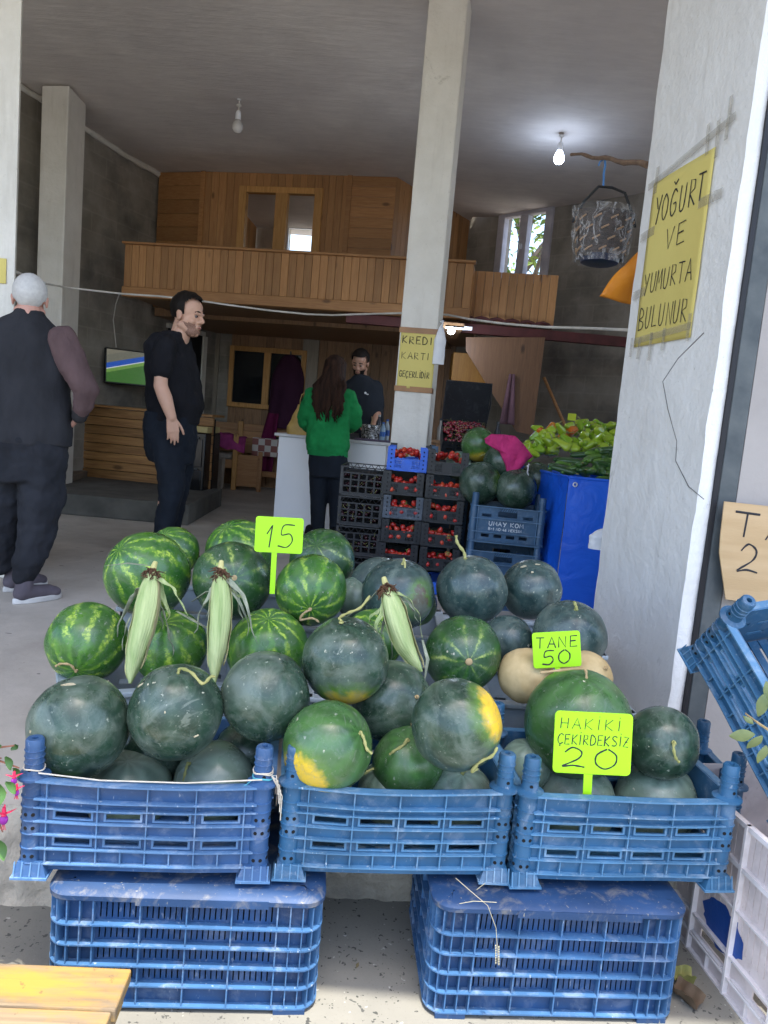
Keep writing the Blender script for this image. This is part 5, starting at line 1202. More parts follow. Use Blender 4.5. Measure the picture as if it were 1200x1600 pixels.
o = put(mb, 'flower_pot', PT, T(*c)); tag(o, 'pot in crumpled silver and black wrap on the counter', 'pot')
mb = MB(); mb.lathe([(.07, .146), (.06, .150)], 20); mb.build('soil', plain("soil", (.10, .06, .04), rough=.95), o)
mb = MB(); mb.tube([(0, 0, .14), (.005, 0, .20), (0, 0, .235)], .004, 6); mb.build('twig', DRYST, o)
def bottle(px, dy, h, r, m1, m2, label):
    c = onk(px, 686, dy); mb = MB(); mb.lathe([(r, 0), (r, h * .62), (r * .9, h * .72), (r * .4, h * .86), (r * .4, h * .93)], 16)
    o = put(mb, 'bottle', m1, T(*c)); tag(o, label, 'bottle', 'bottles on the counter')
    mb = MB(); mb.lathe([(r * .46, h * .92), (r * .46, h)], 12); mb.build('cap', m2, o)
    mb = MB(); mb.lathe([(r * 1.02, h * .28), (r * 1.02, h * .52)], 16); mb.build('paper_band', m2, o)
bottle(597, .03, .19, .028, plain("clear blue bottle", (.22, .32, .42), rough=.12), plain("blue cap", (.03, .12, .42), rough=.4), 'blue labelled water bottle at the right end of the counter')
bottle(603, .14, .22, .03, plain("clear bottle", (.32, .38, .42), rough=.12), plain("blue cap 2", (.02, .09, .35), rough=.4), 'taller bottle behind the blue labelled one beside the column')
bottle(590, .26, .26, .03, plain("dark bottle", (.05, .05, .06), rough=.2), plain("grey cap", (.4, .38, .36), rough=.4), 'dark bottle with grey cap behind the wrapped pot')
c = onk(553, 680, .10); mb = MB(); mb.box(-.06, .06, -.07, .07, 0, .02); mb.add([(-.05, -.06, .02), (.05, -.06, .02), (.05, .06, .065), (-.05, .06, .065), (-.05, .06, .02), (.05, .06, .02)], [(0, 1, 2, 3), (0, 3, 4), (1, 5, 2), (3, 2, 5, 4)])
o = put(mb, 'card_terminal', plain("dark grey device", (.04, .045, .05), rough=.4), T(*c), bevel=.004); tag(o, 'dark card terminal on the counter in front of the cashier', 'card terminal')
mb = MB(); mb.box(-.035, .035, .012, .045, .048, .051); mb.build('screen', plain("grey screen", (.15, .2, .22), rough=.2), o, M=RX(.33) @ T(0, .012, -.012))
c = onk(560, 690, .02); mb = MB(); mb.box(-.02, .42, -.08, .10, 0, .02)
tag(put(mb, 'paper_tray', plain("purple grey mat", (.07, .05, .09), rough=.5), T(c.x - .02, c.y + .02, KT), bevel=.004), 'flat dark purple mat lying along the counter edge', 'mat')
# yellow carrier bag
c = onk(466, 680, .10); mb = MB()
def bag(u, v):
    q = 2 * pi * u; t = v; w_ = .115 * (1 - .62 * max(0, t - .25) / .75 * 1.1) + .012 * noise.noise(V(cos(q) * 3, sin(q) * 3, t * 4)); d = .08 * (1 - .7 * t)
    return V(cos(q) * max(w_, .028) + .02 * t, sin(q) * d + .01 * noise.noise(V(q, t * 6, 2)), t * .29)
mb.grid(bag, 48, 24); o = put(mb, 'carrier_bag', plain("mustard plastic bag", (.50, .33, .10), (.42, .27, .08), .45, 6, .5, 25, dist=.01), T(*c), smooth=180); tag(o, 'mustard yellow carrier bag standing on the counter left of the woman', 'bag')
for sx in (-1, 1):
    mb = MB(); mb.tube([(.02 + sx * .022, 0, .27), (.022 + sx * .028, .0, .33), (.024 + sx * .016, 0, .385), (.024, .004, .40)], [.014, .010, .009, .008], 8, flat=.4); mb.build('bag_handle', plain("mustard handle", (.50, .34, .11), rough=.45), o, smooth=180)

# ------------------------------------------------------------------ left rear corner: stove, settee, table, coat
c = atz(312, 795, 0); SM_ = T(c.x, c.y + .28, 0) @ RZ(-.10)
st = empty('stove', SM_, 'black cabinet stove beside the man in black', 'stove'); mb = MB(); mb.box(-.42, .04, -.25, .25, .02, .83); mb.build('body', plain("black enamel", (.008, .008, .010), rough=.25), st, bevel=.01)
mb = MB(); mb.box(-.39, .01, -.262, -.252, .10, .42); mb.build('lower_door', plain("black glass", (.006, .006, .008), rough=.1), st, bevel=.006)
mb = MB(); mb.box(-.39, .01, -.262, -.252, .46, .76); mb.build('upper_door', plain("black glass 2", (.006, .006, .008), rough=.12), st, bevel=.006)
for z in (.435, .775): mb = MB(); mb.tube([(-.35, -.275, z), (-.03, -.275, z)], .008, 8); mb.build('handle', STEEL, st)
mb = MB(); mb.box(-.36, .045, -.22, .2, .835, .90); tag(put(mb, 'cardboard_box', plain("yellowish card", (.50, .40, .18), rough=.8), SM_, bevel=.004), 'flat yellowish box lying on the black stove', 'box')
# settee
c = atz(368, 766, 0); EM = T(c.x, c.y, 0) @ RZ(.10)
se = empty('pine_settee', EM, 'pine settee with panelled arm under the dark window', 'settee')
mb = MB(); mb.box(-.07, .0, -.02, .05, 0, .78); mb.box(-.07, .0, .50, .57, 0, .95); mb.build('arm_post', PINEL, se, bevel=.008)
mb = MB(); mb.box(0, .30, .0, .03, .06, .50); mb.cur = 0; mb.box(.28, .34, -.01, .04, 0, .56); mb.build('arm_panel', PINEX, se, bevel=.006)
mb = MB(); mb.box(-.9, -.07, .0, .04, .30, .42); mb.build('seat_rail', PINEX, se, bevel=.006)
mb = MB(); mb.box(-.9, -.08, .03, .55, .42, .50); mb.build('cushion', fabric("faded print cushion", (.30, .26, .22)), se, bevel=.03)
mb = MB(); planks(mb, -.9, 1.2, .5, .92, .10, False, .025); mb.build('backrest', PINEX, se, M=T(0, .58, 0), smooth=0, bevel=.004)
mb = MB()
def clothf(u, v): return V(-.36 + u * .2, -.035 - .02 * sin(u * 9) - .05 * (1 - v), .02 + v * .42 + .015 * sin(u * 7))
mb.grid(clothf, 20, 20); o = mb.build('throw', fabric("pale patterned throw", (.32, .27, .22)), se, smooth=180, world=False); o.modifiers.new("t", 'SOLIDIFY').thickness = .008
mb = MB()
def tow(u, v):                          # towel thrown over the arm
    x = -.33 + u * .42; s = (v - .42) * .62; y = .10 + s * .7 if s > -.12 else .016; z = .795 - (max(0, -.0 - s)) * .75 - u * .07 + .012 * sin(u * 12 + v * 3) 
    return V(x, y - .05 + .012 * sin(u * 10), z + .01 * noise.noise(V(u * 6, v * 6, 1)))
mb.grid(tow, 26, 26); o = put(mb, 'towel', fabric("magenta towel", (.30, .045, .16)), EM, smooth=180); o.modifiers.new("t", 'SOLIDIFY').thickness = .014
tag(o, 'magenta towel thrown over the arm of the pine settee', 'towel')
# table with checked cloth
c = atz(404, 770, 0); TM = T(c.x + .05, c.y + .5, 0)
ta = empty('table', TM, 'low pine table with a checked cloth left of the counter', 'table')
mb = MB(); mb.box(-.25, .75, 0, .6, .70, .73); mb.build('top', PINEX, ta)
mb = MB(); mb.box(-.18, .75, .02, .06, .18, .26); mb.build('stretcher', PINEX, ta)
for x, y in ((-.2, .03), (.68, .03), (-.2, .55), (.68, .55)): mb = MB(); mb.box(x, x + .06, y, y + .06, 0, .70); mb.build('leg', PINEX, ta)
ck = NT("checked cloth"); _c = ck.coord(rnd=False); k1 = ck.n('TexChecker', {'Vector': _c, 'Scale': 11.0, 'Color1': (.34, .09, .07, 1), 'Color2': (.55, .50, .44, 1)})
k2 = ck.n('TexChecker', {'Vector': ck.n('Mapping', {'Vector': _c, 'Scale': (2, 1, 2)}).outputs[0], 'Scale': 5.5, 'Color1': (.16, .12, .11, 1), 'Color2': (.6, .55, .5, 1)})
CK = ck.fin(ck.mix(.4, k1.outputs[0], k2.outputs[0]), .8)
mb = MB()
def tc(u, v):
    x = -.27 + u * 1.04
    if v < .45: return V(x, -.012 - .012 * sin(u * 30) * (1 - v / .45), .48 + (v / .45) * .255)
    return V(x, -.01 + (v - .45) / .55 * .62, .736 + .001 * sin(v * 20))
mb.grid(tc, 60, 40); tag(put(mb, 'tablecloth', CK, TM, smooth=60), 'red and beige checked cloth on the table beside the counter', 'tablecloth')
for k, (dx, m, nm, lb) in enumerate(((-.02, SHADEBLACK, 'pan', 'flat dark pan lying on the checked cloth'), (.22, plain("onion skin", (.55, .42, .28), rough=.5), 'onion', 'pale onion lying on the checked cloth near the counter'))):
    mb = MB()
    if k == 0: mb.lathe([(.07, 0), (.085, .03), (.08, .03), (.066, .006)], 20); mb.tube([(.08, 0, .025), (.22, -.02, .04)], .010, 8)
    else: mb.lathe([(.002, 0), (.03, .006), (.042, .03), (.036, .052), (.012, .066), (.004, .085)], 18)
    tag(put(mb, nm, m, TM @ T(dx + .1, .14, .738)), lb, nm)
# plum coat hanging against the wall
hp_ = onv(457, 556, CA, CC); mb = MB()
def coat(u, v):
    q = pi * (u - .5) * 2; t = v; w_ = (.05 + .12 * min(1, t * 3.2) ** .6) * (1 + .05 * noise.noise(V(q * 2, t * 5, 3))); return V(sin(q) * w_ - .03 * t, -.02 - max(0, cos(q)) * (.07 + .03 * t) - .012 * sin(q * 7 + t * 2) * t, -t * .62)
mb.grid(coat, 48, 30); o = put(mb, 'coat', fabric("dark plum coat", (.045, .014, .034)), PWM @ T(hp_[0], -.06, hp_[1]) @ Matrix.Diagonal((1.45, 1.2, 1.7, 1)), smooth=180); tag(o, 'dark plum coat with magenta scarf hanging beside the dark window', 'coat')
mb = MB()
def scarf(u, v): return V(-.10 + (u - .5) * (.10 + .10 * v) - .08 * v, -.11 - .02 * sin(u * 8), -.50 - v * .50)
mb.grid(scarf, 16, 20); o2 = mb.build('scarf', fabric("magenta scarf", (.13, .012, .055)), o, smooth=180); o2.modifiers.new("t", 'SOLIDIFY').thickness = .02
mb = MB(); mb.tube([(0, .06, .0), (0, -.02, .005), (0, -.03, .03)], .008, 8); mb.build('hook', STEEL, o)

# television on the left wall
ta_ = onv(153, 541, LW0, LW1); tb_ = onv(207, 598, LW0, LW1)
TW = wallM(LW0, LW1); TVM = TW @ T((ta_[0] + tb_[0]) / 2, -.22, (ta_[1] + tb_[1]) / 2 - .02) @ RZ(-.62) @ RX(-.06)
tv = empty('television', TVM, 'flat television showing a football pitch on the block wall', 'television')
mb = MB(); mb.box(-.31, .31, -.02, .03, -.205, .205); mb.build('case', plain("tv black", (.008, .008, .009), rough=.25), tv, bevel=.006)
sc_ = NT("football broadcast"); gx = sc_.n('SeparateXYZ', {0: sc_.n('TexCoord').outputs['Object']})
dd_ = sc_.math('ADD', gx.outputs[2], sc_.math('MULTIPLY', gx.outputs[0], -.28))
colr = sc_.ramp(sc_.math('ADD', sc_.math('MULTIPLY', dd_, 2.0), .5), [(0, (.05, .16, .03)), (.50, (.16, .32, .07)), (.57, (.20, .36, .09)), (.575, (.55, .6, .65)), (.60, (.02, .09, .45)), (.70, (.03, .10, .38)), (.72, (.16, .16, .13)), (.9, (.20, .19, .15))], 'CONSTANT')
nz = sc_.noise(sc_.coord(rnd=False), 60, 3); colr = sc_.mix(sc_.math('MULTIPLY', nz, .5), colr, (.1, .12, .1), 'MULTIPLY')
sc_.set(sc_.b.inputs['Emission Color'], colr); sc_.b.inputs['Emission Strength'].default_value = .2
SCR = sc_.fin((.01, .01, .01), .15)
mb = MB(); mb.box(-.295, .295, -.0225, -.0205, -.185, .19); mb.build('screen', SCR, tv, smooth=0)
mb = MB(); mb.box(-.06, .06, .03, .08, -.08, .08); mb.tube([(0, .06, 0), (-.06, .22, .02)], .02, 8); mb.build('bracket', STEEL, tv)
mb = MB(); a = at(179, 542, 8.55); mb.tube([a + V(0, .05, 0), at(177, 500, 8.4), at(181, 475, 8.0), at(187, 458, 7.4)], .006, 6)
tag(mb.build('power_cord', CABLE), 'thin pale cord hanging down to the television', 'cord')
# long white cable across the shop
mb = MB(); pts = [(24, 424, 4.66), (50, 436, 5.4), (75, 444, 6.2), (110, 450, 6.6), (190, 459, 6.9), (250, 463, 7), (300, 468, 7), (360, 477, 7), (420, 485, 7), (480, 491, 7), (520, 492.5, 6.9), (560, 491, 6.8), (600, 490, 6.6), (640, 489, 6.4), (700, 492, 6.2), (735, 499, 6.0), (790, 506, 5.6), (850, 511, 5.2), (920, 513, 4.7), (985, 516, 4.0)]
mb.tube([at(*p) for p in pts], .0085, 7); tag(mb.build('cable', CABLE), 'long white cable sagging across the whole shop below the loft', 'cable')

# ------------------------------------------------------------------ lamps
def bulb(top, drop, label, lit):
    r = empty('bulb_lamp', T(*top), label, 'lamp', 'bare bulbs on short cords')
    mb = MB(); mb.lathe([(.045, -.002), (.045, -.018), (.012, -.03)], 16); mb.build('ceiling_rose', WHITEB, r)
    mb = MB(); mb.tube([(0, 0, -.02), (.004, 0, -drop * .5), (0, 0, -drop)], .006, 6); mb.tube([(0, 0, -drop * .42), (0, 0, -drop * .5), (0, 0, -drop * .58)], [.012, .03, .012], 10); mb.build('cord', CABLE, r)
    mb = MB(); mb.lathe([(.018, -drop + .03), (.026, -drop), (.026, -drop - .045), (.02, -drop - .05)], 14); mb.build('socket', WHITEB, r)
    mb = MB(); mb.lathe([(.02, -drop - .045), (.035, -drop - .07), (.05, -drop - .11), (.048, -drop - .14), (.03, -drop - .165), (.004, -drop - .172)], 18)
    if lit:
        m = NT("lit bulb"); m.b.inputs['Emission Color'].default_value = (.62, .76, 1, 1); m.b.inputs['Emission Strength'].default_value = 7; m = m.fin((.9, .9, .9), .3)
    else: m = plain("unlit bulb glass", (.72, .70, .68), rough=.25)
    mb.build('bulb', m, r, smooth=180)
    if lit:
        L = bpy.data.lights.new("bulb_light", 'POINT'); L.energy = lit; L.color = (.55, .70, 1.0); L.shadow_soft_size = .07
        lo_ = bpy.data.objects.new("bulb_light", L); COL.objects.link(lo_); lo_.parent = r; lo_.location = (0, 0, -drop - .26)
tz = CZ(7.1); a = atz(374, 151, tz); bulb(a, .16, 'unlit bare bulb hanging from the ceiling above the loft', 0)
a = atz(879, 197, CZ(6.6)); bulb(a, .18, 'glowing cold white bulb hanging near the right pillar', .9)
a = at(705, 516, 7.3); r = empty('strip_lamp', T(*a), 'small glowing lamp under the loft right of the slim column', 'lamp')
mb = MB(); mb.box(-.06, .20, 0, .05, .02, .05); mb.build('housing', WHITEB, r, bevel=.004)
m = NT("lit lamp"); m.b.inputs['Emission Color'].default_value = (.85, .92, 1, 1); m.b.inputs['Emission Strength'].default_value = 10
mb = MB(); mb.ell((0, -.01, -.01), (.035, .03, .03), n=16, m=10); mb.build('bulb', m.fin((.9, .9, .9), .3), r, smooth=180)
L = bpy.data.lights.new("lamp_light", 'POINT'); L.energy = 3; L.color = (.70, .82, 1); L.shadow_soft_size = .05
lo_ = bpy.data.objects.new("lamp_light", L); COL.objects.link(lo_); lo_.parent = r; lo_.location = (0, -.05, -.09)
mb = MB(); mb.box(-.12, .12, -.1, 1.0, 2.08, 2.12); o = mb.build('lamp_shelf', DARKWOOD, M=T(a.x, a.y + .1, 0)); tag(o, 'dark plank the small lamp is fixed under', 'shelf')

# stick, hanging basket, orange bag, carrier bags
sa, sb = at(1012, 258, 3.42), at(893, 240, 4.5); mb = MB()
mb.tube([sa + (sb - sa) * t + V(0, 0, .006 * sin(t * 17)) for t in [i / 12 for i in range(13)]], [.013 - .006 * i / 12 + .002 * (i % 3 == 0) for i in range(13)], 8)
tag(mb.build('stick', plain("crooked branch", (.22, .14, .09), (.14, .09, .06), .85, 20, .5, 60)), 'crooked branch sticking out from the top of the white pillar', 'stick')
hb = at(944, 250, 4.02); ct = at(937, 405, 4.02); top_ = at(943, 292, 4.02)
mb = MB(); mb.tube([hb + V(0, 0, .015), hb + V(.006, -.012, -.03), (hb + top_) / 2, top_], .0055, 6); mb.tube([hb + V(.01, 0, .012), hb + V(-.02, 0, -.01), hb + V(-.025, 0, -.03)], .004, 6)
tag(mb.build('blue_cord', plain("light blue cord", (.10, .28, .62), rough=.7)), 'light blue cord holding the wrapped basket on the branch', 'cord')
bk = empty('hanging_basket', T(*ct), 'woven basket wrapped in clear plastic with a wire handle', 'basket'); s_ = 4.02 / FPX
h0 = (top_.z - ct.z)
mb = MB(); n = 24; Rb = 47 * s_; bz = 66 * s_
mb.tube([V(-Rb, 0, 50 * s_), V(-Rb * .72, 0, 80 * s_), V(-Rb * .3, 0, 104 * s_), V(.02, 0, h0), V(Rb * .55, 0, 98 * s_), V(Rb * .9, 0, 66 * s_), V(Rb, 0, 50 * s_)], .007, 8); mb.build('wire_handle', plain("black wire", (.02, .02, .022), rough=.5), bk)
mb = MB()
def bw_(u, v): q = 2 * pi * u; r = (34 + 10 * v) * s_; return V(cos(q) * r, sin(q) * r * .8, v * bz)
mb.grid(bw_, 40, 14)
mb.cur = 1
for r_ in range(4):
    for i in range(11):
        q = 2 * pi * (i + .5 * (r_ % 2)) / 11; v = .16 + r_ * .22; r = (34 + 10 * v) * s_ + .002; c = V(cos(q) * r, sin(q) * r * .8, v * bz); tg = V(-sin(q), cos(q) * .8, 0).normalized()
        p = c - tg * .018 - V(0, 0, .010); p2 = c + tg * .018 + V(0, 0, .010); mb.tube([p, c + V(cos(q), sin(q), 0) * .003, p2], .0048, 5)
mb.build('weave', [plain("dark woven basket", (.075, .055, .045), (.03, .024, .022), .7, 30, .6, 60, stretch=(1, 1, 3)), plain("tan strip", (.42, .27, .15), (.34, .20, .11), .6)], bk, smooth=60)
mb = MB(); mb.lathe([(20 * s_, -.03), (28 * s_, -.02), (30 * s_, .012), (20 * s_, .015)], 20); mb.build('base', plain("dark blue base", (.02, .03, .07), rough=.4), bk)
mb = MB()
def wr_(u, v):
    q = 2 * pi * u; t = v * 1.2 - .1; r = (39 + 9 * max(0, min(1, t)) + 5 * noise.noise(V(cos(q) * 2.2, sin(q) * 2.2, t * 2.4)) + 2 * noise.noise(V(q * 3, t * 7, 5))) * s_; return V(cos(q) * r, sin(q) * r * .8, t * bz)
mb.grid(wr_, 80, 26)
fw_ = NT("clear crinkled plastic"); fw_.bump(fw_.noise(fw_.coord((1, 1, .4)), 26, 4, .6, 2), .9, .02)
glint = fw_.ramp(fw_.noise(fw_.coord((1, 1, .35)), 13, 4, .6, 2.5), [(.50, .05), (.58, .42), (.62, .06)]); fw_.set(fw_.b.inputs['Alpha'], glint)  # pale streaks in the alpha paint highlights onto the wrap
mb.build('plastic_wrap', fw_.fin((.75, .73, .72), .12, .8), bk, smooth=180)
ob = at(982, 425, 3.75); mb = MB()
def org(u, v):
    t = v; hw = (.02 + .19 * t ** .8); return V((u - .5) * hw * 2 + .07 - .02 * t, .015 * sin(u * 10 + t * 4) + .02 * sin(u * 3.1), .14 - t * .27 - .05 * (u - .0) * t * .8)
mb.grid(org, 24, 20); o = put(mb, 'orange_bag', plain("orange plastic bag", (.75, .27, .02), (.62, .20, .015), .45, 5, .4, 22, dist=.01), T(ob.x + .03, ob.y, ob.z), smooth=180); o.modifiers.new("t", 'SOLIDIFY').thickness = .03
tag(o, 'orange plastic bag hanging behind the white pillar', 'bag')
def carrier(p, w_, h, label, m=BAGW, name='carrier_bag'):
    mb = MB()
    def fn(u, v):
        q = 2 * pi * u; t = v; ww_ = w_ * (.12 + .88 * min(1, t * 2.6) ** .7) * (1 + .06 * noise.noise(V(cos(q) * 3, sin(q) * 3, t * 6))); return V(cos(q) * ww_ / 2, sin(q) * ww_ * .3, -t * h)
    mb.grid(fn, 40, 30); mb.add([fn(i / 40, 1) for i in range(40)], [tuple(range(40))])
    if h > .2: mb.tube([V(0, 0, .03), V(.006, 0, .015), V(0, 0, -.02)], [.018, .006, .012], 8)
    tag(put(mb, name, m, T(*p), smooth=180), label, 'bag')
a = at(690, 508, 5.55); carrier(a, .085, .28, 'white carrier bag hanging at the side of the slim column')
a = at(944, 826, 3.55); carrier(a, .13, .10, 'corner of a white bag peeping out beside the white pillar')

# ------------------------------------------------------------------ notices
def notice(M, W, H, m, name, label, rows, thick=.0015, sag=.0):
    r = empty(name, M, label, 'notice'); mb = MB()
    def fn(u, v): return V(u * W, -.003 - .003 * abs(noise.noise(V(u * 4, v * 4, W))), v * H)
    mb.grid(fn, 16, 20); o = mb.build('paper', m, r, smooth=180); o.modifiers.new("t", 'SOLIDIFY').thickness = thick
    mb = MB()
    for t, x, z, h, wd, gap, sw in rows: write(mb, t, x * W, z * H, h * H, wd * W, gap * W, sw, T(0, -.0065, 0) @ Matrix.Diagonal((1, .35, 1, 1)), wob=.05)
    mb.build('writing', INK, r); return r
# credit card notice on the slim column, held by two strips of brown tape
cA, cB = (.0, 5.62), (.272, 5.58); CMx = wallM(cA, cB)
t0 = onv(622, 516, cA, cB); t1 = onv(680, 608, cA, cB); w_ = (Vector(cB) - Vector(cA)).length
notice(CMx @ T(.012, -.004, t1[1] - .01), w_ - .012, t0[1] - t1[1], YPAPER, 'paper_notice', 'yellow notice reading KREDİ KARTI GEÇERLİDİR on the slim column', [('KREDI', .06, .80, .13, .14, .05, .0024), ('KARTI', .06, .53, .12, .13, .05, .0018), ('GEÇERLİDİR', .05, .20, .11, .075, .018, .0019)])
for z in (t0[1] - .014, t1[1] - .035):
    mb = MB(); mb.box(-.004, w_ + .004, -.0085, -.0065, z, z + .04); mb.box(-.004, -.002, -.0085, .1, z, z + .04); mb.box(w_ + .002, w_ + .004, -.0085, .1, z, z + .04)
    tag(put(mb, 'parcel_tape', TAPE, CMx, smooth=0), 'brown tape strip along the %s edge of the credit card notice' % ('top' if z > 2 or z == t0[1] - .014 else 'bottom'), 'tape', 'brown tape strips')
# yoghurt notice on the pillar
PM_ = wallM(J_far, J_near); y0 = onv(1022, 283, J_far, J_near); y1 = onv(1120, 237, J_far, J_near); y2 = onv(996, 540, J_far, J_near); y3 = onv(1081, 530, J_far, J_near)
s0, s1 = (y0[0] + y2[0]) / 2, (y1[0] + y3[0]) / 2; z0_, z1_ = (y2[1] + y3[1]) / 2, (y0[1] + y1[1]) / 2
notice(PM_ @ T(s0, -.004, z0_), s1 - s0, z1_ - z0_, YPAPER, 'paper_notice', 'tall yellow notice reading YOĞURT VE YUMURTA BULUNUR', [('YOĞURT', .10, .74, .15, .105, .04, .0024), ('VE', .38, .545, .12, .14, .05, .0018), ('YUMURTA', .06, .32, .12, .095, .03, .0018), ('BULUNUR', .06, .10, .13, .095, .03, .0018)])
mb = MB(); rnd = random.Random(4); Wn = s1 - s0; Hn = z1_ - z0_
strips = [(-.10, .97, 1.35, .045, .03), (.02, .93, .06, .16, .0), (.86, .98, .05, .17, .03), (1.12, 1.0, .05, .22, 0), (-.12, .66, .26, .055, .02), (.86, .70, .34, .055, 0), (-.13, .30, .24, .055, .02), (-.06, -.06, .05, .12, 0), (.1, -.08, .05, .13, 0), (.32, -.10, .055, .17, 0), (.55, -.05, .05, .13, 0), (.95, -.02, .05, .15, 0), (.02, .015, 1.0, .04, .01), (1.02, .93, .05, .2, .02)]
for k, (x, z, w2, h2, rot) in enumerate(strips):
    M = T(s0 + x * Wn, -.0095 - .0003 * k, z0_ + z * Hn) @ RY(-rot * 4); mb.box(0, w2 * Wn, 0, .0002, 0, h2 * Hn, M)
ct_ = NT("translucent tape"); ct_.b.inputs['Alpha'].default_value = .22; ct_.b.inputs['Specular IOR Level'].default_value = .3
o = put(mb, 'clear_tape', ct_.fin((.40, .36, .28), .5, .3), PM_, smooth=0); tag(o, 'dull clear tape strips around the yoghurt notice', 'tape', kind='stuff')
for i, pts in enumerate(([(1100, 520), (1060, 560), (1036, 596), (1044, 640), (1058, 690), (1056, 720), (1076, 760), (1100, 780)],)):
    mb = MB(); mb.tube([PM_ @ V(onv(x, y, J_far, J_near)[0], -.001, onv(x, y, J_far, J_near)[1]) for x, y in pts], .0016, 5)
    tag(mb.build('plaster_crack', plain("crack", (.16, .15, .14), rough=.9)), 'hairline crack in the plaster of the white pillar', 'crack')
# edge of a yellow notice on the far left column
a = at(-60, 398, 4.42); b = at(6, 442, 4.40); mb = MB(); mb.box(a.x, b.x, a.y, a.y + .004, b.z, a.z)
tag(mb.build('paper_notice', YPAPER, smooth=0), 'edge of a yellow notice on the far left column', 'notice')
# cardboard sign on the right wall
fwx = nb.x + .14; c0 = at(1124, 782, 2.60); mb = MB(); rnd = random.Random(9)
W_, H_ = .62, .34; outl = [(0, H_)] + [(W_, H_ + .0)] + [(W_, 0), (.06, .0), (.045, .05), (.03, .10), (.012, .16), (.006, .22)]
mb.add([(p[0], y, p[1]) for y in (0, .006) for p in outl], [tuple(range(len(outl))), tuple(range(2 * len(outl) - 1, len(outl) - 1, -1))] + [(i, len(outl) + i, len(outl) + (i + 1) % len(outl), (i + 1) % len(outl)) for i in range(len(outl))])
CBM = T(c0.x, 2.575, c0.z - H_) @ RZ(-.0) @ RY(.02); o = put(mb, 'cardboard_sign', CARDB, CBM, smooth=0); tag(o, 'torn cardboard sign leaning on the front wall above the leaning crate', 'sign')
mb = MB(); write(mb, 'TA', .045, .225, .085, .085, .03, .0028, T(0, -.001, 0) @ Matrix.Diagonal((1, .4, 1, 1))); write(mb, '2', .075, .10, .10, .075, .03, .0026, T(0, -.001, 0) @ Matrix.Diagonal((1, .4, 1, 1))); mb.build('writing', INK, o)

# ------------------------------------------------------------------ produce crates inside
def small_crate(M, label, m, mw, L, W, h, ph, group, fine=True):
    r = empty('fruit_crate', M, label, 'crate', group); mb = MB(); rb = MB()
    for ln, F in side_frames(L, W):
        holes = []; x = .05
        while x < ln - .05:
            holes.append((x, x + .004, .02, h * .48)); holes.append((x, x + .004, h * .54, h - .014)) if fine else None
            x += .0095
        cx = ln / 2; holes = [q for q in holes if not (abs((q[0] + q[1]) / 2 - cx) < .035 and .015 < q[2])]
        mb.holed(ln, h, holes, .003, F)
        rb.box(.02, ln - .02, -.004, .004, h - .006, h, F); rb.box(0, ln, -.004, .004, 0, .006, F)
    mb.box(-L / 2, L / 2, -W / 2, W / 2, .003, .006); mb.build('wall', m, r, smooth=0); rb.build('rim', mw, r, smooth=0)
    for sx, sy in ((-1, -1), (1, -1), (1, 1), (-1, 1)):
        pb = MB(); x = sx * (L / 2); y = sy * (W / 2); pb.box(min(x, x - sx * .045), max(x, x - sx * .045), min(y + sy * .004, y - sy * .004), max(y + sy * .004, y - sy * .004), 0, ph); pb.box(min(x + sx * .004, x - sx * .004), max(x + sx * .004, x - sx * .004), min(y, y - sy * .04), max(y, y - sy * .04), 0, ph)
        pb.cur = 1  # black marks paint the shade of holes in the posts
        for z in [.02 + .028 * k for k in range(int(ph / .028))]: pb.box(x - sx * .027, x - sx * .018, y + sy * .0035, y + sy * .0048, z, z + .010)
        pb.build('corner_post', [m, SHADEBLACK], r, smooth=0)
    return r
def rot_rand(): return RZ(random.uniform(0, 6.3)) @ RX(random.uniform(0, 6.3)) @ RY(random.uniform(0, 6.3))
# strawberry
sm_ = NT("strawberry skin"); vo = sm_.n('TexVoronoi', {'Vector': sm_.coord(), 'Scale': 190.0}); STR = sm_.fin(sm_.mix(sm_.ramp(vo.outputs['Distance'], [(.1, .8), (.25, 0)]), sm_.ramp(sm_.n('ObjectInfo').outputs['Random'], [(0, (.30, .010, .012)), (.6, (.46, .020, .018)), (1, (.55, .07, .03))]), (.5, .3, .1)), .28, .5)
CALYX = plain("strawberry calyx", (.22, .30, .07), rough=.7)
proto = {}
def strawberry(M, label, group, leafy):
    key = leafy
    if key not in proto:
        mb = MB(); mb.lathe([(.001, -.024), (.008, -.019), (.0165, -.004), (.0195, .008), (.015, .017), (.005, .020)], 14)
        o = put(mb, 'strawberry', STR, M, smooth=180); tag(o, label, 'strawberry', group)
        if leafy:
            mb = MB()
            for k in range(6): a = k * pi / 3; mb.add([(0, 0, .020), (cos(a - .35) * .011, sin(a - .35) * .011, .021), (cos(a) * .021, sin(a) * .021, .017), (cos(a + .35) * .011, sin(a + .35) * .011, .021)], [(0, 1, 2, 3)])
            mb.tube([(0, 0, .02), (.003, 0, .032)], .0015, 5); mb.build('calyx', CALYX, o, smooth=0)
        proto[key] = o; return o
    return copy_tree(proto[key], M, label, group)
cols = [((-.01, 5.02), [(BLACKP, BLACKW)] * 3 + [(GREYP, BLACKW)] + [(BLACKP, BLACKW)] + [(BRIGHT, BRIGHT)]), ((.268, 4.99), [(BRIGHT, BRIGHT)] + [(BLACKP, BLACKW)] * 5)]
nm_ = {0: ['bottom', 'second lowest', 'third', 'grey cornered', 'second', 'bright blue topmost'], 1: ['bright blue bottom', 'second lowest', 'third lowest', 'middle', 'second', 'topmost']}
GREYS = plastic("dark grey slatted plastic", (.06, .075, .10), (.3, .32, .34), .4)
ORD = ['lowest', 'second from the floor', 'third from the floor', 'fourth from the floor', 'second from the top', 'topmost']
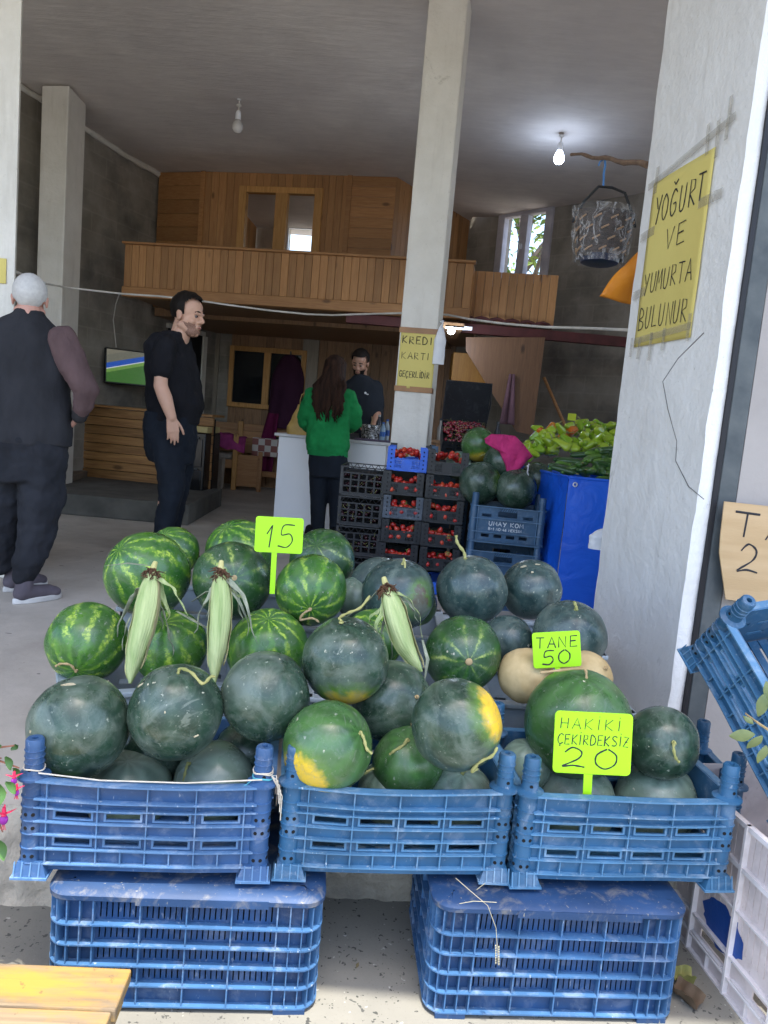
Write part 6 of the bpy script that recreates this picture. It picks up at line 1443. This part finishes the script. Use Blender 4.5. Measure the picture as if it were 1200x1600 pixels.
for ci, ((x, y), ms) in enumerate(cols):
    for k, (m, mw) in enumerate(ms):
        if m is GREYP: m = GREYS
        Mx = T(x + .135 + random.uniform(-.006, .006), y + .17, .005 + .163 * k) @ RZ(-.03 + random.uniform(-.02, .02))
        side = 'left strawberry stack beside the cherry crates' if ci == 0 else 'right strawberry stack beside the melon crates'
        hue = 'bright blue' if m is BRIGHT else ('dark grey' if m is GREYS else 'black')
        small_crate(Mx, '%s crate, %s in the %s' % (hue, ORD[k], side), m, mw, .262, .34, .085, .158, 'strawberry crates')
        n = 24 if k == 5 else (11 if k else 0)
        for j in range(n):
            if k == 5: p = V(random.uniform(-.105, .105), random.uniform(-.15, .05), .085 + random.uniform(0, .035)); p.z += .03 * (1 - abs(p.x) / .11)
            else: p = V(-.11 + .22 * (j + .5) / n + random.uniform(-.01, .01), random.uniform(-.155, -.11), .075 + random.uniform(0, .042))
            strawberry(Mx @ T(*p) @ rot_rand(), 'red strawberry in the %s crate, %s of the %s' % (hue, ORD[k], 'left stack' if ci == 0 else 'right stack'), 'strawberries in the stacked crates', random.random() < .4)
        if k < 5:
            for j in range(3):
                p = V(-.11 + .22 * (j + .5) / 3 + random.uniform(-.02, .02), -.155, random.uniform(.025, .06)); strawberry(Mx @ T(*p) @ rot_rand(), 'red strawberry in the %s crate, %s of the %s' % (hue, ORD[k], 'left stack' if ci == 0 else 'right stack'), 'strawberries in the stacked crates', False) if k else None
# cherries
ch_ = NT("cherry skin"); CHER = ch_.fin(ch_.ramp(ch_.n('ObjectInfo').outputs['Random'], [(0, (.06, .006, .012)), (.7, (.17, .012, .025)), (1, (.28, .03, .035))]), .2, .6)
DCH = plain("black cherry skin", (.030, .006, .010), (.02, .004, .008), .25, 5)
cproto = {}
def cherry(M, label, group, m, r=.0125):
    if group not in cproto:
        mb = MB(); mb.ell((0, 0, 0), (r, r, r * .95), n=12, m=8); o = put(mb, 'cherry', m, M, smooth=180); tag(o, label, 'cherry', group)
        mb = MB(); mb.tube([(0, 0, r * .85), (.006, 0, r * 2), (.016, 0, r * 3.2)], .0011, 4); mb.build('stalk', STEMM, o)
        cproto[group] = o; return
    copy_tree(cproto[group], M, label, group)
def lattice_crate(M, label, L, W, h, m, mw, group):
    r = empty('lattice_crate', M, label, 'crate', group); mb = MB(); rb = MB()
    for ln, F in side_frames(L, W):
        holes = []; nx = max(3, int(ln / .055)); dx = (ln - .03) / nx
        for i in range(nx):
            for z0, z1 in ((.025, .06), (.07, .105), (.115, .15)): holes.append((.015 + dx * i + .006, .015 + dx * (i + 1) - .006, z0, z1))
        mb.holed(ln, h * .80, holes, .004, F)
        for i in range(5): rb.tube([F @ V(.02 + (ln - .04) * i / 5, .002, h - .004), F @ V(.02 + (ln - .04) * (i + .5) / 5, .002, h * .80), F @ V(.02 + (ln - .04) * (i + 1) / 5, .002, h - .004)], .003, 5)
        rb.box(0, ln, -.005, .006, h - .008, h, F); rb.box(0, ln, -.004, .005, 0, .01, F); rb.box(0, .014, -.004, .01, 0, h, F); rb.box(ln - .014, ln, -.004, .01, 0, h, F)
    mb.box(-L / 2, L / 2, -W / 2, W / 2, .004, .008); mb.cur = 1; mb.box(-L / 2 + .012, L / 2 - .012, -W / 2 + .075, W / 2 - .01, .01, h * .76); mb.build('wall', [m, SHADEBLACK], r, smooth=0); rb.build('rim', mw, r, smooth=0); return r
for k in range(4):
    Mx = T(-.155, 5.28, .005 + .205 * k) @ RZ(-.04)
    lattice_crate(Mx, 'black lattice crate of dark cherries, %s of its stack' % ['lowest', 'second from the floor', 'second from the top', 'topmost'][k], .30, .42, .20, BLACKP, BLACKW, 'black cherry crates')
    for j in range(0 if k == 0 else 34):
        cherry(Mx @ T(random.uniform(-.135, .135), random.uniform(-.20, -.16), random.uniform(.03, .15)) @ rot_rand(), 'dark cherry in the %s black lattice crate' % ['lowest', 'third', 'second', 'topmost'][k], 'dark cherries in the black crates', DCH)
# tilted box of red cherries above the strawberries
ca_, cb_ = at(690, 692, 5.45), at(752, 700, 5.45); HB = ca_.z
for k, (x, m) in enumerate(((.30, SLATE), (.62, BLACKP), (.0, BLACKP))):
    small_crate(T(x + .16, 5.66, .04) , ['slate blue crate under the red cherry box', 'black crate right of the red cherry support', 'black crate behind the left strawberry stack'][k], m, m, .30, .3, .80, .95, 'support crates behind the strawberries', fine=False)
BXM = T(ca_.x + .165, 5.56, 1.0) @ RX(radians(30)); bx = empty('cherry_box', BXM, 'open black box tilted forward and heaped with red cherries', 'box')
mb = MB(); Lb, Wb = .33, .30
for ln, F in side_frames(Lb, Wb): mb.holed(ln, .13, [(a, a + .05, z, z + .014) for a in (.03, .10, .17, .24) if a + .05 < ln - .02 for z in (.03, .06, .09)], .005, F)
mb.box(-Lb / 2, Lb / 2, -Wb / 2, Wb / 2, .0, .006); mb.build('wall', BLACKP, bx, smooth=0)
mb = MB(); mb.box(-Lb / 2, Lb / 2, .0, .006, 0, .30); mb.build('raised_lid', BLACKP, bx, M=T(0, Wb / 2 + .002, .132) @ RX(-.15), smooth=0)
mb = MB(); mb.tube([(-Lb / 2, Wb / 2, .13), (-Lb / 2, Wb / 2 + .05, .43), (Lb / 2, Wb / 2 + .05, .43), (Lb / 2 + .01, Wb / 2 + .03, .28), (Lb / 2, Wb / 2, .13)], .006, 6); mb.build('lid_edge', BLACKW, bx)
for j in range(150):
    x, y = random.uniform(-.15, .15), random.uniform(-.135, .135); z = .10 + .065 * max(0, 1 - (x / .17) ** 2) * max(0, 1 - ((y - .02) / .17) ** 2) + random.uniform(-.008, .008)
    cherry(BXM @ T(x, y, z) @ rot_rand(), 'red cherry heaped in the tilted black box', 'red cherries in the tilted box', CHER, .0135)
# UMAY crates with melons and pink cloth
def big_crate(M, label, rows, L=.47, W=.36, h=.235, hp=.315):
    r = empty('plastic_crate', M, label, 'crate', 'slate blue crates of the melon stack'); mb = MB(); rb = MB()
    for k, (ln, F) in enumerate(side_frames(L, W)):
        c = ln / 2; holes = [(c - .06, c + .06, h - .065, h - .030)] + [(c - .155 + .08 * i, c - .105 + .08 * i, .035, .055) for i in range(4)] + [(c + s * .13 - .03, c + s * .13 + .03, h - .07, h - .05) for s in (-1, 1)]
        holes = [q for q in holes if q[0] > .05 and q[1] < ln - .05]
        mb.holed(ln - .05, h, [(q[0] - .025, q[1] - .025, q[2], q[3]) for q in holes], .005, F @ T(.025, .012, 0))
        for z in (.0, .065, h - .085, h - .006): rb.box(.02, ln - .02, -.004, .012, z, z + .006, F)
        for i in range(6): x = .05 + (ln - .1) * i / 5; rb.box(x - .002, x + .002, 0, .012, .07 if 0 < i < 5 else 0, h if i in (0, 5) else h - .09, F) if i in (0, 5) else None
        for i in range(8): x = c - .05 + .014 * i; rb.tube([F @ V(x, .008, h - .027), F @ V(x + .012, .008, h - .004)], .002, 4)
    mb.box(-L / 2, L / 2, -W / 2, W / 2, .01, .016); mb.build('wall', SLATE, r, smooth=0); rb.build('rib', SLATEW, r, smooth=0)
    for sx, sy in ((-1, -1), (1, -1), (1, 1), (-1, 1)):
        pb = MB(); pb.lathe([(.026, 0), (.026, h), (.022, h + .005), (.022, hp - .004), (.018, hp)], 16, T(sx * (L / 2 - .026), sy * (W / 2 - .026), 0)); pb.build('corner_post', SLATE, r, smooth=50)
    if rows:
        mb = MB()
        for t, x, z, hh, wd, gap, sw in rows: write(mb, t, x, z, hh, wd, gap, sw, T(-L / 2, -W / 2 + .0115, 0) @ Matrix.Diagonal((1, .4, 1, 1)), wob=0)
        mb.build('lettering', plain("white stamp", (.62, .64, .66), rough=.6), r)
    return r
UA, UB = at(733, 845, 4.75), at(845, 850, 4.70); UM = face(V(UA.x, UA.y, 0), V(UB.x, UB.y, 0), .36, 0); uz = UA.z
big_crate(UM @ T(0, 0, uz), 'upper slate blue crate stencilled UMAY KOM', [('UMAY KOM', .125, .112, .026, .023, .0065, .0021), ('B-1 NO:46 MERSIN', .125, .082, .017, .0125, .0025, .0015)], L=.475)
big_crate(UM @ T(0, 0, uz - .29), 'slate blue crate below the stencilled one', None, L=.475)
if uz - .58 > -.05 or True: big_crate(UM @ T(0, 0, max(0, uz - .58)), 'lowest slate blue crate of the melon stack', None, L=.475, h=min(.235, max(.12, uz - .30)), hp=min(.3, max(.13, uz - .29)))
gb = 'dark melons stacked on the stencilled crate'
melon(806, 764, 32, 4.92, 'dark', 'dark melon in front on the stencilled crate, under the pink cloth', gb, (-.1, .8))
melon(750, 755, 33, 4.98, 'dark', 'dark melon at the left of the stencilled crate', gb, (.2, .9), patch=(.9, .1, dict(psize=.12, pcol=(.3, .32, .05))))
melon(838, 750, 27, 5.15, 'dark', 'dark melon behind the pink cloth next to the blue tarp', gb, (.2, .9))
melon(783, 722, 27, 5.02, 'dark', 'dark melon half covered by the pink cloth', gb, (-.5, .6))
melon(748, 695, 27, 5.20, 'green', 'top melon with a yellow patch beside the red cherries', gb, (.45, -.45), patch=(-.05, -.85, dict(psize=.22, pcol=(.5, .36, .04))), stem=('', [(-6, 4, .01), (-14, 8, .015)]))
melon(717, 727, 22, 5.25, 'frost', 'greyish melon between right strawberry stack and dark melons', gb, (0, .9))
mb = MB(); Yc = 4.86
outl = [(757, 686), (768, 678), (790, 679), (805, 681), (818, 694), (833, 713), (822, 722), (812, 735), (808, 744), (799, 745), (792, 744), (790, 728), (780, 706), (770, 700), (759, 693)]
cx = sum(p[0] for p in outl) / len(outl); cy = sum(p[1] for p in outl) / len(outl)
def cl(u, v):
    i = u * len(outl); a = outl[int(i) % len(outl)]; b = outl[(int(i) + 1) % len(outl)]; t = i - int(i); x = a[0] + (b[0] - a[0]) * t; y = a[1] + (b[1] - a[1]) * t
    X = cx + (x - cx) * v; Y_ = cy + (y - cy) * v; d = .035 * v * v + .016 * noise.noise(V(X * .07, Y_ * .07, 1)) + .012 * sin((X + Y_ * .6) * .22) * v + .008 * noise.noise(V(X * .2, Y_ * .2, 4)); return at(X, Y_, Yc + d)
mb.grid(cl, 60, 12); o = mb.build('pink_cloth', fabric("hot pink cloth", (.48, .035, .15), fold=.8, fscale=16), smooth=180); o.modifiers.new("t", 'SOLIDIFY').thickness = .006
tag(o, 'hot pink cloth draped over the melon pile', 'cloth')
mb = MB(); mb.tube([at(826, 724, 4.86), at(824, 738, 4.85), at(828, 750, 4.86), at(826, 757, 4.88)], [.006, .012, .012, .006], 7, flat=.4); tag(mb.build('white_ribbon', BAGW), 'white tag hanging from the corner of the pink cloth', 'tag')

# ------------------------------------------------------------------ vegetable stand
A_, B_ = at(831, 718, 5.25), at(889, 750, 4.58); A_.z = B_.z = .90
R1, R2 = V(2.15, 4.44, .9), V(2.2, 5.6, .9); BK = V(.92, 5.85, .9)
vs_ = empty('vegetable_stand', T(B_.x, B_.y, 0), 'vegetable stand skirted with bright blue tarpaulin', 'stand')
TARP = NT("blue tarpaulin"); _c = TARP.coord(rnd=False); TARP.bump(TARP.noise(_c, 5, 4, .5, .8), .5, .04); TARP = TARP.fin(TARP.ramp(TARP.noise(_c, 3, 4), [(.3, (.008, .085, .55)), (.7, (.014, .13, .72))]), .38, .45)
per = [BK, A_, B_, R1]; seg = [(per[i], per[i + 1]) for i in range(3)]
mb = MB()
for a, b in seg:
    nrm = V((b - a).y, -(b - a).x, 0).normalized()
    def tp(u, v, a=a, b=b, nrm=nrm):
        p = a + (b - a) * u; z = .90 * (1 - v) + .0; k = min(1, v * 3) * min(1, u * 8, (1 - u) * 8)
        return V(p.x, p.y, z) + nrm * ((.022 * noise.noise(V(p.x * 5, p.y * 5, z * 1.4)) + .012 * sin((u * 9 + v * 2))) * k + .004)
    mb.grid(tp, 50, 30)
mb.build('tarpaulin_skirt', TARP, vs_, world=True, smooth=180)
mb = MB(); mb.prism([(A_.x, A_.y), (B_.x, B_.y), (R1.x, R1.y), (R2.x, R2.y), (BK.x, BK.y)], .80, .84); mb.build('tray', TARP, vs_, world=True)
mb = MB()
for a, b in seg: mb.tube([a + V(0, 0, .0), b + V(0, 0, .0)], .010, 8)
mb.build('hem', TARP, vs_, world=True)
p1_ = A_ + (V(2.1, 5.0, .9) - A_) * 1.0
mb = MB(); mb.grid(lambda u, v: V(A_.x + (p1_.x - A_.x) * u, A_.y + (p1_.y - A_.y) * u + .004 * sin(u * 14), .82 + .11 * v), 30, 4); o = mb.build('divider', TARP, vs_, world=True, smooth=180); o.modifiers.new("t", 'SOLIDIFY').thickness = .012
g = B_ + (R1 - B_) * .035 + V(0, -.012, -.04); mb = MB(); mb.tube([g + V(cos(k * pi / 6) * .012, 0, sin(k * pi / 6) * .012) for k in range(13)], .004, 6); mb.build('eyelet', plain("white eyelet", (.7, .7, .72), rough=.4), vs_, world=True)
# peppers
pm = NT("pepper skin"); PEP = pm.fin(pm.ramp(pm.math('ADD', pm.math('MULTIPLY', pm.n('ObjectInfo').outputs['Random'], .8), pm.math('MULTIPLY', pm.noise(pm.coord(), 9, 3), .25)), [(0, (.16, .33, .02)), (.35, (.30, .46, .025)), (.7, (.40, .52, .04)), (1, (.26, .40, .025))]), .25, .5)
PEPO = plain("orange pepper", (.62, .14, .012), (.40, .22, .02), .25, 12); pp = {}
def pepper(M, label, m, kind):
    key = (m.name, kind)
    if key not in pp:
        mb = MB(); ln = [.10, .13, .085][kind]; R = [.034, .030, .040][kind]
        def fn(u, v):
            q = 2 * pi * u; r = R * sqrt(max(0, 1 - (1 - min(1, v * 4)) ** 2)) * (1 - .62 * max(0, v - .25) / .75) * (1 + .13 * cos(3 * q + v * 2)) if v < 1 else .002
            return V(cos(q) * r + .03 * v * v * (kind == 1), sin(q) * r, -v * ln)
        mb.grid(fn, 20, 16); o = put(mb, 'pepper', m, M, smooth=180); tag(o, label, 'pepper', 'peppers heaped on the stand')
        mb = MB(); mb.tube([(0, 0, -.004), (0, 0, .012), (.008, 0, .03), (.02, 0, .042)], [.010, .005, .004, .004], 7); mb.build('stalk', STEMM, o); pp[key] = o; return
    copy_tree(pp[key], M, label, 'peppers heaped on the stand')
for k in range(95):
    px = random.uniform(812, 962); t = random.random(); top_y = 655 + 26 * ((px - 900) / 60) ** 2 * (1 if px < 900 else .35); top_y = min(top_y, 697)
    py = 704 - (704 - top_y) * t; Yp = 5.22 + .40 * t + random.uniform(0, .06); p = at(px, py, Yp)
    orange = (t > .55 and 865 < px < 892 and random.random() < .8) or (820 < px < 850 and random.random() < .12)
    M = T(*p) @ RZ(random.uniform(0, 6.3)) @ RX(random.uniform(.5, 2.2))
    pepper(M, 'orange ripening pepper among the green ones' if orange else 'green pepper in the heap on the stand', PEPO if orange else PEP, random.randrange(3))
mb = MB(); mb.box(-.03, .03, 0, .003, 0, .05); a = at(893, 657, 5.5); tag(put(mb, 'price_card', plain("yellow green card", (.55, .65, .04), rough=.6), T(*a)), 'tiny yellow green card standing among the peppers', 'price card')
# courgettes and cucumbers
cz = NT("cucumber skin"); CUC = cz.fin(cz.ramp(cz.math('ADD', cz.math('MULTIPLY', cz.n('ObjectInfo').outputs['Random'], .7), cz.math('MULTIPLY', cz.noise(cz.coord((1, 1, .2)), 30, 3), .3)), [(0, (.016, .05, .012)), (.5, (.035, .10, .02)), (.8, (.10, .22, .03)), (1, (.30, .42, .07))]), .35, .5)
cp_ = {}
for k in range(42):
    px = random.uniform(872, 965); t = random.random(); lowy = 735 + 16 * min(1, max(0, (px - 880) / 30)); ty = 722 - 20 * min(1, max(0, (px - 870) / 60)); py = lowy - (lowy - ty) * t
    p = at(px, py, 4.72 + .34 * t + random.uniform(0, .05)); M = T(*p) @ RZ(random.uniform(-.7, .7) + (0 if random.random() < .7 else 1.2)) @ RY(random.uniform(-.25, .25))
    kd = k % 2
    if kd not in cp_:
        mb = MB(); n = 10; mb.tube([V(-.085 + .17 * i / n, .010 * sin(pi * i / n) * (1 + kd), 0) for i in range(n + 1)], [(.019 + .004 * kd) * sqrt(max(.05, 1 - (2 * i / n - 1) ** 4)) for i in range(n + 1)], 12)
        o = put(mb, 'cucumber', CUC, M, smooth=180); tag(o, 'dark green cucumber heaped at the front of the stand', 'cucumber', 'cucumbers on the stand'); mb = MB(); mb.tube([(.083, 0, 0), (.10, .003, 0)], .004, 6); mb.build('stalk', STEMM, o); cp_[kd] = o
    else: copy_tree(cp_[kd], M, 'dark green cucumber heaped at the front of the stand', 'cucumbers on the stand')
# kitchen corner behind, towel
a = at(735, 605, 8.3); mb = MB(); mb.box(-.22, .22, 0, .35, 0, .36); tag(put(mb, 'wall_cupboard', wood("amber cupboard", (.40, .19, .035), (.28, .12, .02), 2), T(a.x, a.y, a.z), bevel=.006), 'amber wooden cupboard in the dark kitchen corner', 'cupboard')
a = at(700, 640, 8.2); kb = empty('sideboard', T(a.x, a.y, 0), 'dark sideboard in the kitchen corner behind the cherries', 'sideboard'); mb = MB(); mb.box(-.15, .75, 0, .4, 0, .95); mb.build('body', DARKWOOD, kb); mb = MB(); mb.box(-.18, .78, -.02, .42, .952, .98); mb.build('top', DARKWOOD, kb)
rnd = random.Random(12)
for k, (x, h_, c) in enumerate(((-.05, .22, (.35, .33, .3)), (.10, .16, (.12, .03, .03)), (.25, .26, (.04, .05, .04)), (.42, .20, (.45, .36, .25)), (.58, .24, (.05, .05, .06)))):
    mb = MB(); mb.lathe([(.035, 0), (.037, h_ * .6), (.018, h_ * .8), (.018, h_)], 14); o = put(mb, 'jar', plain("jar glaze %d" % k, c, rough=.3), T(a.x + x, a.y + .15, .981)); tag(o, ['pale bottle at the left end of the sideboard', 'short dark red jar on the sideboard', 'tall dark green bottle on the sideboard', 'tan jar on the sideboard', 'black bottle at the right end of the sideboard'][k], 'jar', 'jars on the sideboard')
    mb = MB(); mb.lathe([(.021, h_ - .005), (.021, h_ + .018)], 12); mb.build('lid', STEEL, o)
q0 = onv(800, 585, SA, SB); mb = MB()
mb.grid(lambda u, v: V(q0[0] + (u - .5) * (.04 + .10 * v), -.02 - .015 * sin(u * 9), q0[1] - v * .50), 16, 16); o = put(mb, 'hanging_towel', fabric("dusky towel", (.13, .07, .085)), SM, smooth=180); o.modifiers.new("t", 'SOLIDIFY').thickness = .01; tag(o, 'dusky towel hanging on the stair panel', 'towel')

# ------------------------------------------------------------------ street side odds and ends
BZ = .06; c0 = atz(206, 1513, BZ); c1 = atz(-20, 1503, BZ); e1 = (c1 - c0).normalized(); e2 = V(-e1.y, e1.x, 0); e2 = e2 if e2.y < 0 else -e2
WBM = basis(c0, -e1, -e2, V(0, 0, 1)); wb_o = empty('wooden_bench', WBM, 'weathered yellow wooden bench top at the lower left corner', 'bench')
mb = MB()
for k in range(4): mb.box(-1.0, 0 - .006 * (k % 2), -.105 * (k + 1) + .003, -.105 * k, -.028, 0)
mb.build('seat', WORN, wb_o, smooth=0, bevel=.004)
mb = MB(); mb.box(-.07, -.012, -.42, -.0, -.075, -.029); mb.build('crossbar', WORN, wb_o, bevel=.004)
for x, y in ((-.08, -.03), (-.08, -.38)): mb = MB(); mb.box(x, x + .05, y - .05, y, -.26, -.029); mb.build('leg', WORN, wb_o, bevel=.004)
# fuchsia plant at the left edge
fo = at(-45, 1215, 1.50); fu = empty('fuchsia_plant', T(fo.x, fo.y, -.2), 'fuchsia plant with pink and purple flowers at the left edge', 'plant')
LEAFG = plain("fuchsia leaf", (.055, .13, .025), (.03, .08, .018), .5, 12); rnd = random.Random(3)
mb = MB()
for dst in ((2, 1185), (22, 1165), (30, 1200), (10, 1240), (4, 1300), (-10, 1150), (-20, 1260)):
    e = at(dst[0], dst[1], 1.50); mb.tube([fo + V(-.05, .02, -.1), (fo + e) / 2 + V(0, 0, .03), e], [.004, .003, .0016], 6)
mb.tube([V(fo.x - .05, fo.y + .02, -.2), fo + V(-.05, .02, -.1)], .007, 7); mb.build('stem', plain("fuchsia stem", (.25, .10, .06), rough=.7), fu, world=True)
mb = MB()
for (x, y, sc2, rot) in ((8, 1165, 1.1, 200), (2, 1190, 1.3, 250), (14, 1182, 1.0, 300), (26, 1200, .8, 310), (-8, 1178, 1.2, 170), (4, 1225, 1.4, 280), (14, 1222, 1.1, 320), (0, 1312, 1.5, 300), (-6, 1290, 1.4, 200), (-4, 1250, 1.2, 260), (22, 1172, .7, 30)):
    c = at(x - 6, y, 1.50 + rnd.uniform(-.02, .02)); a = radians(rot); d = (RT * cos(a) + UP * sin(a) - FW * .3).normalized(); s = (d.cross(FW)).normalized(); L2 = .021 * sc2; n_ = d.cross(s)
    N = 7; vsx = []
    for i in range(N): t = i / (N - 1); ww_ = L2 * .42 * sin(pi * min(.98, t * .9 + .06)) ; b_ = c + d * (t * L2 * 1.5) - n_ * (.006 * sin(t * 3)); vsx += [b_ - s * ww_, b_ + n_ * -.003, b_ + s * ww_]
    mb.add(vsx, [(3 * i + k, 3 * i + k + 1, 3 * i + k + 4, 3 * i + k + 3) for i in range(N - 1) for k in (0, 1)])
mb.build('leaves', LEAFG, fu, world=True, smooth=180)
PINK = plain("fuchsia sepal", (.70, .03, .10), rough=.5); PURP = plain("fuchsia petal", (.28, .02, .30), rough=.5)
for (x, y, s2) in ((6, 1272, .8), (22, 1214, .55), (26, 1233, .5)):
    c = at(x, y, 1.49); q = MB(); q.tube([c + V(0, 0, .020 * s2), c + V(0, 0, .006 * s2), c - V(0, 0, .004)], [.003, .006 * s2, .007 * s2], 8)
    for k in range(4): a = k * pi / 2 + .4; d = V(cos(a), sin(a), 0); q.tube([c, c + d * .016 * s2 + V(0, 0, .004), c + d * .030 * s2 + V(0, 0, .012 * s2)], [.004, .0045 * s2, .0008], 6, flat=.4)
    for k in range(3): q.tube([c - V(0, 0, .01), c + V(.004 * (k - 1), 0, -.045 * s2)], .0009, 4)
    fl_ = q.build('flower', PINK, fu, world=True); q = MB(); q.ell(c - V(0, 0, .016 * s2), (.011 * s2, .011 * s2, .014 * s2), n=12, m=8); q.build('petals', PURP, fl_, world=True)
# bay leaves lying on the leaning crate
BAY = plain("dull yellow green leaf", (.17, .20, .075), (.10, .135, .05), .5, 14); lvb = empty('leafy_twig', T(*at(1190, 1125, 1.62)), 'leafy twig with dull yellow green leaves on the leaning crate', 'twig')
mb = MB(); mb.tube([at(1165, 1115, 1.66), at(1185, 1130, 1.62), at(1215, 1150, 1.60)], [.002, .003, .0035], 6); mb.build('stem', DRYST, lvb, world=True)
mb = MB()
for (x, y, L2, rot, up_) in ((1180, 1148, .055, 185, .2), (1185, 1120, .055, 75, .5), (1195, 1105, .05, 40, .4), (1192, 1150, .045, 230, -.2), (1200, 1140, .05, 330, .2), (1178, 1132, .025, 140, .2), (1205, 1100, .05, 100, .3), (1198, 1165, .045, 250, .1)):
    c = at(x, y, 1.62); a = radians(rot); d = (RT * cos(a) + UP * sin(a) - FW * up_ * .5).normalized(); s = (d.cross(FW) + UP * .3).normalized(); n_ = d.cross(s); N = 8; vsx = []
    for i in range(N): t = i / (N - 1); ww_ = L2 * .26 * sin(pi * min(.985, t * .92 + .05)); b_ = c + d * (t * L2) - n_ * (.010 * t * t); vsx += [b_ - s * ww_ - n_ * .003, b_, b_ + s * ww_ - n_ * .003]
    mb.add(vsx, [(3 * i + k, 3 * i + k + 1, 3 * i + k + 4, 3 * i + k + 3) for i in range(N - 1) for k in (0, 1)])
mb.build('leaves', BAY, lvb, world=True, smooth=180)
mb = MB(); rnd = random.Random(21)
for k in range(34):
    x, y = rnd.uniform(-1.0, 1.1), rnd.uniform(1.35, 2.0); z0 = -.199 if y < 1.93 else .002; s = rnd.uniform(.004, .013); M = T(x, y, z0 + .003) @ RZ(rnd.uniform(0, 6)) @ RX(rnd.uniform(-.3, .3))
    mb.add([(-s, 0, 0), (0, -s * .4, .001), (s, 0, .002), (0, s * .4, .003)], [(0, 1, 2, 3)], M)
tag(mb.build('leaf_litter', plain("dry leaf crumbs", (.15, .12, .06), (.08, .065, .035), .9, 20), smooth=0), 'dry leaf crumbs scattered on the ground around the crates', 'litter', kind='stuff')
# dry grass stalk hanging on the lower right crate, dead leaf on the ground
gY = 1.545; mb = MB(); mb.tube([at(712, 1372, gY), at(735, 1392, gY - .01), at(762, 1415, gY - .01), (at(775, 1450, gY - .012)), at(777, 1480, gY - .012), at(778, 1506, gY - .012)], [.0009, .0009, .0008, .0007, .0007, .0006], 5)
mb.tube([at(718, 1412, gY - .01), at(740, 1408, gY - .012), at(776, 1410, gY - .012)], .0007, 5); mb.tube([at(745, 1390, gY - .01), at(758, 1380, gY - .01)], .0007, 5)
for k in range(16): c = at(777 + (k % 2 * 2 - 1) * 2.4, 1478 + k * 1.9, gY - .013); mb.ell(c, (.0016, .0015, .003), n=6, m=5)
tag(mb.build('grass_stalk', plain("bleached straw", (.42, .38, .26), rough=.8)), 'bleached dry grass stalk with a seed head on the lower right crate', 'grass stalk')
c = atz(1070, 1562, -.195); mb = MB()
def dl(u, v): a = (u - .5) * .05; return V(a + .01 * noise.noise(V(u * 3, v * 3, 0)), (v - .5) * .075, .006 + .016 * noise.noise(V(u * 2.5, v * 2.5, 4)) + .03 * (u - .5) ** 2 * 4)
mb.grid(dl, 8, 10); o = put(mb, 'dead_leaf', plain("curled brown leaf", (.12, .08, .05), (.07, .05, .03), .8, 20), T(c.x, c.y, -.198) @ RZ(.6), smooth=180); tag(o, 'curled brown dead leaf on the ground beside the white crate', 'leaf')
c = atz(1068, 1535, -.195); mb = MB(); mb.grid(dl, 8, 10); o = put(mb, 'dead_leaf', plain("yellowing leaf", (.25, .24, .07), (.16, .17, .05), .7, 20), T(c.x, c.y, -.198) @ RZ(1.5) @ Matrix.Diagonal((.8, .6, 1, 1)), smooth=180); tag(o, 'yellowing fallen leaf touching the lower right crate', 'leaf')
